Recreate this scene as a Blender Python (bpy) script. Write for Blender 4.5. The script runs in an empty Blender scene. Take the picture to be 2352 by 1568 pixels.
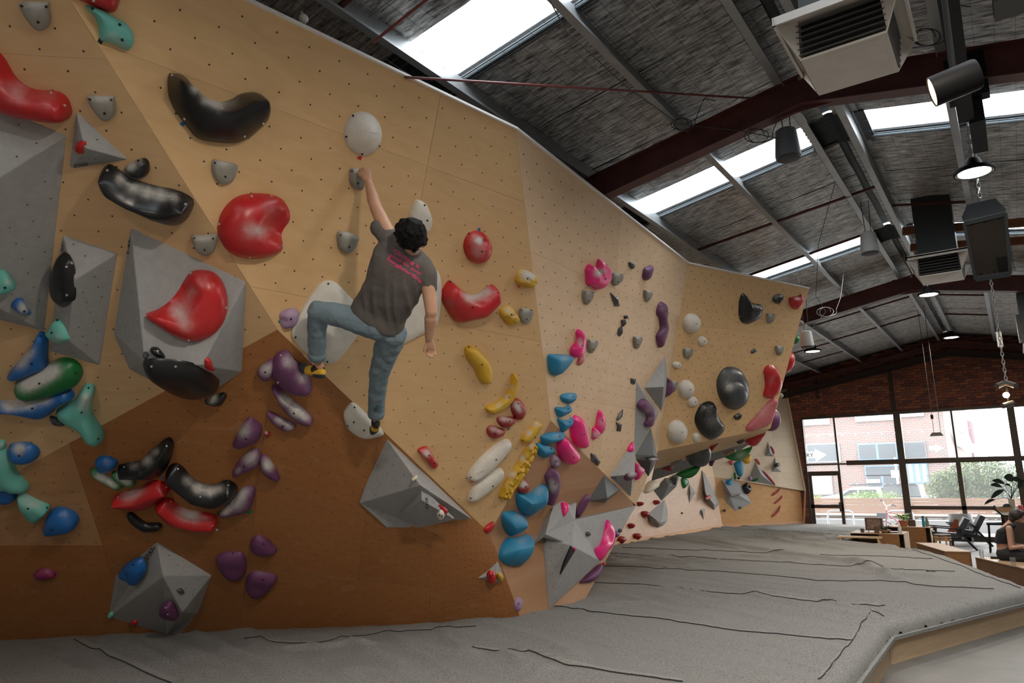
import bpy, bmesh, math, random
import numpy as np
from mathutils import Vector, Matrix, noise
from mathutils.bvhtree import BVHTree
random.seed(7)
SC = bpy.context.scene
COL = SC.collection
# ------------------------------------------------------------------ camera
FPX = 1633.0                      # focal length in pixels of the 2352 px wide frame
CAM = np.array([0.0, 0.0, 2.05])
CF = np.array([-0.56101854, 0.80595421, 0.18893389])
CR = np.array([0.81835641, 0.57435998, -0.02008496])
CU = np.array([0.12470362, -0.14334723, 0.98178438])
cd = bpy.data.cameras.new('camera'); cd.sensor_width = 36.0; cd.lens = 36.0 * FPX / 2352.0
cd.clip_start = 0.05; cd.clip_end = 300
cam = bpy.data.objects.new('camera', cd); COL.objects.link(cam)
M = Matrix(((CR[0], CU[0], -CF[0], CAM[0]), (CR[1], CU[1], -CF[1], CAM[1]), (CR[2], CU[2], -CF[2], CAM[2]), (0, 0, 0, 1)))
cam.matrix_world = M
SC.camera = cam
# ------------------------------------------------------------------ world: bright overcast sky
w = bpy.data.worlds.new('overcast_sky'); SC.world = w; w.use_nodes = True
bg = w.node_tree.nodes['Background']
bg.inputs[0].default_value = (0.97, 0.985, 1.0, 1); bg.inputs[1].default_value = 5.8
SC.view_settings.view_transform = 'Standard'; SC.view_settings.look = 'None'
SC.view_settings.gamma = 1.0; SC.view_settings.use_curve_mapping = False
SC.view_settings.exposure = 0.82
SC.cycles.max_bounces = 8; SC.cycles.diffuse_bounces = 4; SC.cycles.glossy_bounces = 3
SC.cycles.transparent_max_bounces = 12; SC.cycles.sample_clamp_indirect = 4.0
SC.cycles.caustics_reflective = False; SC.cycles.caustics_refractive = False

def portal(name, loc, rot, sx, sy):
    l = bpy.data.lights.new(name, 'AREA'); l.shape = 'RECTANGLE'; l.size = sx; l.size_y = sy
    l.cycles.is_portal = True
    o = bpy.data.objects.new(name, l); o.location = loc; o.rotation_euler = rot; COL.objects.link(o)

# ------------------------------------------------------------------ pixel <-> space helpers
def ray(x, y): return CF + CR * (x - 1176) / FPX - CU * (y - 784) / FPX
def atz(x, y, z):
    d = ray(x, y); return CAM + d * ((z - CAM[2]) / d[2])
def aty(x, y, Y):
    d = ray(x, y); return CAM + d * (Y / d[1])
def atd(x, y, D): return CAM + ray(x, y) * D
def proj(P):
    v = np.asarray(P, float) - CAM; z = v @ CF
    return 1176 + FPX * (v @ CR) / z, 784 - FPX * (v @ CU) / z, z
def nrm(v): v = np.asarray(v, float); return v / np.linalg.norm(v)
def plane3(P, Q, S):
    n = nrm(np.cross(Q - P, S - P))
    if n @ (CAM - P) < 0: n = -n
    return n, float(n @ P)
def hit(x, y, pl):
    n, k = pl; d = ray(x, y); return CAM + d * ((k - n @ CAM) / (n @ d))
FRM = dict(p=(0, 0, 1.0), a=(0, 0, 2.8), b=(0, 500, 2.8), c=(0, 960, 2.5786), d=(600, 350, 2.2083), e=(750, 850, 2.6133),
           g=(1180, 560, 3.5625), h=(1400, 600, 3.136), k=(1150, 900, 3.015), m=(1400, 950, 4.704), n=(560, 0, 2.6133),
           q=(800, 370, 4.752), r=(660, 640, 4.2375), s=(2200, 1080, 6.533), t=(1900, 1150, 5.2035), u=(1700, 0, 3.267),
           v=(2052, 430, 5.807), w=(2052, 0, 5.6), x=(2200, 640, 4.9), y=(1780, 720, 7.84))
def fp(f, pts):
    ox, oy, s = FRM[f]; return [(ox + x / s, oy + y / s) for x, y in pts]

# ------------------------------------------------------------------ materials
MATS = {}
def mat(name, col, rough=0.6, metal=0.0, var=0.0, vscale=6.0, bump=0.0, bscale=40.0, emit=None, estr=0.0, spec=0.5,
        alpha=None, trans=0.0, coat=0.0, stretch=None, col2=None, coords='Object', chalk=False, detail=4.0):
    if name in MATS: return MATS[name]
    m = bpy.data.materials.new(name); m.use_nodes = True; MATS[name] = m
    nt = m.node_tree; N = nt.nodes; L = nt.links; b = N['Principled BSDF']
    b.inputs['Base Color'].default_value = (*col, 1); b.inputs['Roughness'].default_value = rough
    b.inputs['Metallic'].default_value = metal; b.inputs['Specular IOR Level'].default_value = spec
    if coat: b.inputs['Coat Weight'].default_value = coat; b.inputs['Coat Roughness'].default_value = 0.12
    if trans: b.inputs['Transmission Weight'].default_value = trans
    if emit: b.inputs['Emission Color'].default_value = (*emit, 1); b.inputs['Emission Strength'].default_value = estr
    tc = N.new('ShaderNodeTexCoord'); src = tc.outputs[coords]
    if stretch:
        mp = N.new('ShaderNodeMapping'); mp.inputs['Scale'].default_value = stretch
        L.new(src, mp.inputs['Vector']); src = mp.outputs[0]
    last = None
    if var or col2:
        nz = N.new('ShaderNodeTexNoise'); nz.inputs['Scale'].default_value = vscale; nz.inputs['Detail'].default_value = detail
        nz.inputs['Roughness'].default_value = 0.6
        L.new(src, nz.inputs['Vector'])
        rp = N.new('ShaderNodeValToRGB'); rp.color_ramp.elements[0].position = 0.3; rp.color_ramp.elements[1].position = 0.7
        c2 = col2 or tuple(min(1, c * (1 + var)) for c in col); c1 = col if col2 else tuple(c * (1 - var) for c in col)
        rp.color_ramp.elements[0].color = (*c1, 1); rp.color_ramp.elements[1].color = (*c2, 1)
        L.new(nz.outputs[0], rp.inputs[0]); last = rp.outputs[0]
    if chalk:   # climbing chalk rubbed into the parts that are held most
        at = N.new('ShaderNodeAttribute'); at.attribute_name = 'chalk'
        n2 = N.new('ShaderNodeTexNoise'); n2.inputs['Scale'].default_value = 26; n2.inputs['Detail'].default_value = 6
        L.new(tc.outputs['Object'], n2.inputs['Vector'])
        mm = N.new('ShaderNodeMath'); mm.operation = 'MULTIPLY_ADD'; mm.inputs[1].default_value = 0.9; mm.inputs[2].default_value = -0.42
        L.new(n2.outputs[0], mm.inputs[0])
        ad = N.new('ShaderNodeMath'); ad.operation = 'ADD'; L.new(at.outputs['Fac'], ad.inputs[0]); L.new(mm.outputs[0], ad.inputs[1])
        ml = N.new('ShaderNodeMath'); ml.operation = 'MULTIPLY'; ml.use_clamp = True
        L.new(ad.outputs[0], ml.inputs[0]); L.new(at.outputs['Fac'], ml.inputs[1])
        mx = N.new('ShaderNodeMix'); mx.data_type = 'RGBA'; L.new(ml.outputs[0], mx.inputs[0])
        if last: L.new(last, mx.inputs[6])
        else: mx.inputs[6].default_value = (*col, 1)
        mx.inputs[7].default_value = (0.55, 0.525, 0.49, 1); last = mx.outputs[2]
        rr = N.new('ShaderNodeMath'); rr.operation = 'MULTIPLY_ADD'; rr.inputs[1].default_value = 0.9 - rough; rr.inputs[2].default_value = rough
        L.new(ml.outputs[0], rr.inputs[0]); L.new(rr.outputs[0], b.inputs['Roughness'])
    if last: L.new(last, b.inputs['Base Color'])
    if bump:
        nb = N.new('ShaderNodeTexNoise'); nb.inputs['Scale'].default_value = bscale; nb.inputs['Detail'].default_value = 5
        L.new(src, nb.inputs['Vector'])
        bp = N.new('ShaderNodeBump'); bp.inputs['Strength'].default_value = bump; bp.inputs['Distance'].default_value = 0.02
        L.new(nb.outputs[0], bp.inputs['Height']); L.new(bp.outputs[0], b.inputs['Normal'])
    return m

def ply_mat(name, c1, c2, smudge=0.25):
    """plywood: long grain figure, faint patches, chalk dust smudges"""
    m = bpy.data.materials.new(name); m.use_nodes = True; MATS[name] = m
    nt = m.node_tree; N = nt.nodes; L = nt.links; b = N['Principled BSDF']
    b.inputs['Roughness'].default_value = 0.48; b.inputs['Specular IOR Level'].default_value = 0.35
    tc = N.new('ShaderNodeTexCoord'); oi = N.new('ShaderNodeObjectInfo')
    va = N.new('ShaderNodeVectorMath'); va.operation = 'ADD'
    sc = N.new('ShaderNodeVectorMath'); sc.operation = 'SCALE'; sc.inputs['Scale'].default_value = 37.0
    cmb = N.new('ShaderNodeCombineXYZ'); L.new(oi.outputs['Random'], cmb.inputs[0]); L.new(oi.outputs['Random'], cmb.inputs[1])
    L.new(cmb.outputs[0], sc.inputs[0]); L.new(tc.outputs['UV'], va.inputs[0]); L.new(sc.outputs[0], va.inputs[1])
    mp = N.new('ShaderNodeMapping'); mp.inputs['Scale'].default_value = (0.9, 3.2, 1.0); L.new(va.outputs[0], mp.inputs[0])
    g = N.new('ShaderNodeTexNoise'); g.inputs['Scale'].default_value = 2.2; g.inputs['Detail'].default_value = 7; g.inputs['Distortion'].default_value = 2.0
    L.new(mp.outputs[0], g.inputs['Vector'])
    rp = N.new('ShaderNodeValToRGB'); rp.color_ramp.elements[0].position = 0.28; rp.color_ramp.elements[1].position = 0.72
    rp.color_ramp.elements[0].color = (*c1, 1); rp.color_ramp.elements[1].color = (*c2, 1)
    L.new(g.outputs[0], rp.inputs[0])
    s = N.new('ShaderNodeTexNoise'); s.inputs['Scale'].default_value = 3.0; s.inputs['Detail'].default_value = 8; s.inputs['Roughness'].default_value = 0.72
    L.new(va.outputs[0], s.inputs['Vector'])
    sr = N.new('ShaderNodeMapRange'); sr.inputs[1].default_value = 0.58; sr.inputs[2].default_value = 0.85; sr.inputs[3].default_value = 0; sr.inputs[4].default_value = smudge
    L.new(s.outputs[0], sr.inputs[0])
    mx = N.new('ShaderNodeMix'); mx.data_type = 'RGBA'; L.new(sr.outputs[0], mx.inputs[0]); L.new(rp.outputs[0], mx.inputs[6])
    mx.inputs[7].default_value = (0.72, 0.66, 0.58, 1)
    sp = N.new('ShaderNodeTexNoise'); sp.inputs['Scale'].default_value = 55; sp.inputs['Detail'].default_value = 2; L.new(va.outputs[0], sp.inputs['Vector'])
    s2 = N.new('ShaderNodeMapRange'); s2.inputs[1].default_value = 0.70; s2.inputs[2].default_value = 0.78; s2.inputs[4].default_value = smudge * 1.6; L.new(sp.outputs[0], s2.inputs[0])
    mx2 = N.new('ShaderNodeMix'); mx2.data_type = 'RGBA'; L.new(s2.outputs[0], mx2.inputs[0]); L.new(mx.outputs[2], mx2.inputs[6]); mx2.inputs[7].default_value = (0.72, 0.66, 0.58, 1); mx = mx2
    hv = N.new('ShaderNodeHueSaturation'); mr = N.new('ShaderNodeMapRange'); mr.inputs[3].default_value = 0.94; mr.inputs[4].default_value = 1.05
    L.new(oi.outputs['Random'], mr.inputs[0]); L.new(mr.outputs[0], hv.inputs['Value']); L.new(mx.outputs[2], hv.inputs['Color'])
    L.new(hv.outputs[0], b.inputs['Base Color'])
    return m

# ------------------------------------------------------------------ mesh helpers
def tag(o, label=None, cat=None, group=None, kind=None):
    if label: o['label'] = label
    if cat: o['category'] = cat
    if group: o['group'] = group
    if kind: o['kind'] = kind
    return o
def setparent(o, par):
    if par is not None:
        o.parent = par; o.matrix_parent_inverse = par.matrix_basis.inverted()
def obj(name, verts, faces, m, parent=None, smooth=False, origin=None, uv=None, mats=None, mi=None):
    V = np.asarray(verts, float)
    if origin is None: origin = V.mean(0) if parent is not None else np.array([V[:, 0].mean(), V[:, 1].mean(), V[:, 2].min()])
    origin = np.asarray(origin, float)
    me = bpy.data.meshes.new(name); me.from_pydata((V - origin).tolist(), [], [list(map(int, f)) for f in faces])
    for mm in (mats or [m]): me.materials.append(mm)
    if mi is not None: me.polygons.foreach_set('material_index', mi)
    if smooth: me.polygons.foreach_set('use_smooth', [True] * len(me.polygons))
    if uv is not None:
        ul = me.uv_layers.new(name='UVMap'); li = np.zeros(len(me.loops), int); me.loops.foreach_get('vertex_index', li)
        ul.data.foreach_set('uv', np.asarray(uv, float)[li].ravel())
    me.validate(); me.update()
    o = bpy.data.objects.new(name, me); o.location = origin; COL.objects.link(o); setparent(o, parent)
    return o
def empty(name, loc, label=None, cat=None, group=None, kind=None):
    o = bpy.data.objects.new(name, None); o.empty_display_size = 0.1; o.location = [float(c) for c in loc]; COL.objects.link(o)
    return tag(o, label, cat, group, kind)
def linked(src, parent, mat4, name=None):
    """another object sharing src's mesh data"""
    o = bpy.data.objects.new(name or src.name.split('.')[0], src.data if hasattr(src, 'data') else src); COL.objects.link(o)
    o.matrix_basis = mat4; setparent(o, parent); return o
class MB:
    """collects simple solids into one mesh"""
    def __init__(s): s.v = []; s.f = []
    def add(s, v, f):
        k = len(s.v); s.v += [tuple(map(float, p)) for p in v]; s.f += [tuple(i + k for i in q) for q in f]; return s
    def box(s, lo, hi, rot=None, piv=None):
        x0, y0, z0 = lo; x1, y1, z1 = hi
        v = np.array([(x0, y0, z0), (x1, y0, z0), (x1, y1, z0), (x0, y1, z0), (x0, y0, z1), (x1, y0, z1), (x1, y1, z1), (x0, y1, z1)], float)
        if rot is not None:
            c = np.array(piv) if piv is not None else v.mean(0)
            R = np.array(rot.to_3x3() if hasattr(rot, 'to_3x3') else rot); v = (v - c) @ R.T + c
        return s.add(v, [(0, 3, 2, 1), (4, 5, 6, 7), (0, 1, 5, 4), (1, 2, 6, 5), (2, 3, 7, 6), (3, 0, 4, 7)])
    def bar(s, p0, p1, w, h, up=(0, 0, 1), w1=None, h1=None):
        p0 = np.array(p0, float); p1 = np.array(p1, float); d = nrm(p1 - p0); up = np.array(up, float)
        if abs(d @ up) > 0.98: up = np.array([1.0, 0, 0])
        a = nrm(np.cross(d, up)); b = np.cross(a, d); w1 = w if w1 is None else w1; h1 = h if h1 is None else h1
        v = []
        for p, ww, hh in ((p0, w, h), (p1, w1, h1)):
            v += [p - a * ww / 2 - b * hh / 2, p + a * ww / 2 - b * hh / 2, p + a * ww / 2 + b * hh / 2, p - a * ww / 2 + b * hh / 2]
        return s.add(v, [(0, 3, 2, 1), (4, 5, 6, 7), (0, 1, 5, 4), (1, 2, 6, 5), (2, 3, 7, 6), (3, 0, 4, 7)])
    def tube(s, pts, r, n=8, r1=None, caps=True):
        pts = [np.array(p, float) for p in pts]; k = len(pts); rs = r if hasattr(r, '__len__') else [r + ((r1 if r1 is not None else r) - r) * i / max(1, k - 1) for i in range(k)]
        v = []; f = []; t0 = nrm(pts[1] - pts[0]); ref = np.array([0, 0, 1.0]) if abs(t0[2]) < 0.9 else np.array([1.0, 0, 0])
        a = nrm(np.cross(t0, ref))
        for i, p in enumerate(pts):
            t = nrm(pts[min(i + 1, k - 1)] - pts[max(i - 1, 0)]); a = nrm(a - t * (a @ t)); b = np.cross(t, a)
            for j in range(n):
                q = 2 * math.pi * j / n; v.append(p + (a * math.cos(q) + b * math.sin(q)) * rs[i])
        for i in range(k - 1):
            for j in range(n):
                f.append((i * n + j, i * n + (j + 1) % n, (i + 1) * n + (j + 1) % n, (i + 1) * n + j))
        if caps: f.append(tuple(range(n - 1, -1, -1))); f.append(tuple((k - 1) * n + j for j in range(n)))
        return s.add(v, f)
    def lathe(s, prof, c=(0, 0, 0), n=20, axis=None):
        v = []; f = []; c = np.array(c, float); k = len(prof)
        if axis is None: A, B, Z = np.eye(3)
        else:
            Z = nrm(axis); A = nrm(np.cross(Z, [0, 0, 1.0] if abs(Z[2]) < 0.9 else [1.0, 0, 0])); B = np.cross(Z, A)
        for r, z in prof:
            for j in range(n):
                q = 2 * math.pi * j / n; v.append(c + A * r * math.cos(q) + B * r * math.sin(q) + Z * z)
        for i in range(k - 1):
            for j in range(n): f.append((i * n + j, i * n + (j + 1) % n, (i + 1) * n + (j + 1) % n, (i + 1) * n + j))
        if prof[0][0] > 1e-6: f.append(tuple(range(n - 1, -1, -1)))
        if prof[-1][0] > 1e-6: f.append(tuple((k - 1) * n + j for j in range(n)))
        return s.add(v, f)
    def prism(s, poly, dirv):
        poly = [np.array(p, float) for p in poly]; n = len(poly); d = np.array(dirv, float)
        return s.add(poly + [p + d for p in poly], [tuple(range(n)), tuple(range(2 * n - 1, n - 1, -1))] + [(i, i + n, (i + 1) % n + n, (i + 1) % n) for i in range(n)])
    def ball(s, c, r, n=12, sq=(1, 1, 1)):
        c = np.array(c, float); v = []; f = []; k = n // 2
        for i in range(k + 1):
            t = math.pi * i / k
            for j in range(n):
                q = 2 * math.pi * j / n
                v.append(c + np.array([math.sin(t) * math.cos(q) * sq[0], math.sin(t) * math.sin(q) * sq[1], math.cos(t) * sq[2]]) * r)
        for i in range(k):
            for j in range(n): f.append((i * n + j, (i + 1) * n + j, (i + 1) * n + (j + 1) % n, i * n + (j + 1) % n))
        return s.add(v, f)
    def build(s, name, m, parent=None, smooth=False, origin=None):
        o = obj(name, s.v, s.f, m, parent, smooth, origin)
        bm = bmesh.new(); bm.from_mesh(o.data); bmesh.ops.remove_doubles(bm, verts=bm.verts, dist=1e-6)
        bmesh.ops.recalc_face_normals(bm, faces=bm.faces); bm.to_mesh(o.data); bm.free()
        if smooth: smooth_by_angle(o.data, smooth if smooth is not True else 50)
        return o
def smooth_by_angle(me, deg):
    me.polygons.foreach_set('use_smooth', [True] * len(me.polygons))
    bm = bmesh.new(); bm.from_mesh(me); lim = math.radians(deg)
    for e in bm.edges:
        if len(e.link_faces) == 2: e.smooth = e.calc_face_angle(0) < lim
    bm.to_mesh(me); bm.free()
def text_mesh(s, size=1.0, bold=0.0):
    """2-D outlines of a line of lettering as (verts, faces)"""
    cu = bpy.data.curves.new('lettering', 'FONT'); cu.body = s; cu.size = size; cu.offset = bold; cu.resolution_u = 3
    o = bpy.data.objects.new('lettering', cu); COL.objects.link(o)
    dg = bpy.context.evaluated_depsgraph_get(); me = o.evaluated_get(dg).to_mesh()
    V = [(v.co.x, v.co.y) for v in me.vertices]; F = [tuple(p.vertices) for p in me.polygons]
    o.evaluated_get(dg).to_mesh_clear(); bpy.data.objects.remove(o); bpy.data.curves.remove(cu)
    return V, F
# ================================================================== STRUCTURE
FLOOR_Z, MAT_Z, TOP_Z, END_Y = 0.0, 0.42, 5.15, 25.0
def vpdir(x, y): d = ray(x, y); d[2] = 0; return nrm(d)
uB = vpdir(2800, 1087)
PB = plane3(atd(825, 395, 5.6), atd(857, 990, 6.6), atd(825, 395, 5.6) + uB)
V1 = hit(637, 757, PB); TL = hit(160, 0, PB); BR = hit(1125, 1225, PB); RB = hit(1265, 965, PB); E1 = hit(985, 1090.7, PB)
TL2 = V1 + (TL - V1) * (TOP_Z - V1[2]) / (TL[2] - V1[2])
T1 = hit(1184, 297, PB); T2 = atz(1580, 605, TOP_Z); T3 = atz(1858, 663, TOP_Z)
T0 = T1 + (T1 - (T1 + uB)) * 0; T0 = T1 - uB * ((T1 - TL2) @ uB)
BZ = 0.40
B0 = atz(0, 1473, BZ); B1 = atz(550, 1451, BZ); BM = atz(920, 1438, BZ); B2 = atz(1195, 1418, BZ); B3 = atz(1340, 1383, BZ)
BL = atz(-420, 1489, BZ)
PC = plane3(V1, B0, B1)
A0 = hit(0, 1105, PC); AL = hit(-420, 1105 + 420 * 0.546, PC)
PA = plane3(TL, V1, A0)
uA = nrm(B1 - B0)
TLL = TL2 - uA * 3.4
TLL = TLL - PA[0] * (PA[0] @ TLL - PA[1])
PF = plane3(T1, RB, T2)
G4 = hit(1460, 1160, PF); H1 = hit(1512, 1035, PF)
PH = plane3(H1, T2, T3)
H2 = hit(1770, 983, PH)
U1 = atd(1497, 1104, 13.2); U2 = atd(1690, 1042, 14.6)
J0 = atz(1410, 1253, BZ); J1 = atz(1660, 1212, BZ); J2 = aty(1845, 1203, END_Y); J2[2] = BZ
JL = J0 + (J0 - J1) * 0.62
F1 = aty(1641, 1095, 22.35); LM = aty(1848, 1127, END_Y - 0.02); LT = aty(1803, 893, END_Y - 0.02)
PL = plane3(F1, LM, LT); FT = hit(1585, 850, PL)
PJ = plane3(J0, J1, F1)
JT = JL + (F1 - J1) * 1.0; 
dv = nrm([-0.52, 0.86, 0]) * 1.9
T3B = T3 + dv; H2B = H2 + dv

tan = ply_mat('birch_ply', (0.655, 0.41, 0.195), (0.715, 0.465, 0.235), 0.14)
tan2 = ply_mat('birch_ply_pale', (0.67, 0.45, 0.26), (0.73, 0.51, 0.315), 0.16)
tan3 = ply_mat('birch_ply_honey', (0.60, 0.38, 0.19), (0.66, 0.43, 0.23), 0.2)
brown = ply_mat('stained_ply', (0.315, 0.125, 0.036), (0.36, 0.15, 0.05), 0.25)
brown2 = ply_mat('stained_ply_worn', (0.40, 0.20, 0.085), (0.46, 0.25, 0.12), 0.35)
terra = ply_mat('stained_ply_tan', (0.40, 0.205, 0.10), (0.47, 0.265, 0.15), 0.25)
pinkt = ply_mat('birch_ply_rosy', (0.60, 0.40, 0.28), (0.68, 0.48, 0.35), 0.12)
orang = ply_mat('stained_ply_orange', (0.55, 0.29, 0.11), (0.62, 0.36, 0.16), 0.1)
pale = ply_mat('birch_ply_bright', (0.68, 0.54, 0.38), (0.75, 0.62, 0.47), 0.2)
nutm = mat('t_nut_dark', (0.035, 0.028, 0.022), 0.6)
backm = mat('panel_joint', (0.10, 0.06, 0.035), 0.9)

def clip(poly, p, q, keep):
    """clip a pixel polygon with the line p-q"""
    out = []; n = len(poly)
    def side(r): return ((q[0] - p[0]) * (r[1] - p[1]) - (q[1] - p[1]) * (r[0] - p[0])) * keep
    for i in range(n):
        a, b = poly[i], poly[(i + 1) % n]; sa, sb = side(a), side(b)
        if sa >= 0: out.append(a)
        if sa * sb < 0:
            t = sa / (sa - sb); out.append((a[0] + (b[0] - a[0]) * t, a[1] + (b[1] - a[1]) * t))
    return out
def inside2(pt, poly):
    x, y = pt; c = False; n = len(poly)
    for i in range(n):
        x0, y0 = poly[i]; x1, y1 = poly[i - 1]
        if (y0 > y) != (y1 > y) and x < (x1 - x0) * (y - y0) / (y1 - y0) + x0: c = not c
    return c
def dist2(pt, poly):
    p = np.array(pt); d = 9
    for i in range(len(poly)):
        a = np.array(poly[i]); b = np.array(poly[i - 1]); t = np.clip((p - a) @ (b - a) / max(1e-9, (b - a) @ (b - a)), 0, 1)
        d = min(d, np.linalg.norm(p - a - (b - a) * t))
    return d
BVHS = []
def facet_axes(pl):
    n = pl[0]; u = nrm(np.cross([0, 0, 1.0], n)); v = np.cross(n, u); return u, v, n
NUTS = MB()
def lattice(poly3, pl, org, dx=0.245, inset=0.035, r=0.0062, mb=None, lift=0.0015):
    u, v, n = facet_axes(pl); q = [((p - org) @ u, (p - org) @ v) for p in poly3]; xs = [a for a, _ in q]; ys = [b for _, b in q]
    dy = dx / 2; mb = mb if mb is not None else NUTS; sh = n * (pl[1] - n @ org)
    for j in range(int(math.floor(min(ys) / dy)), int(math.ceil(max(ys) / dy)) + 1):
        for i in range(int(math.floor(min(xs) / dx)) - 1, int(math.ceil(max(xs) / dx)) + 1):
            a, b = (i + 0.5 * (j % 2)) * dx, j * dy
            if inside2((a, b), q) and dist2((a, b), q) > inset:
                c = org + sh + u * a + v * b + n * lift
                vv = [c + (u * math.cos(t) + v * math.sin(t)) * r for t in [k * math.pi / 3 for k in range(6)]]
                mb.add(vv, [tuple(range(6))])
wallL = empty('wall_left', (B1[0], B1[1], 0), 'overhanging plywood climbing wall of pale and stained panels', 'wall', kind='structure')
def facet(verts3, pl, m, splits=(), org=None, gap=0.0016, nuts=True, pick=None, dx=0.245, nr=0.0072):
    u, v, n = facet_axes(pl); org = V1 if org is None else org
    polys = [[tuple(proj(p)[:2]) for p in verts3]]
    for sp in splits:
        p, q = sp[0], sp[1]; lim = sp[2] if len(sp) > 2 else None; out = []
        for po in polys:
            if lim is not None and not inside2(lim, po): out.append(po); continue
            for k in (1, -1):
                c = clip(po, p, q, k)
                if len(c) >= 3: out.append(c)
        polys = out
    for po in polys:
        P3 = [hit(x, y, pl) for x, y in po]; q = np.array([((p - org) @ u, (p - org) @ v) for p in P3])
        if abs(sum(q[i - 1][0] * q[i][1] - q[i][0] * q[i - 1][1] for i in range(len(q)))) < 0.004: continue
        c = q.mean(0); ins = []
        for s in q:
            d = s - c; ins.append(s - d / max(1e-6, np.linalg.norm(d)) * gap)
        mm = pick(np.mean([a for a, _ in po]), np.mean([b for _, b in po])) if pick else m
        top = [org + u * a + v * b + n * (pl[1] - n @ org) for a, b in ins]; k = len(top)
        if np.dot(np.cross(top[1] - top[0], top[2] - top[0]), n) < 0: top = top[::-1]; ins = ins[::-1]
        V = top + [p - n * 0.018 for p in top]
        F = [tuple(range(k)), tuple(range(2 * k - 1, k - 1, -1))] + [(i, i + k, (i + 1) % k + k, (i + 1) % k) for i in range(k)]
        obj('panel', V, F, mm, wallL, uv=list(ins) + list(ins))
        if nuts: lattice(top, pl, org, dx, r=nr)
    bk = [hit(*proj(p)[:2], pl) - n * 0.0185 for p in verts3]
    if np.dot(np.cross(bk[1] - bk[0], bk[2] - bk[0]), n) < 0: bk = bk[::-1]
    obj('panel_backing', bk, [tuple(range(len(bk)))], backm, wallL)
    fr = [p + n * 0.0185 for p in bk]
    BVHS.append(BVHTree.FromPolygons([tuple(p) for p in fr], [tuple(range(len(fr)))]))
VPB = (2850, 1087)
facet([TL2, TLL, AL, A0, V1], PA, tan3, [((0, 123), (239, 136)), ((0, 640), (560, 600), (200, 480))])
facet([TL2, V1, E1, BR, RB, T1, T0], PB, tan, [((239, 103), (1205, 465)), ((1011, 222), (940, 600)), ((571, 657), (1200, 776)), ((980, 1058), (1160, 1061))])
facet([V1, A0, AL, BL, B0, B1], PC, brown, [((160, 1020), (235, 1250)), ((0, 1252), (574, 1252)), ((167, 987), (605, 989))],
      pick=lambda x, y: brown2 if (x < 200 and y < 1250) else brown)
def twisted(top, bot, m, cuts_t, cuts_s, dx, nt=24, ns=16):
    # a gently twisted run of panels between an upper and a lower edge line
    def lerp(P, t):
        k = len(P) - 1; L = [np.linalg.norm(P[i + 1] - P[i]) for i in range(k)]; s = t * sum(L)
        for i in range(k):
            if s <= L[i] or i == k - 1: return P[i] + (P[i + 1] - P[i]) * (s / L[i])
            s -= L[i]
    S = lambda t, s: lerp(top, t) * (1 - s) + lerp(bot, t) * s
    AV = []; AF = []; width = np.linalg.norm(top[-1] - top[0]); hgt = np.linalg.norm(bot[0] - top[0])
    for t0, t1 in zip(cuts_t[:-1], cuts_t[1:]):
        for s0, s1 in zip(cuts_s[:-1], cuts_s[1:]):
            V = []; F = []; UV = []; n1 = max(2, int(nt * (t1 - t0))); n2 = max(2, int(ns * (s1 - s0))); g = 0.0012
            for j in range(n2 + 1):
                for i in range(n1 + 1):
                    t = t0 + (t1 - t0) * i / n1 + (g if i == 0 else -g if i == n1 else 0) / 4; s = s0 + (s1 - s0) * j / n2 + (g if j == 0 else -g if j == n2 else 0) / 3
                    V.append(S(min(1, max(0, t)), min(1, max(0, s)))); UV.append((t * width, -s * hgt))
            for j in range(n2):
                for i in range(n1): a = j * (n1 + 1) + i; F.append((a, a + n1 + 1, a + n1 + 2, a + 1))
            obj('panel', V, F, m, wallL, True, uv=UV)
    for j in range(25):
        for i in range(37): AV.append(tuple(S(i / 36, j / 24)))
    for j in range(24):
        for i in range(36): a = j * 37 + i; AF.append((a, a + 37, a + 38, a + 1))
    BVHS.append(BVHTree.FromPolygons(AV, AF)); ku, ks = int(width / dx), int(hgt / dx * 2)
    for j in range(1, ks):
        for i in range(ku):
            t, s = (i + .5 + .5 * (j % 2)) / (ku + .5), j / ks; p = S(t, s); e1 = nrm(S(min(1, t + .02), s) - S(t - .02, s)); e2 = nrm(S(t, min(1, s + .02)) - S(t, s - .02)); n = nrm(np.cross(e1, e2)); n = n if n @ (CAM - p) > 0 else -n; e2 = np.cross(n, e1)
            NUTS.add([p + n * .002 + (e1 * math.cos(q) + e2 * math.sin(q)) * .0062 for q in [z * math.pi / 3 for z in range(6)]], [tuple(range(6))])
twisted([V1, BR], [B1, BM, B2], brown, [0, .38, .66, 1], [0, .42, .72, 1], .245)
twisted([RB, BR, B2], [RB * .98 + G4 * .02, G4, B3], terra, [0, .42, 1], [0, .5, 1], .25)
facet([T1, RB, G4, H1, T2], PF, tan2, [((1259, 907), (1500, 946)), ((1216, 577), (1545, 720)), ((1427, 500), (1382, 1000))], dx=0.25, nr=0.0095)
facet([T2, H1, H2, T3], PH, tan, [((1674, 600), (1670, 1000)), ((1545, 745), (1850, 770))], dx=0.22, nr=0.0095)
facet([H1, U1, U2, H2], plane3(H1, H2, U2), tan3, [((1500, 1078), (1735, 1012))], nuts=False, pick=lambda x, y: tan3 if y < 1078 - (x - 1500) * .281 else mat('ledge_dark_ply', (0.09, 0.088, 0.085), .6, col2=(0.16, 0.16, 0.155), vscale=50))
facet([JL, J1, F1, JT], PJ, pinkt, [((1400, 1150), (1650, 1150))], dx=0.3)
facet([J1, J2, LM, F1], plane3(J1, J2, F1), orang, [((1750, 1100), (1750, 1220))], dx=0.3)
facet([F1, LM, LT, FT], PL, pale, [((1755, 850), (1790, 1130)), ((1650, 1046), (1840, 1050))], dx=0.3)
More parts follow.
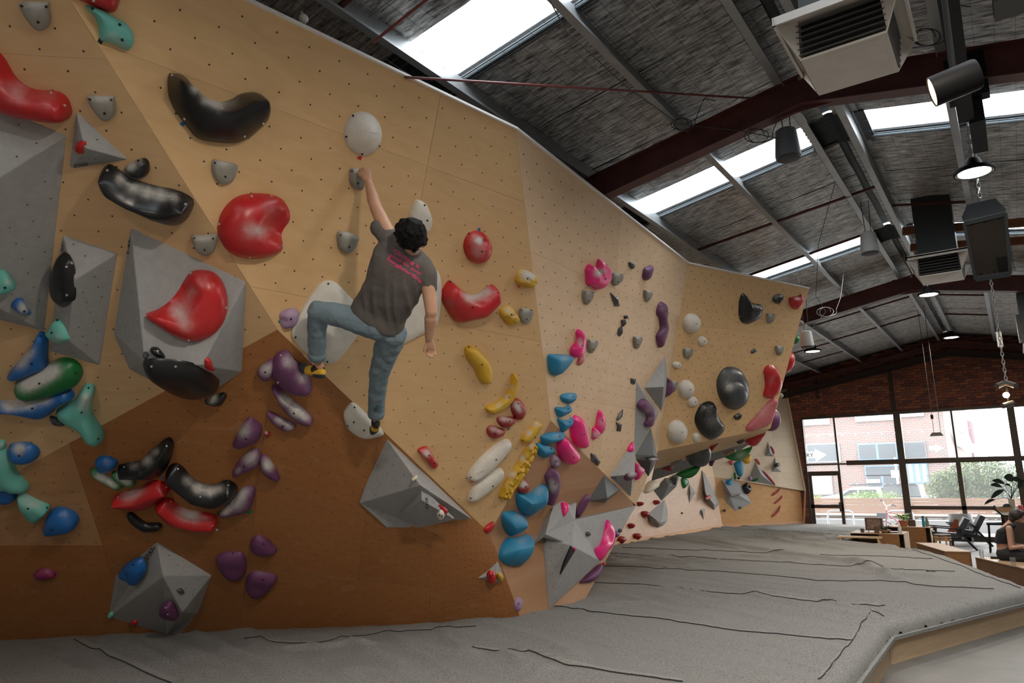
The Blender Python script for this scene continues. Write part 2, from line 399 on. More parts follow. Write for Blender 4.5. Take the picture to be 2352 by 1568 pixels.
# end face, back and returns of the jutting box, closing the wall behind
for quad, mm in (([T3, H2, H2B, T3B], tan), ([B3, G4, H1, JL + np.array([0, 0, 2.0]), JL], tan), ([JT, F1, FT, JT + (FT - F1)], tan2)):
    obj('panel', quad, [tuple(range(len(quad)))], mm, wallL, uv=[((p - V1) @ np.array([0.6, 0.8, 0]), p[2]) for p in quad])
NUTS.build('bolt_hole_field', nutm, wallL)['kind'] = 'stuff'
white_trim = mat('white_edge_trim', (0.78, 0.76, 0.73), 0.5)
for p, q in ((T0, T1), (T1, T2), (T2, T3)):
    MB().bar(p + np.array([0, 0, 0.008]), q + np.array([0, 0, 0.008]), 0.045, 0.02).build('top_edge_strip', white_trim, wallL)
basem = mat('base_batten', (0.62, 0.36, 0.2), 0.6)
for p, q in ((JL, J1), (J1, J2)):
    nn = nrm(np.cross(q - p, [0, 0, 1.0]))
    MB().bar(p + nn * 0.03 + np.array([0, 0, 0.05]), q + nn * 0.03 + np.array([0, 0, 0.05]), 0.03, 0.09).build('base_batten', basem, wallL)
MB().bar(J2 + np.array([0.03, -0.02, 0]), LM + np.array([0.03, -0.02, 0]), 0.05, 0.05).build('edge_batten', basem, wallL)
MB().bar(LM + np.array([0.03, -0.02, 0]), LT + np.array([0.03, -0.02, 0]), 0.05, 0.05).build('edge_batten', pale, wallL)

# ------------------------------------------------------------------ floor, outer walls
conc = mat('polished_concrete', (0.16, 0.152, 0.143), 0.5, var=0.22, vscale=1.6, bump=0.05, bscale=60, coords='Object')
tag(MB().box((-11, -9, -0.2), (8.5, 25.2, 0.0)).build('floor', conc), 'worn grey polished concrete floor of the hall', 'floor', kind='structure')
paint = mat('painted_block_wall', (0.62, 0.61, 0.59), 0.8)
tag(MB().box((8.3, -9, 0), (8.5, 25.2, 4.3)).build('wall_right', paint), 'plain painted side wall of the hall', 'wall', kind='structure')
tag(MB().box((-11, -9.2, 0), (8.5, -9.0, 6.2)).build('wall_back', paint), 'plain painted rear wall of the hall', 'wall', kind='structure')
tag(MB().box((-11.2, -9, 0), (-11.0, 25.2, 4.6)).build('wall_side', paint), 'plain side wall behind the climbing wall', 'wall', kind='structure')

# ------------------------------------------------------------------ roof
RX, RZ, RS = -1.3, 5.92, 0.182                       # ridge line and pitch at the underside of the purlins
def roofz(x, up=0.0): return RZ - RS * abs(x - RX) + up
SKY = [(-5.0, -4.33), (-0.5, 0.17), (4.0, 4.66), (8.43, 9.1), (13.1, 13.76)]
def foil_mat():
    m = bpy.data.materials.new('foil_insulation'); m.use_nodes = True; nt = m.node_tree; N = nt.nodes; L = nt.links; b = N['Principled BSDF']
    b.inputs['Base Color'].default_value = (0.42, 0.40, 0.37, 1); b.inputs['Metallic'].default_value = 0.85; b.inputs['Roughness'].default_value = 0.40
    tc = N.new('ShaderNodeTexCoord'); mp = N.new('ShaderNodeMapping'); mp.inputs['Scale'].default_value = (2.2, 11.0, 4.0)
    L.new(tc.outputs['UV'], mp.inputs[0])
    n1 = N.new('ShaderNodeTexNoise'); n1.inputs['Scale'].default_value = 2.4; n1.inputs['Detail'].default_value = 8; n1.inputs['Roughness'].default_value = 0.7; n1.inputs['Distortion'].default_value = 0.4
    L.new(mp.outputs[0], n1.inputs['Vector'])
    bp = N.new('ShaderNodeBump'); bp.inputs['Strength'].default_value = 1.0; bp.inputs['Distance'].default_value = 0.09
    L.new(n1.outputs[0], bp.inputs['Height']); L.new(bp.outputs[0], b.inputs['Normal'])
    rp = N.new('ShaderNodeValToRGB'); rp.color_ramp.elements[0].position = 0.36; rp.color_ramp.elements[1].position = 0.64
    rp.color_ramp.elements[0].color = (0.10, 0.097, 0.09, 1); rp.color_ramp.elements[1].color = (0.92, 0.90, 0.87, 1)
    L.new(n1.outputs[0], rp.inputs[0]); L.new(rp.outputs[0], b.inputs['Base Color'])
    return m
foil = foil_mat()
darkm = mat('dark_sarking', (0.018, 0.024, 0.028), 0.55)
sheetm = mat('roof_sheet_steel', (0.30, 0.30, 0.30), 0.5, 0.6)
ceil = empty('ceiling', (RX, 8, 5.0), 'pitched roof lined with crinkled silver foil insulation', 'ceiling', kind='structure')
XL, XR, LSK, RSK = -10.8, 8.4, -1.62, -0.96
def foil_sheet(x0, x1, y0, y1):
    nx, ny = max(2, int((x1 - x0) / 0.3)), max(3, int((y1 - y0) / 0.16)); V = []; F = []; UV = []
    for j in range(ny + 1):
        for i in range(nx + 1):
            x = x0 + (x1 - x0) * i / nx; t = j / ny; y = y0 + (y1 - y0) * t
            e = 0.02 * noise.noise(Vector((x * 1.7, y0 * 3 + t * 2, 0)))
            z = roofz(x, 0.215) - 0.022 * math.sin(math.pi * t) + 0.02 * noise.noise(Vector((x * 0.9, y * 2.6, 3))) * min(1, 6 * t * (1 - t))
            V.append((x, y + (e if j in (0, ny) else 0), z)); UV.append((x, y))
    for j in range(ny):
        for i in range(nx):
            a = j * (nx + 1) + i; F.append((a, a + nx + 1, a + nx + 2, a + 1))
    obj('foil_sheet', V, F, foil, ceil, True, uv=UV)
def roof_plate(x0, x1, y0, y1, up=0.27):
    V = [(x0, y0, roofz(x0, up)), (x1, y0, roofz(x1, up)), (x1, y1, roofz(x1, up)), (x0, y1, roofz(x0, up))]
    obj('roof_sheet', V, [(0, 3, 2, 1)], darkm, ceil)
spans = []; y = -9.0
for a, b in SKY: spans.append((y, a)); y = b
spans.append((y, 25.1))
for a, b in spans:
    n = max(1, round((b - a) / 1.25))
    for k in range(n):
        y0, y1 = a + (b - a) * k / n + 0.008, a + (b - a) * (k + 1) / n - 0.008
        if k == 0 and a > -9: y0 += 0.10
        foil_sheet(XL, RX - 0.05, y0, y1); foil_sheet(RX + 0.05, XR, y0, y1)
for a, b in spans:
    roof_plate(XL, RX, a, b + 0.0); roof_plate(RX, XR, a, b)
skm = bpy.data.materials.new('skylight_sheet'); skm.use_nodes = True
nt = skm.node_tree; nt.nodes.remove(nt.nodes['Principled BSDF'])
tr = nt.nodes.new('ShaderNodeBsdfTransparent'); tl_ = nt.nodes.new('ShaderNodeBsdfTranslucent'); mxs = nt.nodes.new('ShaderNodeMixShader')
tr.inputs[0].default_value = (0.93, 0.97, 1, 1); tl_.inputs[0].default_value = (0.85, 0.92, 0.97, 1); mxs.inputs[0].default_value = 0.28
nt.links.new(tr.outputs[0], mxs.inputs[1]); nt.links.new(tl_.outputs[0], mxs.inputs[2]); nt.links.new(mxs.outputs[0], nt.nodes['Material Output'].inputs[0])
for a, b in SKY:
    for x0, x1 in ((-3.86, LSK), (RSK, 3.4)):
        V = []; F = []; n = 36
        for j in range(n + 1):
            yy = a - 0.05 + (b - a + 0.1) * j / n; dz = 0.012 * math.sin(j / n * 2 * math.pi * 9)
            for x in (x0, x1): V.append((x, yy, roofz(x, 0.26) + dz))
        for j in range(n): F.append((2 * j, 2 * j + 1, 2 * j + 3, 2 * j + 2))
        obj('skylight', V, F, skm, ceil, True)
        xm = (x0 + x1) / 2; s = 1 if x0 < RX else -1
        portal('skylight_portal', (xm, (a + b) / 2, roofz(xm, 0.30)), (0, -s * math.atan(RS), 0), abs(x1 - x0), b - a)
    for x0, x1 in ((XL, -3.86), (LSK, RX), (RX, RSK), (3.4, XR)):
        V = []; F = []; n = 24                         # ridge-side ends closed with dark corrugated sheet
        for j in range(n + 1):
            yy = a - 0.06 + (b - a + 0.24) * j / n; dz = 0.02 * math.sin(j / n * 2 * math.pi * 8)
            for x in (x0, x1): V.append((x, yy, roofz(x, 0.22) + dz))
        for j in range(n): F.append((2 * j, 2 * j + 1, 2 * j + 3, 2 * j + 2))
        obj('corrugated_sheet', V, F, mat('dark_corrugated', (0.035, 0.045, 0.05), 0.35, 0.5), ceil, True)
    for x0, x1 in ((-3.86, LSK), (RSK, 3.4)):
        MB().bar((x0, b + 0.055, roofz(x0, 0.215)), (x1, b + 0.055, roofz(x1, 0.215)), 0.11, 0.012).build('skylight_flashing', darkm, ceil)
        MB().tube([(x0, b + 0.015, roofz(x0, 0.19)), (x1, b + 0.015, roofz(x1, 0.19))], 0.016, 6).build('rolled_foil_edge', mat('sarking_edge', (0.06, 0.075, 0.085), 0.4), ceil)
    for x0 in (RSK - 0.02,): MB().box((x0 - 0.05, a - 0.05, roofz(x0, 0.19)), (x0 + 0.05, b + 0.12, roofz(x0, 0.235))).build('skylight_flashing', darkm, ceil)
wires = MB()                                           # safety mesh under the foil
for s, xa, xb in ((-1, -7.0, RX - 0.1), (1, RX + 0.1, 3.5)):
    x = xa
    while x < xb:
        wires.bar((x, -1, roofz(x, 0.165)), (x, 25, roofz(x, 0.165)), 0.0024, 0.0024); x += 0.15
    y = -1
    while y < 25:
        wires.bar((xa, y, roofz(xa, 0.163)), (xb, y, roofz(xb, 0.163)), 0.0024, 0.0024); y += 0.30
wo = wires.build('safety_wire_mesh', mat('galvanised_wire', (0.10, 0.10, 0.10), 0.5, 0.6), ceil); wo['kind'] = 'stuff'
steel = mat('galvanised_purlin', (0.30, 0.315, 0.32), 0.42, 0.5, var=0.12, vscale=5)
maroon = mat('red_oxide_steel', (0.085, 0.026, 0.022), 0.5, 0.1, var=0.3, vscale=4)
def purlin(x, y0=-9.0, y1=24.9):
    z = roofz(x); h = 0.2; s = 1 if x > RX else -1; f = 0.075; t = 0.012
    p = MB()
    prof = [(0, 0), (-s * f, -0.0), (-s * f, 0.02), (-s * (f - t), 0.02), (-s * (f - t), t), (-s * t * 0, t), (0, h - t), (s * 0, h), (s * f, h), (s * f, h - 0.02), (s * (f - t), h - 0.02), (s * (f - t), h - t), (s * t, h - t), (s * t, 0)]
    prof = [(0, 0), (-s * f, 0), (-s * f, 0.022), (-s * (f - 0.006), 0.022), (-s * (f - 0.006), 0.008), (-s * 0.008, 0.008), (-s * 0.008, h), (s * f, h), (s * f, h - 0.022), (s * (f - 0.006), h - 0.022), (s * (f - 0.006), h - 0.008), (0, h - 0.008)]
    p.prism([(x + a, y0, z + b) for a, b in prof], (0, y1 - y0, 0)); return p.build('purlin', steel, ceil)
for x in (-8.6, -7.4, -6.2, -5.0, -3.75, -2.55, -1.53, -1.06, -0.07, 1.15, 2.4, 3.6, 4.8, 6.0, 7.2): purlin(x)
def ibeam(p, p0, p1, w, h, t=0.012):
    p0 = np.array(p0, float); p1 = np.array(p1, float); z = np.array([0, 0, 1.0])
    p.bar(p0 + z * (h / 2 - t / 2), p1 + z * (h / 2 - t / 2), w, t); p.bar(p0 - z * (h / 2 - t / 2), p1 - z * (h / 2 - t / 2), w, t); p.bar(p0, p1, t, h - t)
for y in (-2.1, 7.0, 16.1):
    for x1 in (XL, XR):
        p = MB(); h = 0.31; ibeam(p, (RX, y, RZ - h / 2), (x1, y, roofz(x1, -h / 2)), 0.16, h); p.build('rafter', maroon, ceil)
    MB().box((RX - 0.35, y - 0.01, RZ - 0.36), (RX + 0.35, y + 0.01, RZ - 0.03)).build('ridge_gusset', maroon, ceil)
for x1 in (-8.0, XR):
    p = MB(); ibeam(p, (RX, 24.72, RZ - 0.16), (x1, 24.72, roofz(x1, -0.16)), 0.12, 0.16); p.build('rafter', maroon, ceil)
    p = MB(); ibeam(p, (RX, 24.86, RZ - 0.42), (x1, 24.86, roofz(x1, -0.42)), 0.12, 0.2); p.build('rafter', mat('dark_oxide_steel', (0.03, 0.016, 0.014), 0.6), ceil)
for y, x0, x1 in ((3.2, -3.75, -2.55), (10.6, -3.75, -1.06), (11.6, -1.06, -0.07), (12.72, -3.75, -1.53), (18.2, -3.75, -1.53), (18.4, -1.06, -0.07), (20.6, -3.75, -1.53), (20.9, -1.06, -0.07), (22.6, -5, -3.75), (20.8, -5.0, -3.75)):
    MB().bar((x0, y, roofz(x0, 0.08)), (x1, y, roofz(x1, 0.08)), 0.035, 0.035).build('purlin_bridging', maroon, ceil)
for (a, da), (b, db), r in ((((930, 177), 5.55), ((1765, 228), 7.6), 0.011), (((985, -5), 4.3), ((858, 96), 4.75), 0.010)):
    MB().tube([atd(*a, da), atd(*b, db)], r, 8).build('bracing_rod', mat('red_rod', (0.16, 0.04, 0.035), 0.45), ceil)
rust = mat('timber_bearer', (0.20, 0.075, 0.03), 0.7, var=0.2)
MB().bar((-1.0, 11.9, 5.62), (0.5, 11.9, 5.42), 0.06, 0.12).build('timber_bearer', rust, ceil)
MB().bar((-1.0, 12.9, 5.62), (0.5, 12.9, 5.42), 0.06, 0.12).build('timber_bearer', rust, ceil)
# ------------------------------------------------------------------ glazed brick end wall
brickm = mat('dark_brick', (0.22, 0.075, 0.05), 0.8, var=0.3, vscale=8, bump=0.3, bscale=60)
mortar = mat('dark_mortar', (0.055, 0.04, 0.035), 0.95)
wend = empty('wall_front', (-2.5, END_Y, 0), 'red brick gable wall above a glazed shopfront', 'wall', kind='structure')
HEAD = 3.83
def gx(x, y): return aty(x, y, END_Y)[0]
XF0 = gx(1842, 962); X1 = gx(1914.5, 957.4); X2a, X2b = gx(2051.5, 950.4), gx(2066.8, 949); X3 = gx(2183.5, 941); X4a, X4b = gx(2311.5, 935), gx(2328.2, 931)
def gable(x0, x1, z0):
    return [(x0, z0), (x1, z0), (x1, roofz(x1, 0.25))] + ([(RX, roofz(RX, 0.25))] if x0 < RX < x1 else []) + [(x0, roofz(x0, 0.25))]
for x0, x1, z0 in ((-11, 8.5, HEAD), (-11, XF0, 0.0), (4.2, 8.5, 0.0)):
    pl_ = gable(x0, x1, z0) if z0 > 1 else [(x0, z0), (x1, z0), (x1, HEAD), (x0, HEAD)]
    MB().prism([(x, END_Y + 0.012, z) for x, z in pl_], (0, 0.2, 0)).build('mortar_bed', mortar, wend)
bricks = []; CH, BW = 0.086, 0.24
row = 0; z = HEAD + 0.004 - CH * 44
while z < 6.2:
    x = -6.4 - (0.12 if row % 2 else 0)
    while x < 4.1:
        xa, xb, za, zb = x, x + BW - 0.011, z, z + CH - 0.012
        top = min(roofz(xa, 0.2), roofz(xb, 0.2))
        if z < HEAD: xb = min(xb, XF0 - 0.005) if xa < XF0 else xa
        if zb < top and xb - xa > 0.04 and zb > 0.0: bricks.append((xa, xb, za, zb))
        x += BW
    row += 1; z += CH
full = [b for b in bricks if b[1] - b[0] > 0.22]
full.sort(key=lambda b: abs(b[0] + 3.2) + 1.2 * abs(b[2] - 4.25))
bm0 = obj('brick', [(-.1145, -.006, -.037), (.1145, -.006, -.037), (.1145, .02, -.037), (-.1145, .02, -.037), (-.1145, -.006, .037), (.1145, -.006, .037), (.1145, .02, .037), (-.1145, .02, .037)],
          [(0, 3, 2, 1), (4, 5, 6, 7), (0, 1, 5, 4), (1, 2, 6, 5), (2, 3, 7, 6), (3, 0, 4, 7)], brickm, wend, origin=(0, 0, 0))
bmats = [mat('brick_%s' % nme, c, 0.85, var=0.25, vscale=9) for nme, c in (('red', (0.27, 0.085, 0.05)), ('brown', (0.21, 0.08, 0.055)), ('plum', (0.15, 0.058, 0.05)), ('orange', (0.30, 0.11, 0.06)))]
meshes = []
for bmx in bmats:
    me = bm0.data.copy(); me.materials.clear(); me.materials.append(bmx); meshes.append(me)
bpy.data.objects.remove(bm0)
for xa, xb, za, zb in full[:300]:
    o = bpy.data.objects.new('brick', random.choice(meshes)); COL.objects.link(o)
    o.location = ((xa + xb) / 2, END_Y + random.uniform(-0.002, 0.003), (za + zb) / 2); setparent(o, wend)
keep = set(full[:300]); rest = [MB() for _ in bmats]; rest_v = []; rest_f = []; rest_mi = []
for b in bricks:
    if b in keep: continue
    xa, xb, za, zb = b; o = random.uniform(-0.002, 0.003); k = len(rest_v); y0 = END_Y - 0.006 + o
    rest_v += [(xa, y0, za), (xb, y0, za), (xb, y0 + .03, za), (xa, y0 + .03, za), (xa, y0, zb), (xb, y0, zb), (xb, y0 + .03, zb), (xa, y0 + .03, zb)]
    rest_f += [tuple(i + k for i in q) for q in ((0, 3, 2, 1), (4, 5, 6, 7), (0, 1, 5, 4), (1, 2, 6, 5), (2, 3, 7, 6), (3, 0, 4, 7))]; rest_mi += [random.randrange(4)] * 6
ro = obj('brickwork', rest_v, rest_f, None, wend, mats=bmats, mi=rest_mi); ro['kind'] = 'stuff'
MB().box((gx(2045, 870) - 0.06, END_Y - 0.035, HEAD), (gx(2045, 870) + 0.06, END_Y + 0.01, 5.62)).build('steel_mullion', mat('dark_oxide_steel', (0.03, 0.016, 0.014)), wend)
MB().box((gx(1877, 900) - 0.035, END_Y - 0.03, 4.42), (gx(1877, 900) + 0.035, END_Y + 0.01, 5.05)).build('wall_conduit', mat('dark_oxide_steel', (0.03, 0.016, 0.014)), wend)
# steel window frame and panes
frm = mat('bronze_window_frame', (0.060, 0.043, 0.031), 0.5, 0.2)
glass = bpy.data.materials.new('window_glass'); glass.use_nodes = True; nt = glass.node_tree; nt.nodes.remove(nt.nodes['Principled BSDF'])
g_t = nt.nodes.new('ShaderNodeBsdfTransparent'); g_g = nt.nodes.new('ShaderNodeBsdfGlossy'); g_m = nt.nodes.new('ShaderNodeMixShader'); g_f = nt.nodes.new('ShaderNodeFresnel')
g_t.inputs[0].default_value = (0.95, 0.97, 0.96, 1); g_g.inputs['Roughness'].default_value = 0.02; g_f.inputs[0].default_value = 1.45
g_d = nt.nodes.new('ShaderNodeBsdfTranslucent'); g_d.inputs[0].default_value = (0.9, 0.9, 0.9, 1); g_m2 = nt.nodes.new('ShaderNodeMixShader'); g_m2.inputs[0].default_value = 0.06   # translucent mix adds a washed-out haze of light to the panes
nt.links.new(g_f.outputs[0], g_m.inputs[0]); nt.links.new(g_t.outputs[0], g_m.inputs[1]); nt.links.new(g_g.outputs[0], g_m.inputs[2])
nt.links.new(g_m.outputs[0], g_m2.inputs[1]); nt.links.new(g_d.outputs[0], g_m2.inputs[2]); nt.links.new(g_m2.outputs[0], nt.nodes['Material Output'].inputs[0])
def fbar(par, x0, x1, z0, z1, d=0.10, y=END_Y, nm='frame_bar'): return MB().box((x0, y - d / 2, z0), (x1, y + d / 2, z1)).build(nm, frm, par)
def pane(par, x0, x1, z0, z1): return obj('pane', [(x0, END_Y, z0), (x1, END_Y, z0), (x1, END_Y, z1), (x0, END_Y, z1)], [(0, 1, 2, 3)], glass, par)
zt0 = aty(2190, 1062, END_Y)[2]; zt1 = aty(2190, 1050.5, END_Y)[2]
zr0 = aty(2190, 1170, END_Y)[2]; zr1 = aty(2190, 1161.5, END_Y)[2]
zd1, zd0 = aty(1890, 1081.5, END_Y)[2], aty(1890, 1092, END_Y)[2]
XE = 4.2
win = empty('window_1', (-2.5, END_Y, 0), 'tall bronze framed shopfront window beside the brick wall', 'window', kind='structure')
fbar(win, XF0 - 0.02, XE, HEAD - 0.06, HEAD + 0.02, 0.16, nm='window_head')
for a, b in ((XF0 - 0.04, XF0 + 0.02), (X1 - 0.02, X1 + 0.035)): fbar(win, a, b, 0.0, HEAD)
fbar(win, X2a, X2b, 0.0, HEAD, 0.2, nm='steel_column'); fbar(win, X4a, X4b, 0.0, HEAD, 0.2, nm='steel_column')
fbar(win, X3 - 0.02, X3 + 0.03, zt1, HEAD); fbar(win, X3 - 0.05, X3 + 0.07, 0.0, zt0)
fbar(win, X1 + 0.25, XE, zt0, zt1, 0.14, nm='transom'); fbar(win, XF0, X1 + 0.25, zt0 + 0.02, zt0 + 0.07, 0.08, nm='transom')
fbar(win, X2b, XE, zr0, zr1, 0.1, nm='lower_rail'); fbar(win, X4b + 1.6, X4b + 1.75, 0, HEAD)
fbar(win, X1 + 0.03, XE, 0.0, 0.14, 0.1, nm='window_sill')
for a, b in ((XF0 + .02, X1 - .02), (X1 + .035, X2a), (X2b, X3 - .02), (X3 + .03, X4a), (X4b, X4b + 1.6), (X4b + 1.75, XE)): pane(win, a, b, zt1, HEAD - .06)
for a, b in ((X1 + .035, X2a),): pane(win, a, b, .14, zt0)
for a, b in ((X2b, X3 - .05), (X3 + .07, X4a), (X4b, X4b + 1.6), (X4b + 1.75, XE)): pane(win, a, b, .14, zr0); pane(win, a, b, zr1, zt0)
pane(win, XF0 + .02, X1 - .02, zd1, zt0 + 0.02)
door = empty('door_1', ((XF0 + X1) / 2, END_Y - 0.02, 0), 'narrow bronze framed glass door beside the wall', 'door', kind='structure')
xa, xb = XF0 + 0.03, X1 - 0.03; zm1, zm0 = aty(1890, 1158.5, END_Y)[2], aty(1890, 1166.5, END_Y)[2]
fbar(door, xa, xb, zd0, zd1 - 0.01, 0.07, nm='door_rail'); fbar(door, xa, xb, zm0, zm1, 0.06, nm='door_rail'); fbar(door, xa, xb, 0.02, 0.22, 0.06, nm='door_rail')
fbar(door, xa, xa + 0.10, 0.02, zd0, 0.06, nm='door_stile'); fbar(door, xb - 0.03, xb + 0.03, 0.02, zd0, 0.06, nm='door_stile')
fbar(door, xb - 0.07, xb + 0.05, zm0 - 0.10, zm1 + 0.08, 0.10, nm='door_lock')
pane(door, xa + .1, xb - .03, zm1, zd0); pane(door, xa + .1, xb - .03, .22, zm0)
portal('window_portal', ((XF0 + XE) / 2, END_Y + 0.15, HEAD / 2), (math.radians(-90), 0, 0), XE - XF0, HEAD)
# arrow stickers on the glass
vinyl = mat('white_vinyl', (0.80, 0.80, 0.79), 0.5)
backlit = bpy.data.materials.new('translucent_vinyl'); backlit.use_nodes = True; nt = backlit.node_tree; nt.nodes.remove(nt.nodes['Principled BSDF'])
v_t = nt.nodes.new('ShaderNodeBsdfTranslucent'); v_t.inputs[0].default_value = (0.85, 0.85, 0.84, 1); nt.links.new(v_t.outputs[0], nt.nodes['Material Output'].inputs[0])
def sticker(label, pxs, y=END_Y - 0.012):
    P = [aty(x, yy, END_Y - 0.004) for x, yy in pxs]
    o = MB().prism(P, (0, -0.003, 0)).build('arrow_sticker', backlit); return tag(o, label, 'sticker')
f1 = lambda pts: [(1800 + x / 7.84, 900 + y / 7.84) for x, y in pts]; f2 = lambda pts: [(2052 + x / 7.84, 900 + y / 7.84) for x, y in pts]
s1 = sticker('white vinyl ENTRY arrow on the upper door light', f1([(402, 1082), (562, 1070), (560, 1025), (770, 1128), (580, 1260), (575, 1185), (402, 1192)]))
sticker('white vinyl arrow without letters on the middle window', f2([(640, 978), (750, 968), (748, 935), (905, 1005), (760, 1085), (758, 1045), (645, 1050)]))
V, F = text_mesh('ENTRY', 0.19, 0.004)
pr_ = aty(1800 + 545 / 7.84, 900 + 1172 / 7.84, END_Y - 0.004); wmax = max(v[0] for v in V)
V3 = [(pr_[0] - wmax + v[0], END_Y - 0.009, pr_[2] + v[1]) for v in V]
keepv = [i for i, f in enumerate(F) if all(V3[j][0] > XF0 - 0.05 for j in f)]
obj('lettering', V3, [F[i] for i in keepv], mat('grey_vinyl_letter', (0.30, 0.30, 0.31), 0.6), s1)
# ================================================================== CRASH MAT
felt = mat('grey_carpet_felt', (0.27, 0.262, 0.25), 0.95, var=0.42, vscale=75, bump=0.5, bscale=160, spec=0.1, detail=6)
feltl = mat('grey_carpet_felt_lap', (0.32, 0.31, 0.295), 0.95, var=0.38, vscale=75, bump=0.5, bscale=160, spec=0.1, detail=6)
EDGE = [(-1.35, -7.0), (-1.35, 9.0), (0.0, 12.45), (-1.4, 16.74), (-2.45, 18.18), (-4.66, 19.35), (-3.87, 21.25), (-3.75, 24.85)]
def edged(x, y):
    d = 9.0
    for (x0, y0), (x1, y1) in zip(EDGE[:-1], EDGE[1:]):
        dx, dy = x1 - x0, y1 - y0; t = max(0, min(1, ((x - x0) * dx + (y - y0) * dy) / (dx * dx + dy * dy)))
        d = min(d, math.hypot(x - x0 - dx * t, y - y0 - dy * t))
    return d
def ridge(x, y, p, q, w, h, wob):
    dx, dy = q[0] - p[0], q[1] - p[1]; L = math.hypot(dx, dy); t = ((x - p[0]) * dx + (y - p[1]) * dy) / (L * L)
    if t < -0.1 or t > 1.1: return 0
    s = ((x - p[0]) * dy - (y - p[1]) * dx) / L + wob * noise.noise(Vector((t * 5, p[0], p[1])))
    return h * math.exp(-(s / w) ** 2) * max(0, min(1, 6 * t + .6)) * max(0, min(1, 6 * (1 - t) + .6))
RID = []
for (a, b), wd, hh in ((((1610, 1243), (1990, 1300)), 0.10, 0.05), (((1540, 1237), (1700, 1262)), 0.08, 0.035), (((1960, 1288), (2070, 1336)), 0.10, 0.045),
                       (((1780, 1240), (1930, 1262)), 0.08, 0.04), (((1290, 1395), (1500, 1385)), 0.10, 0.02), (((1150, 1500), (1260, 1540)), 0.09, 0.03),
                       (((640, 1488), (860, 1478)), 0.07, 0.025), (((1900, 1310), (2160, 1325)), 0.12, 0.03), (((1660, 1215), (1850, 1222)), 0.07, 0.025),
                       (((1420, 1290), (1560, 1275)), 0.08, 0.02), (((1700, 1275), (1860, 1285)), 0.08, 0.025)):
    P, Q = atz(*a, MAT_Z), atz(*b, MAT_Z); RID.append((P[:2], Q[:2], wd, hh * 1.7, 0.12))
def matz(x, y):
    # creases run mostly along the sheets (about 20 deg off the cross-hall direction)
    s = y * 0.94 + x * 0.34; r = x * 0.94 - y * 0.34
    z = MAT_Z + 0.014 * noise.noise(Vector((r * 0.5, s * 1.6, 1.0))) + 0.009 * noise.noise(Vector((r * 1.1, s * 4.2, 5.0)))
    cr = noise.noise(Vector((r * 0.32, s * 2.6 + 0.5 * noise.noise(Vector((r, s, 0))), 9.0)))
    z += 0.075 * (max(0, 0.20 - abs(cr)) / 0.20) ** 1.5 * max(0, noise.noise(Vector((x * 0.3, y * 0.35, 4))) + 0.25)
    for q in RID: z += ridge(x, y, *q)
    d = edged(x, y); R = 0.13
    if d < R: z -= R - math.sqrt(max(0, R * R - (R - d) ** 2))
    return z
mt = empty('crash_mat', (-4.5, 9.0, 0), 'huge grey carpet covered crash mat filling the floor', 'mat')
V = []; F = []; UV = []
def strip(y0, y1, xr0, xr1, ny, xl=-10.9):
    k0 = len(V); w = xr1 if xr1 > xr0 else xr0; nx = 190
    ts = [1 - (1 - i / nx) ** 1.0 for i in range(nx + 1)]
    # finer columns at the right edge so the edge roll is round
    ts = [i / nx * 0.965 for i in range(nx + 1)] + [0.975, 0.983, 0.989, 0.993, 0.996, 0.9985, 1.0]
    for j in range(ny + 1):
        t = j / ny; y = y0 + (y1 - y0) * t; xr = xr0 + (xr1 - xr0) * t
        for s in ts:
            x = xl + (xr - xl) * s; V.append((x, y, matz(x, y)))
    n = len(ts)
    for j in range(ny):
        for i in range(n - 1):
            a = k0 + j * n + i; F.append((a, a + 1, a + n + 1, a + n))
for (xa, ya), (xb, yb) in zip(EDGE[:-1], EDGE[1:]):
    strip(ya, yb, xa, xb, max(8, int((yb - ya) / (0.055 if yb < 14 else 0.05))))
mo = obj('mat_cover', V, F, felt, mt, True)
mat_bvh = BVHTree.FromPolygons([tuple(v) for v in V], F)
def onmat(x, y, up=0.0):
    P = atz(x, y, MAT_Z); h = mat_bvh.ray_cast(Vector((P[0], P[1], 2.0)), Vector((0, 0, -1)))
    return np.array([P[0], P[1], (h[0].z if h[0] else MAT_Z) + up])
def zmat(x, y):
    h = mat_bvh.ray_cast(Vector((x, y, 2.0)), Vector((0, 0, -1))); return h[0].z if h[0] else MAT_Z
# edge roll wrapped over the boards
ply_side = mat('mat_side_ply', (0.60, 0.43, 0.27), 0.55, var=0.1, vscale=3, stretch=(1, 1, 8), spec=0.3)
for (xa, ya), (xb, yb) in zip(EDGE[:-1], EDGE[1:]):
    n = nrm([yb - ya, -(xb - xa), 0]); a = np.array([xa, ya, 0]); b = np.array([xb, yb, 0])
    if n @ (np.array([3.0, 12, 0]) - a) < 0: n = -n
    MB().bar(a - n * 0.06 + np.array([0, 0, 0.135]), b - n * 0.06 + np.array([0, 0, 0.135]), 0.04, 0.27).build('side_board', ply_side, mt)
    MB().bar(a - n * 0.015 + np.array([0, 0, 0.275]), b - n * 0.015 + np.array([0, 0, 0.275]), 0.10, 0.035).build('cover_edge', felt, mt)
seam_m = mat('seam_shadow', (0.045, 0.042, 0.04), 1.0)  # near-black line stands in for the shadow gap at each carpet lap
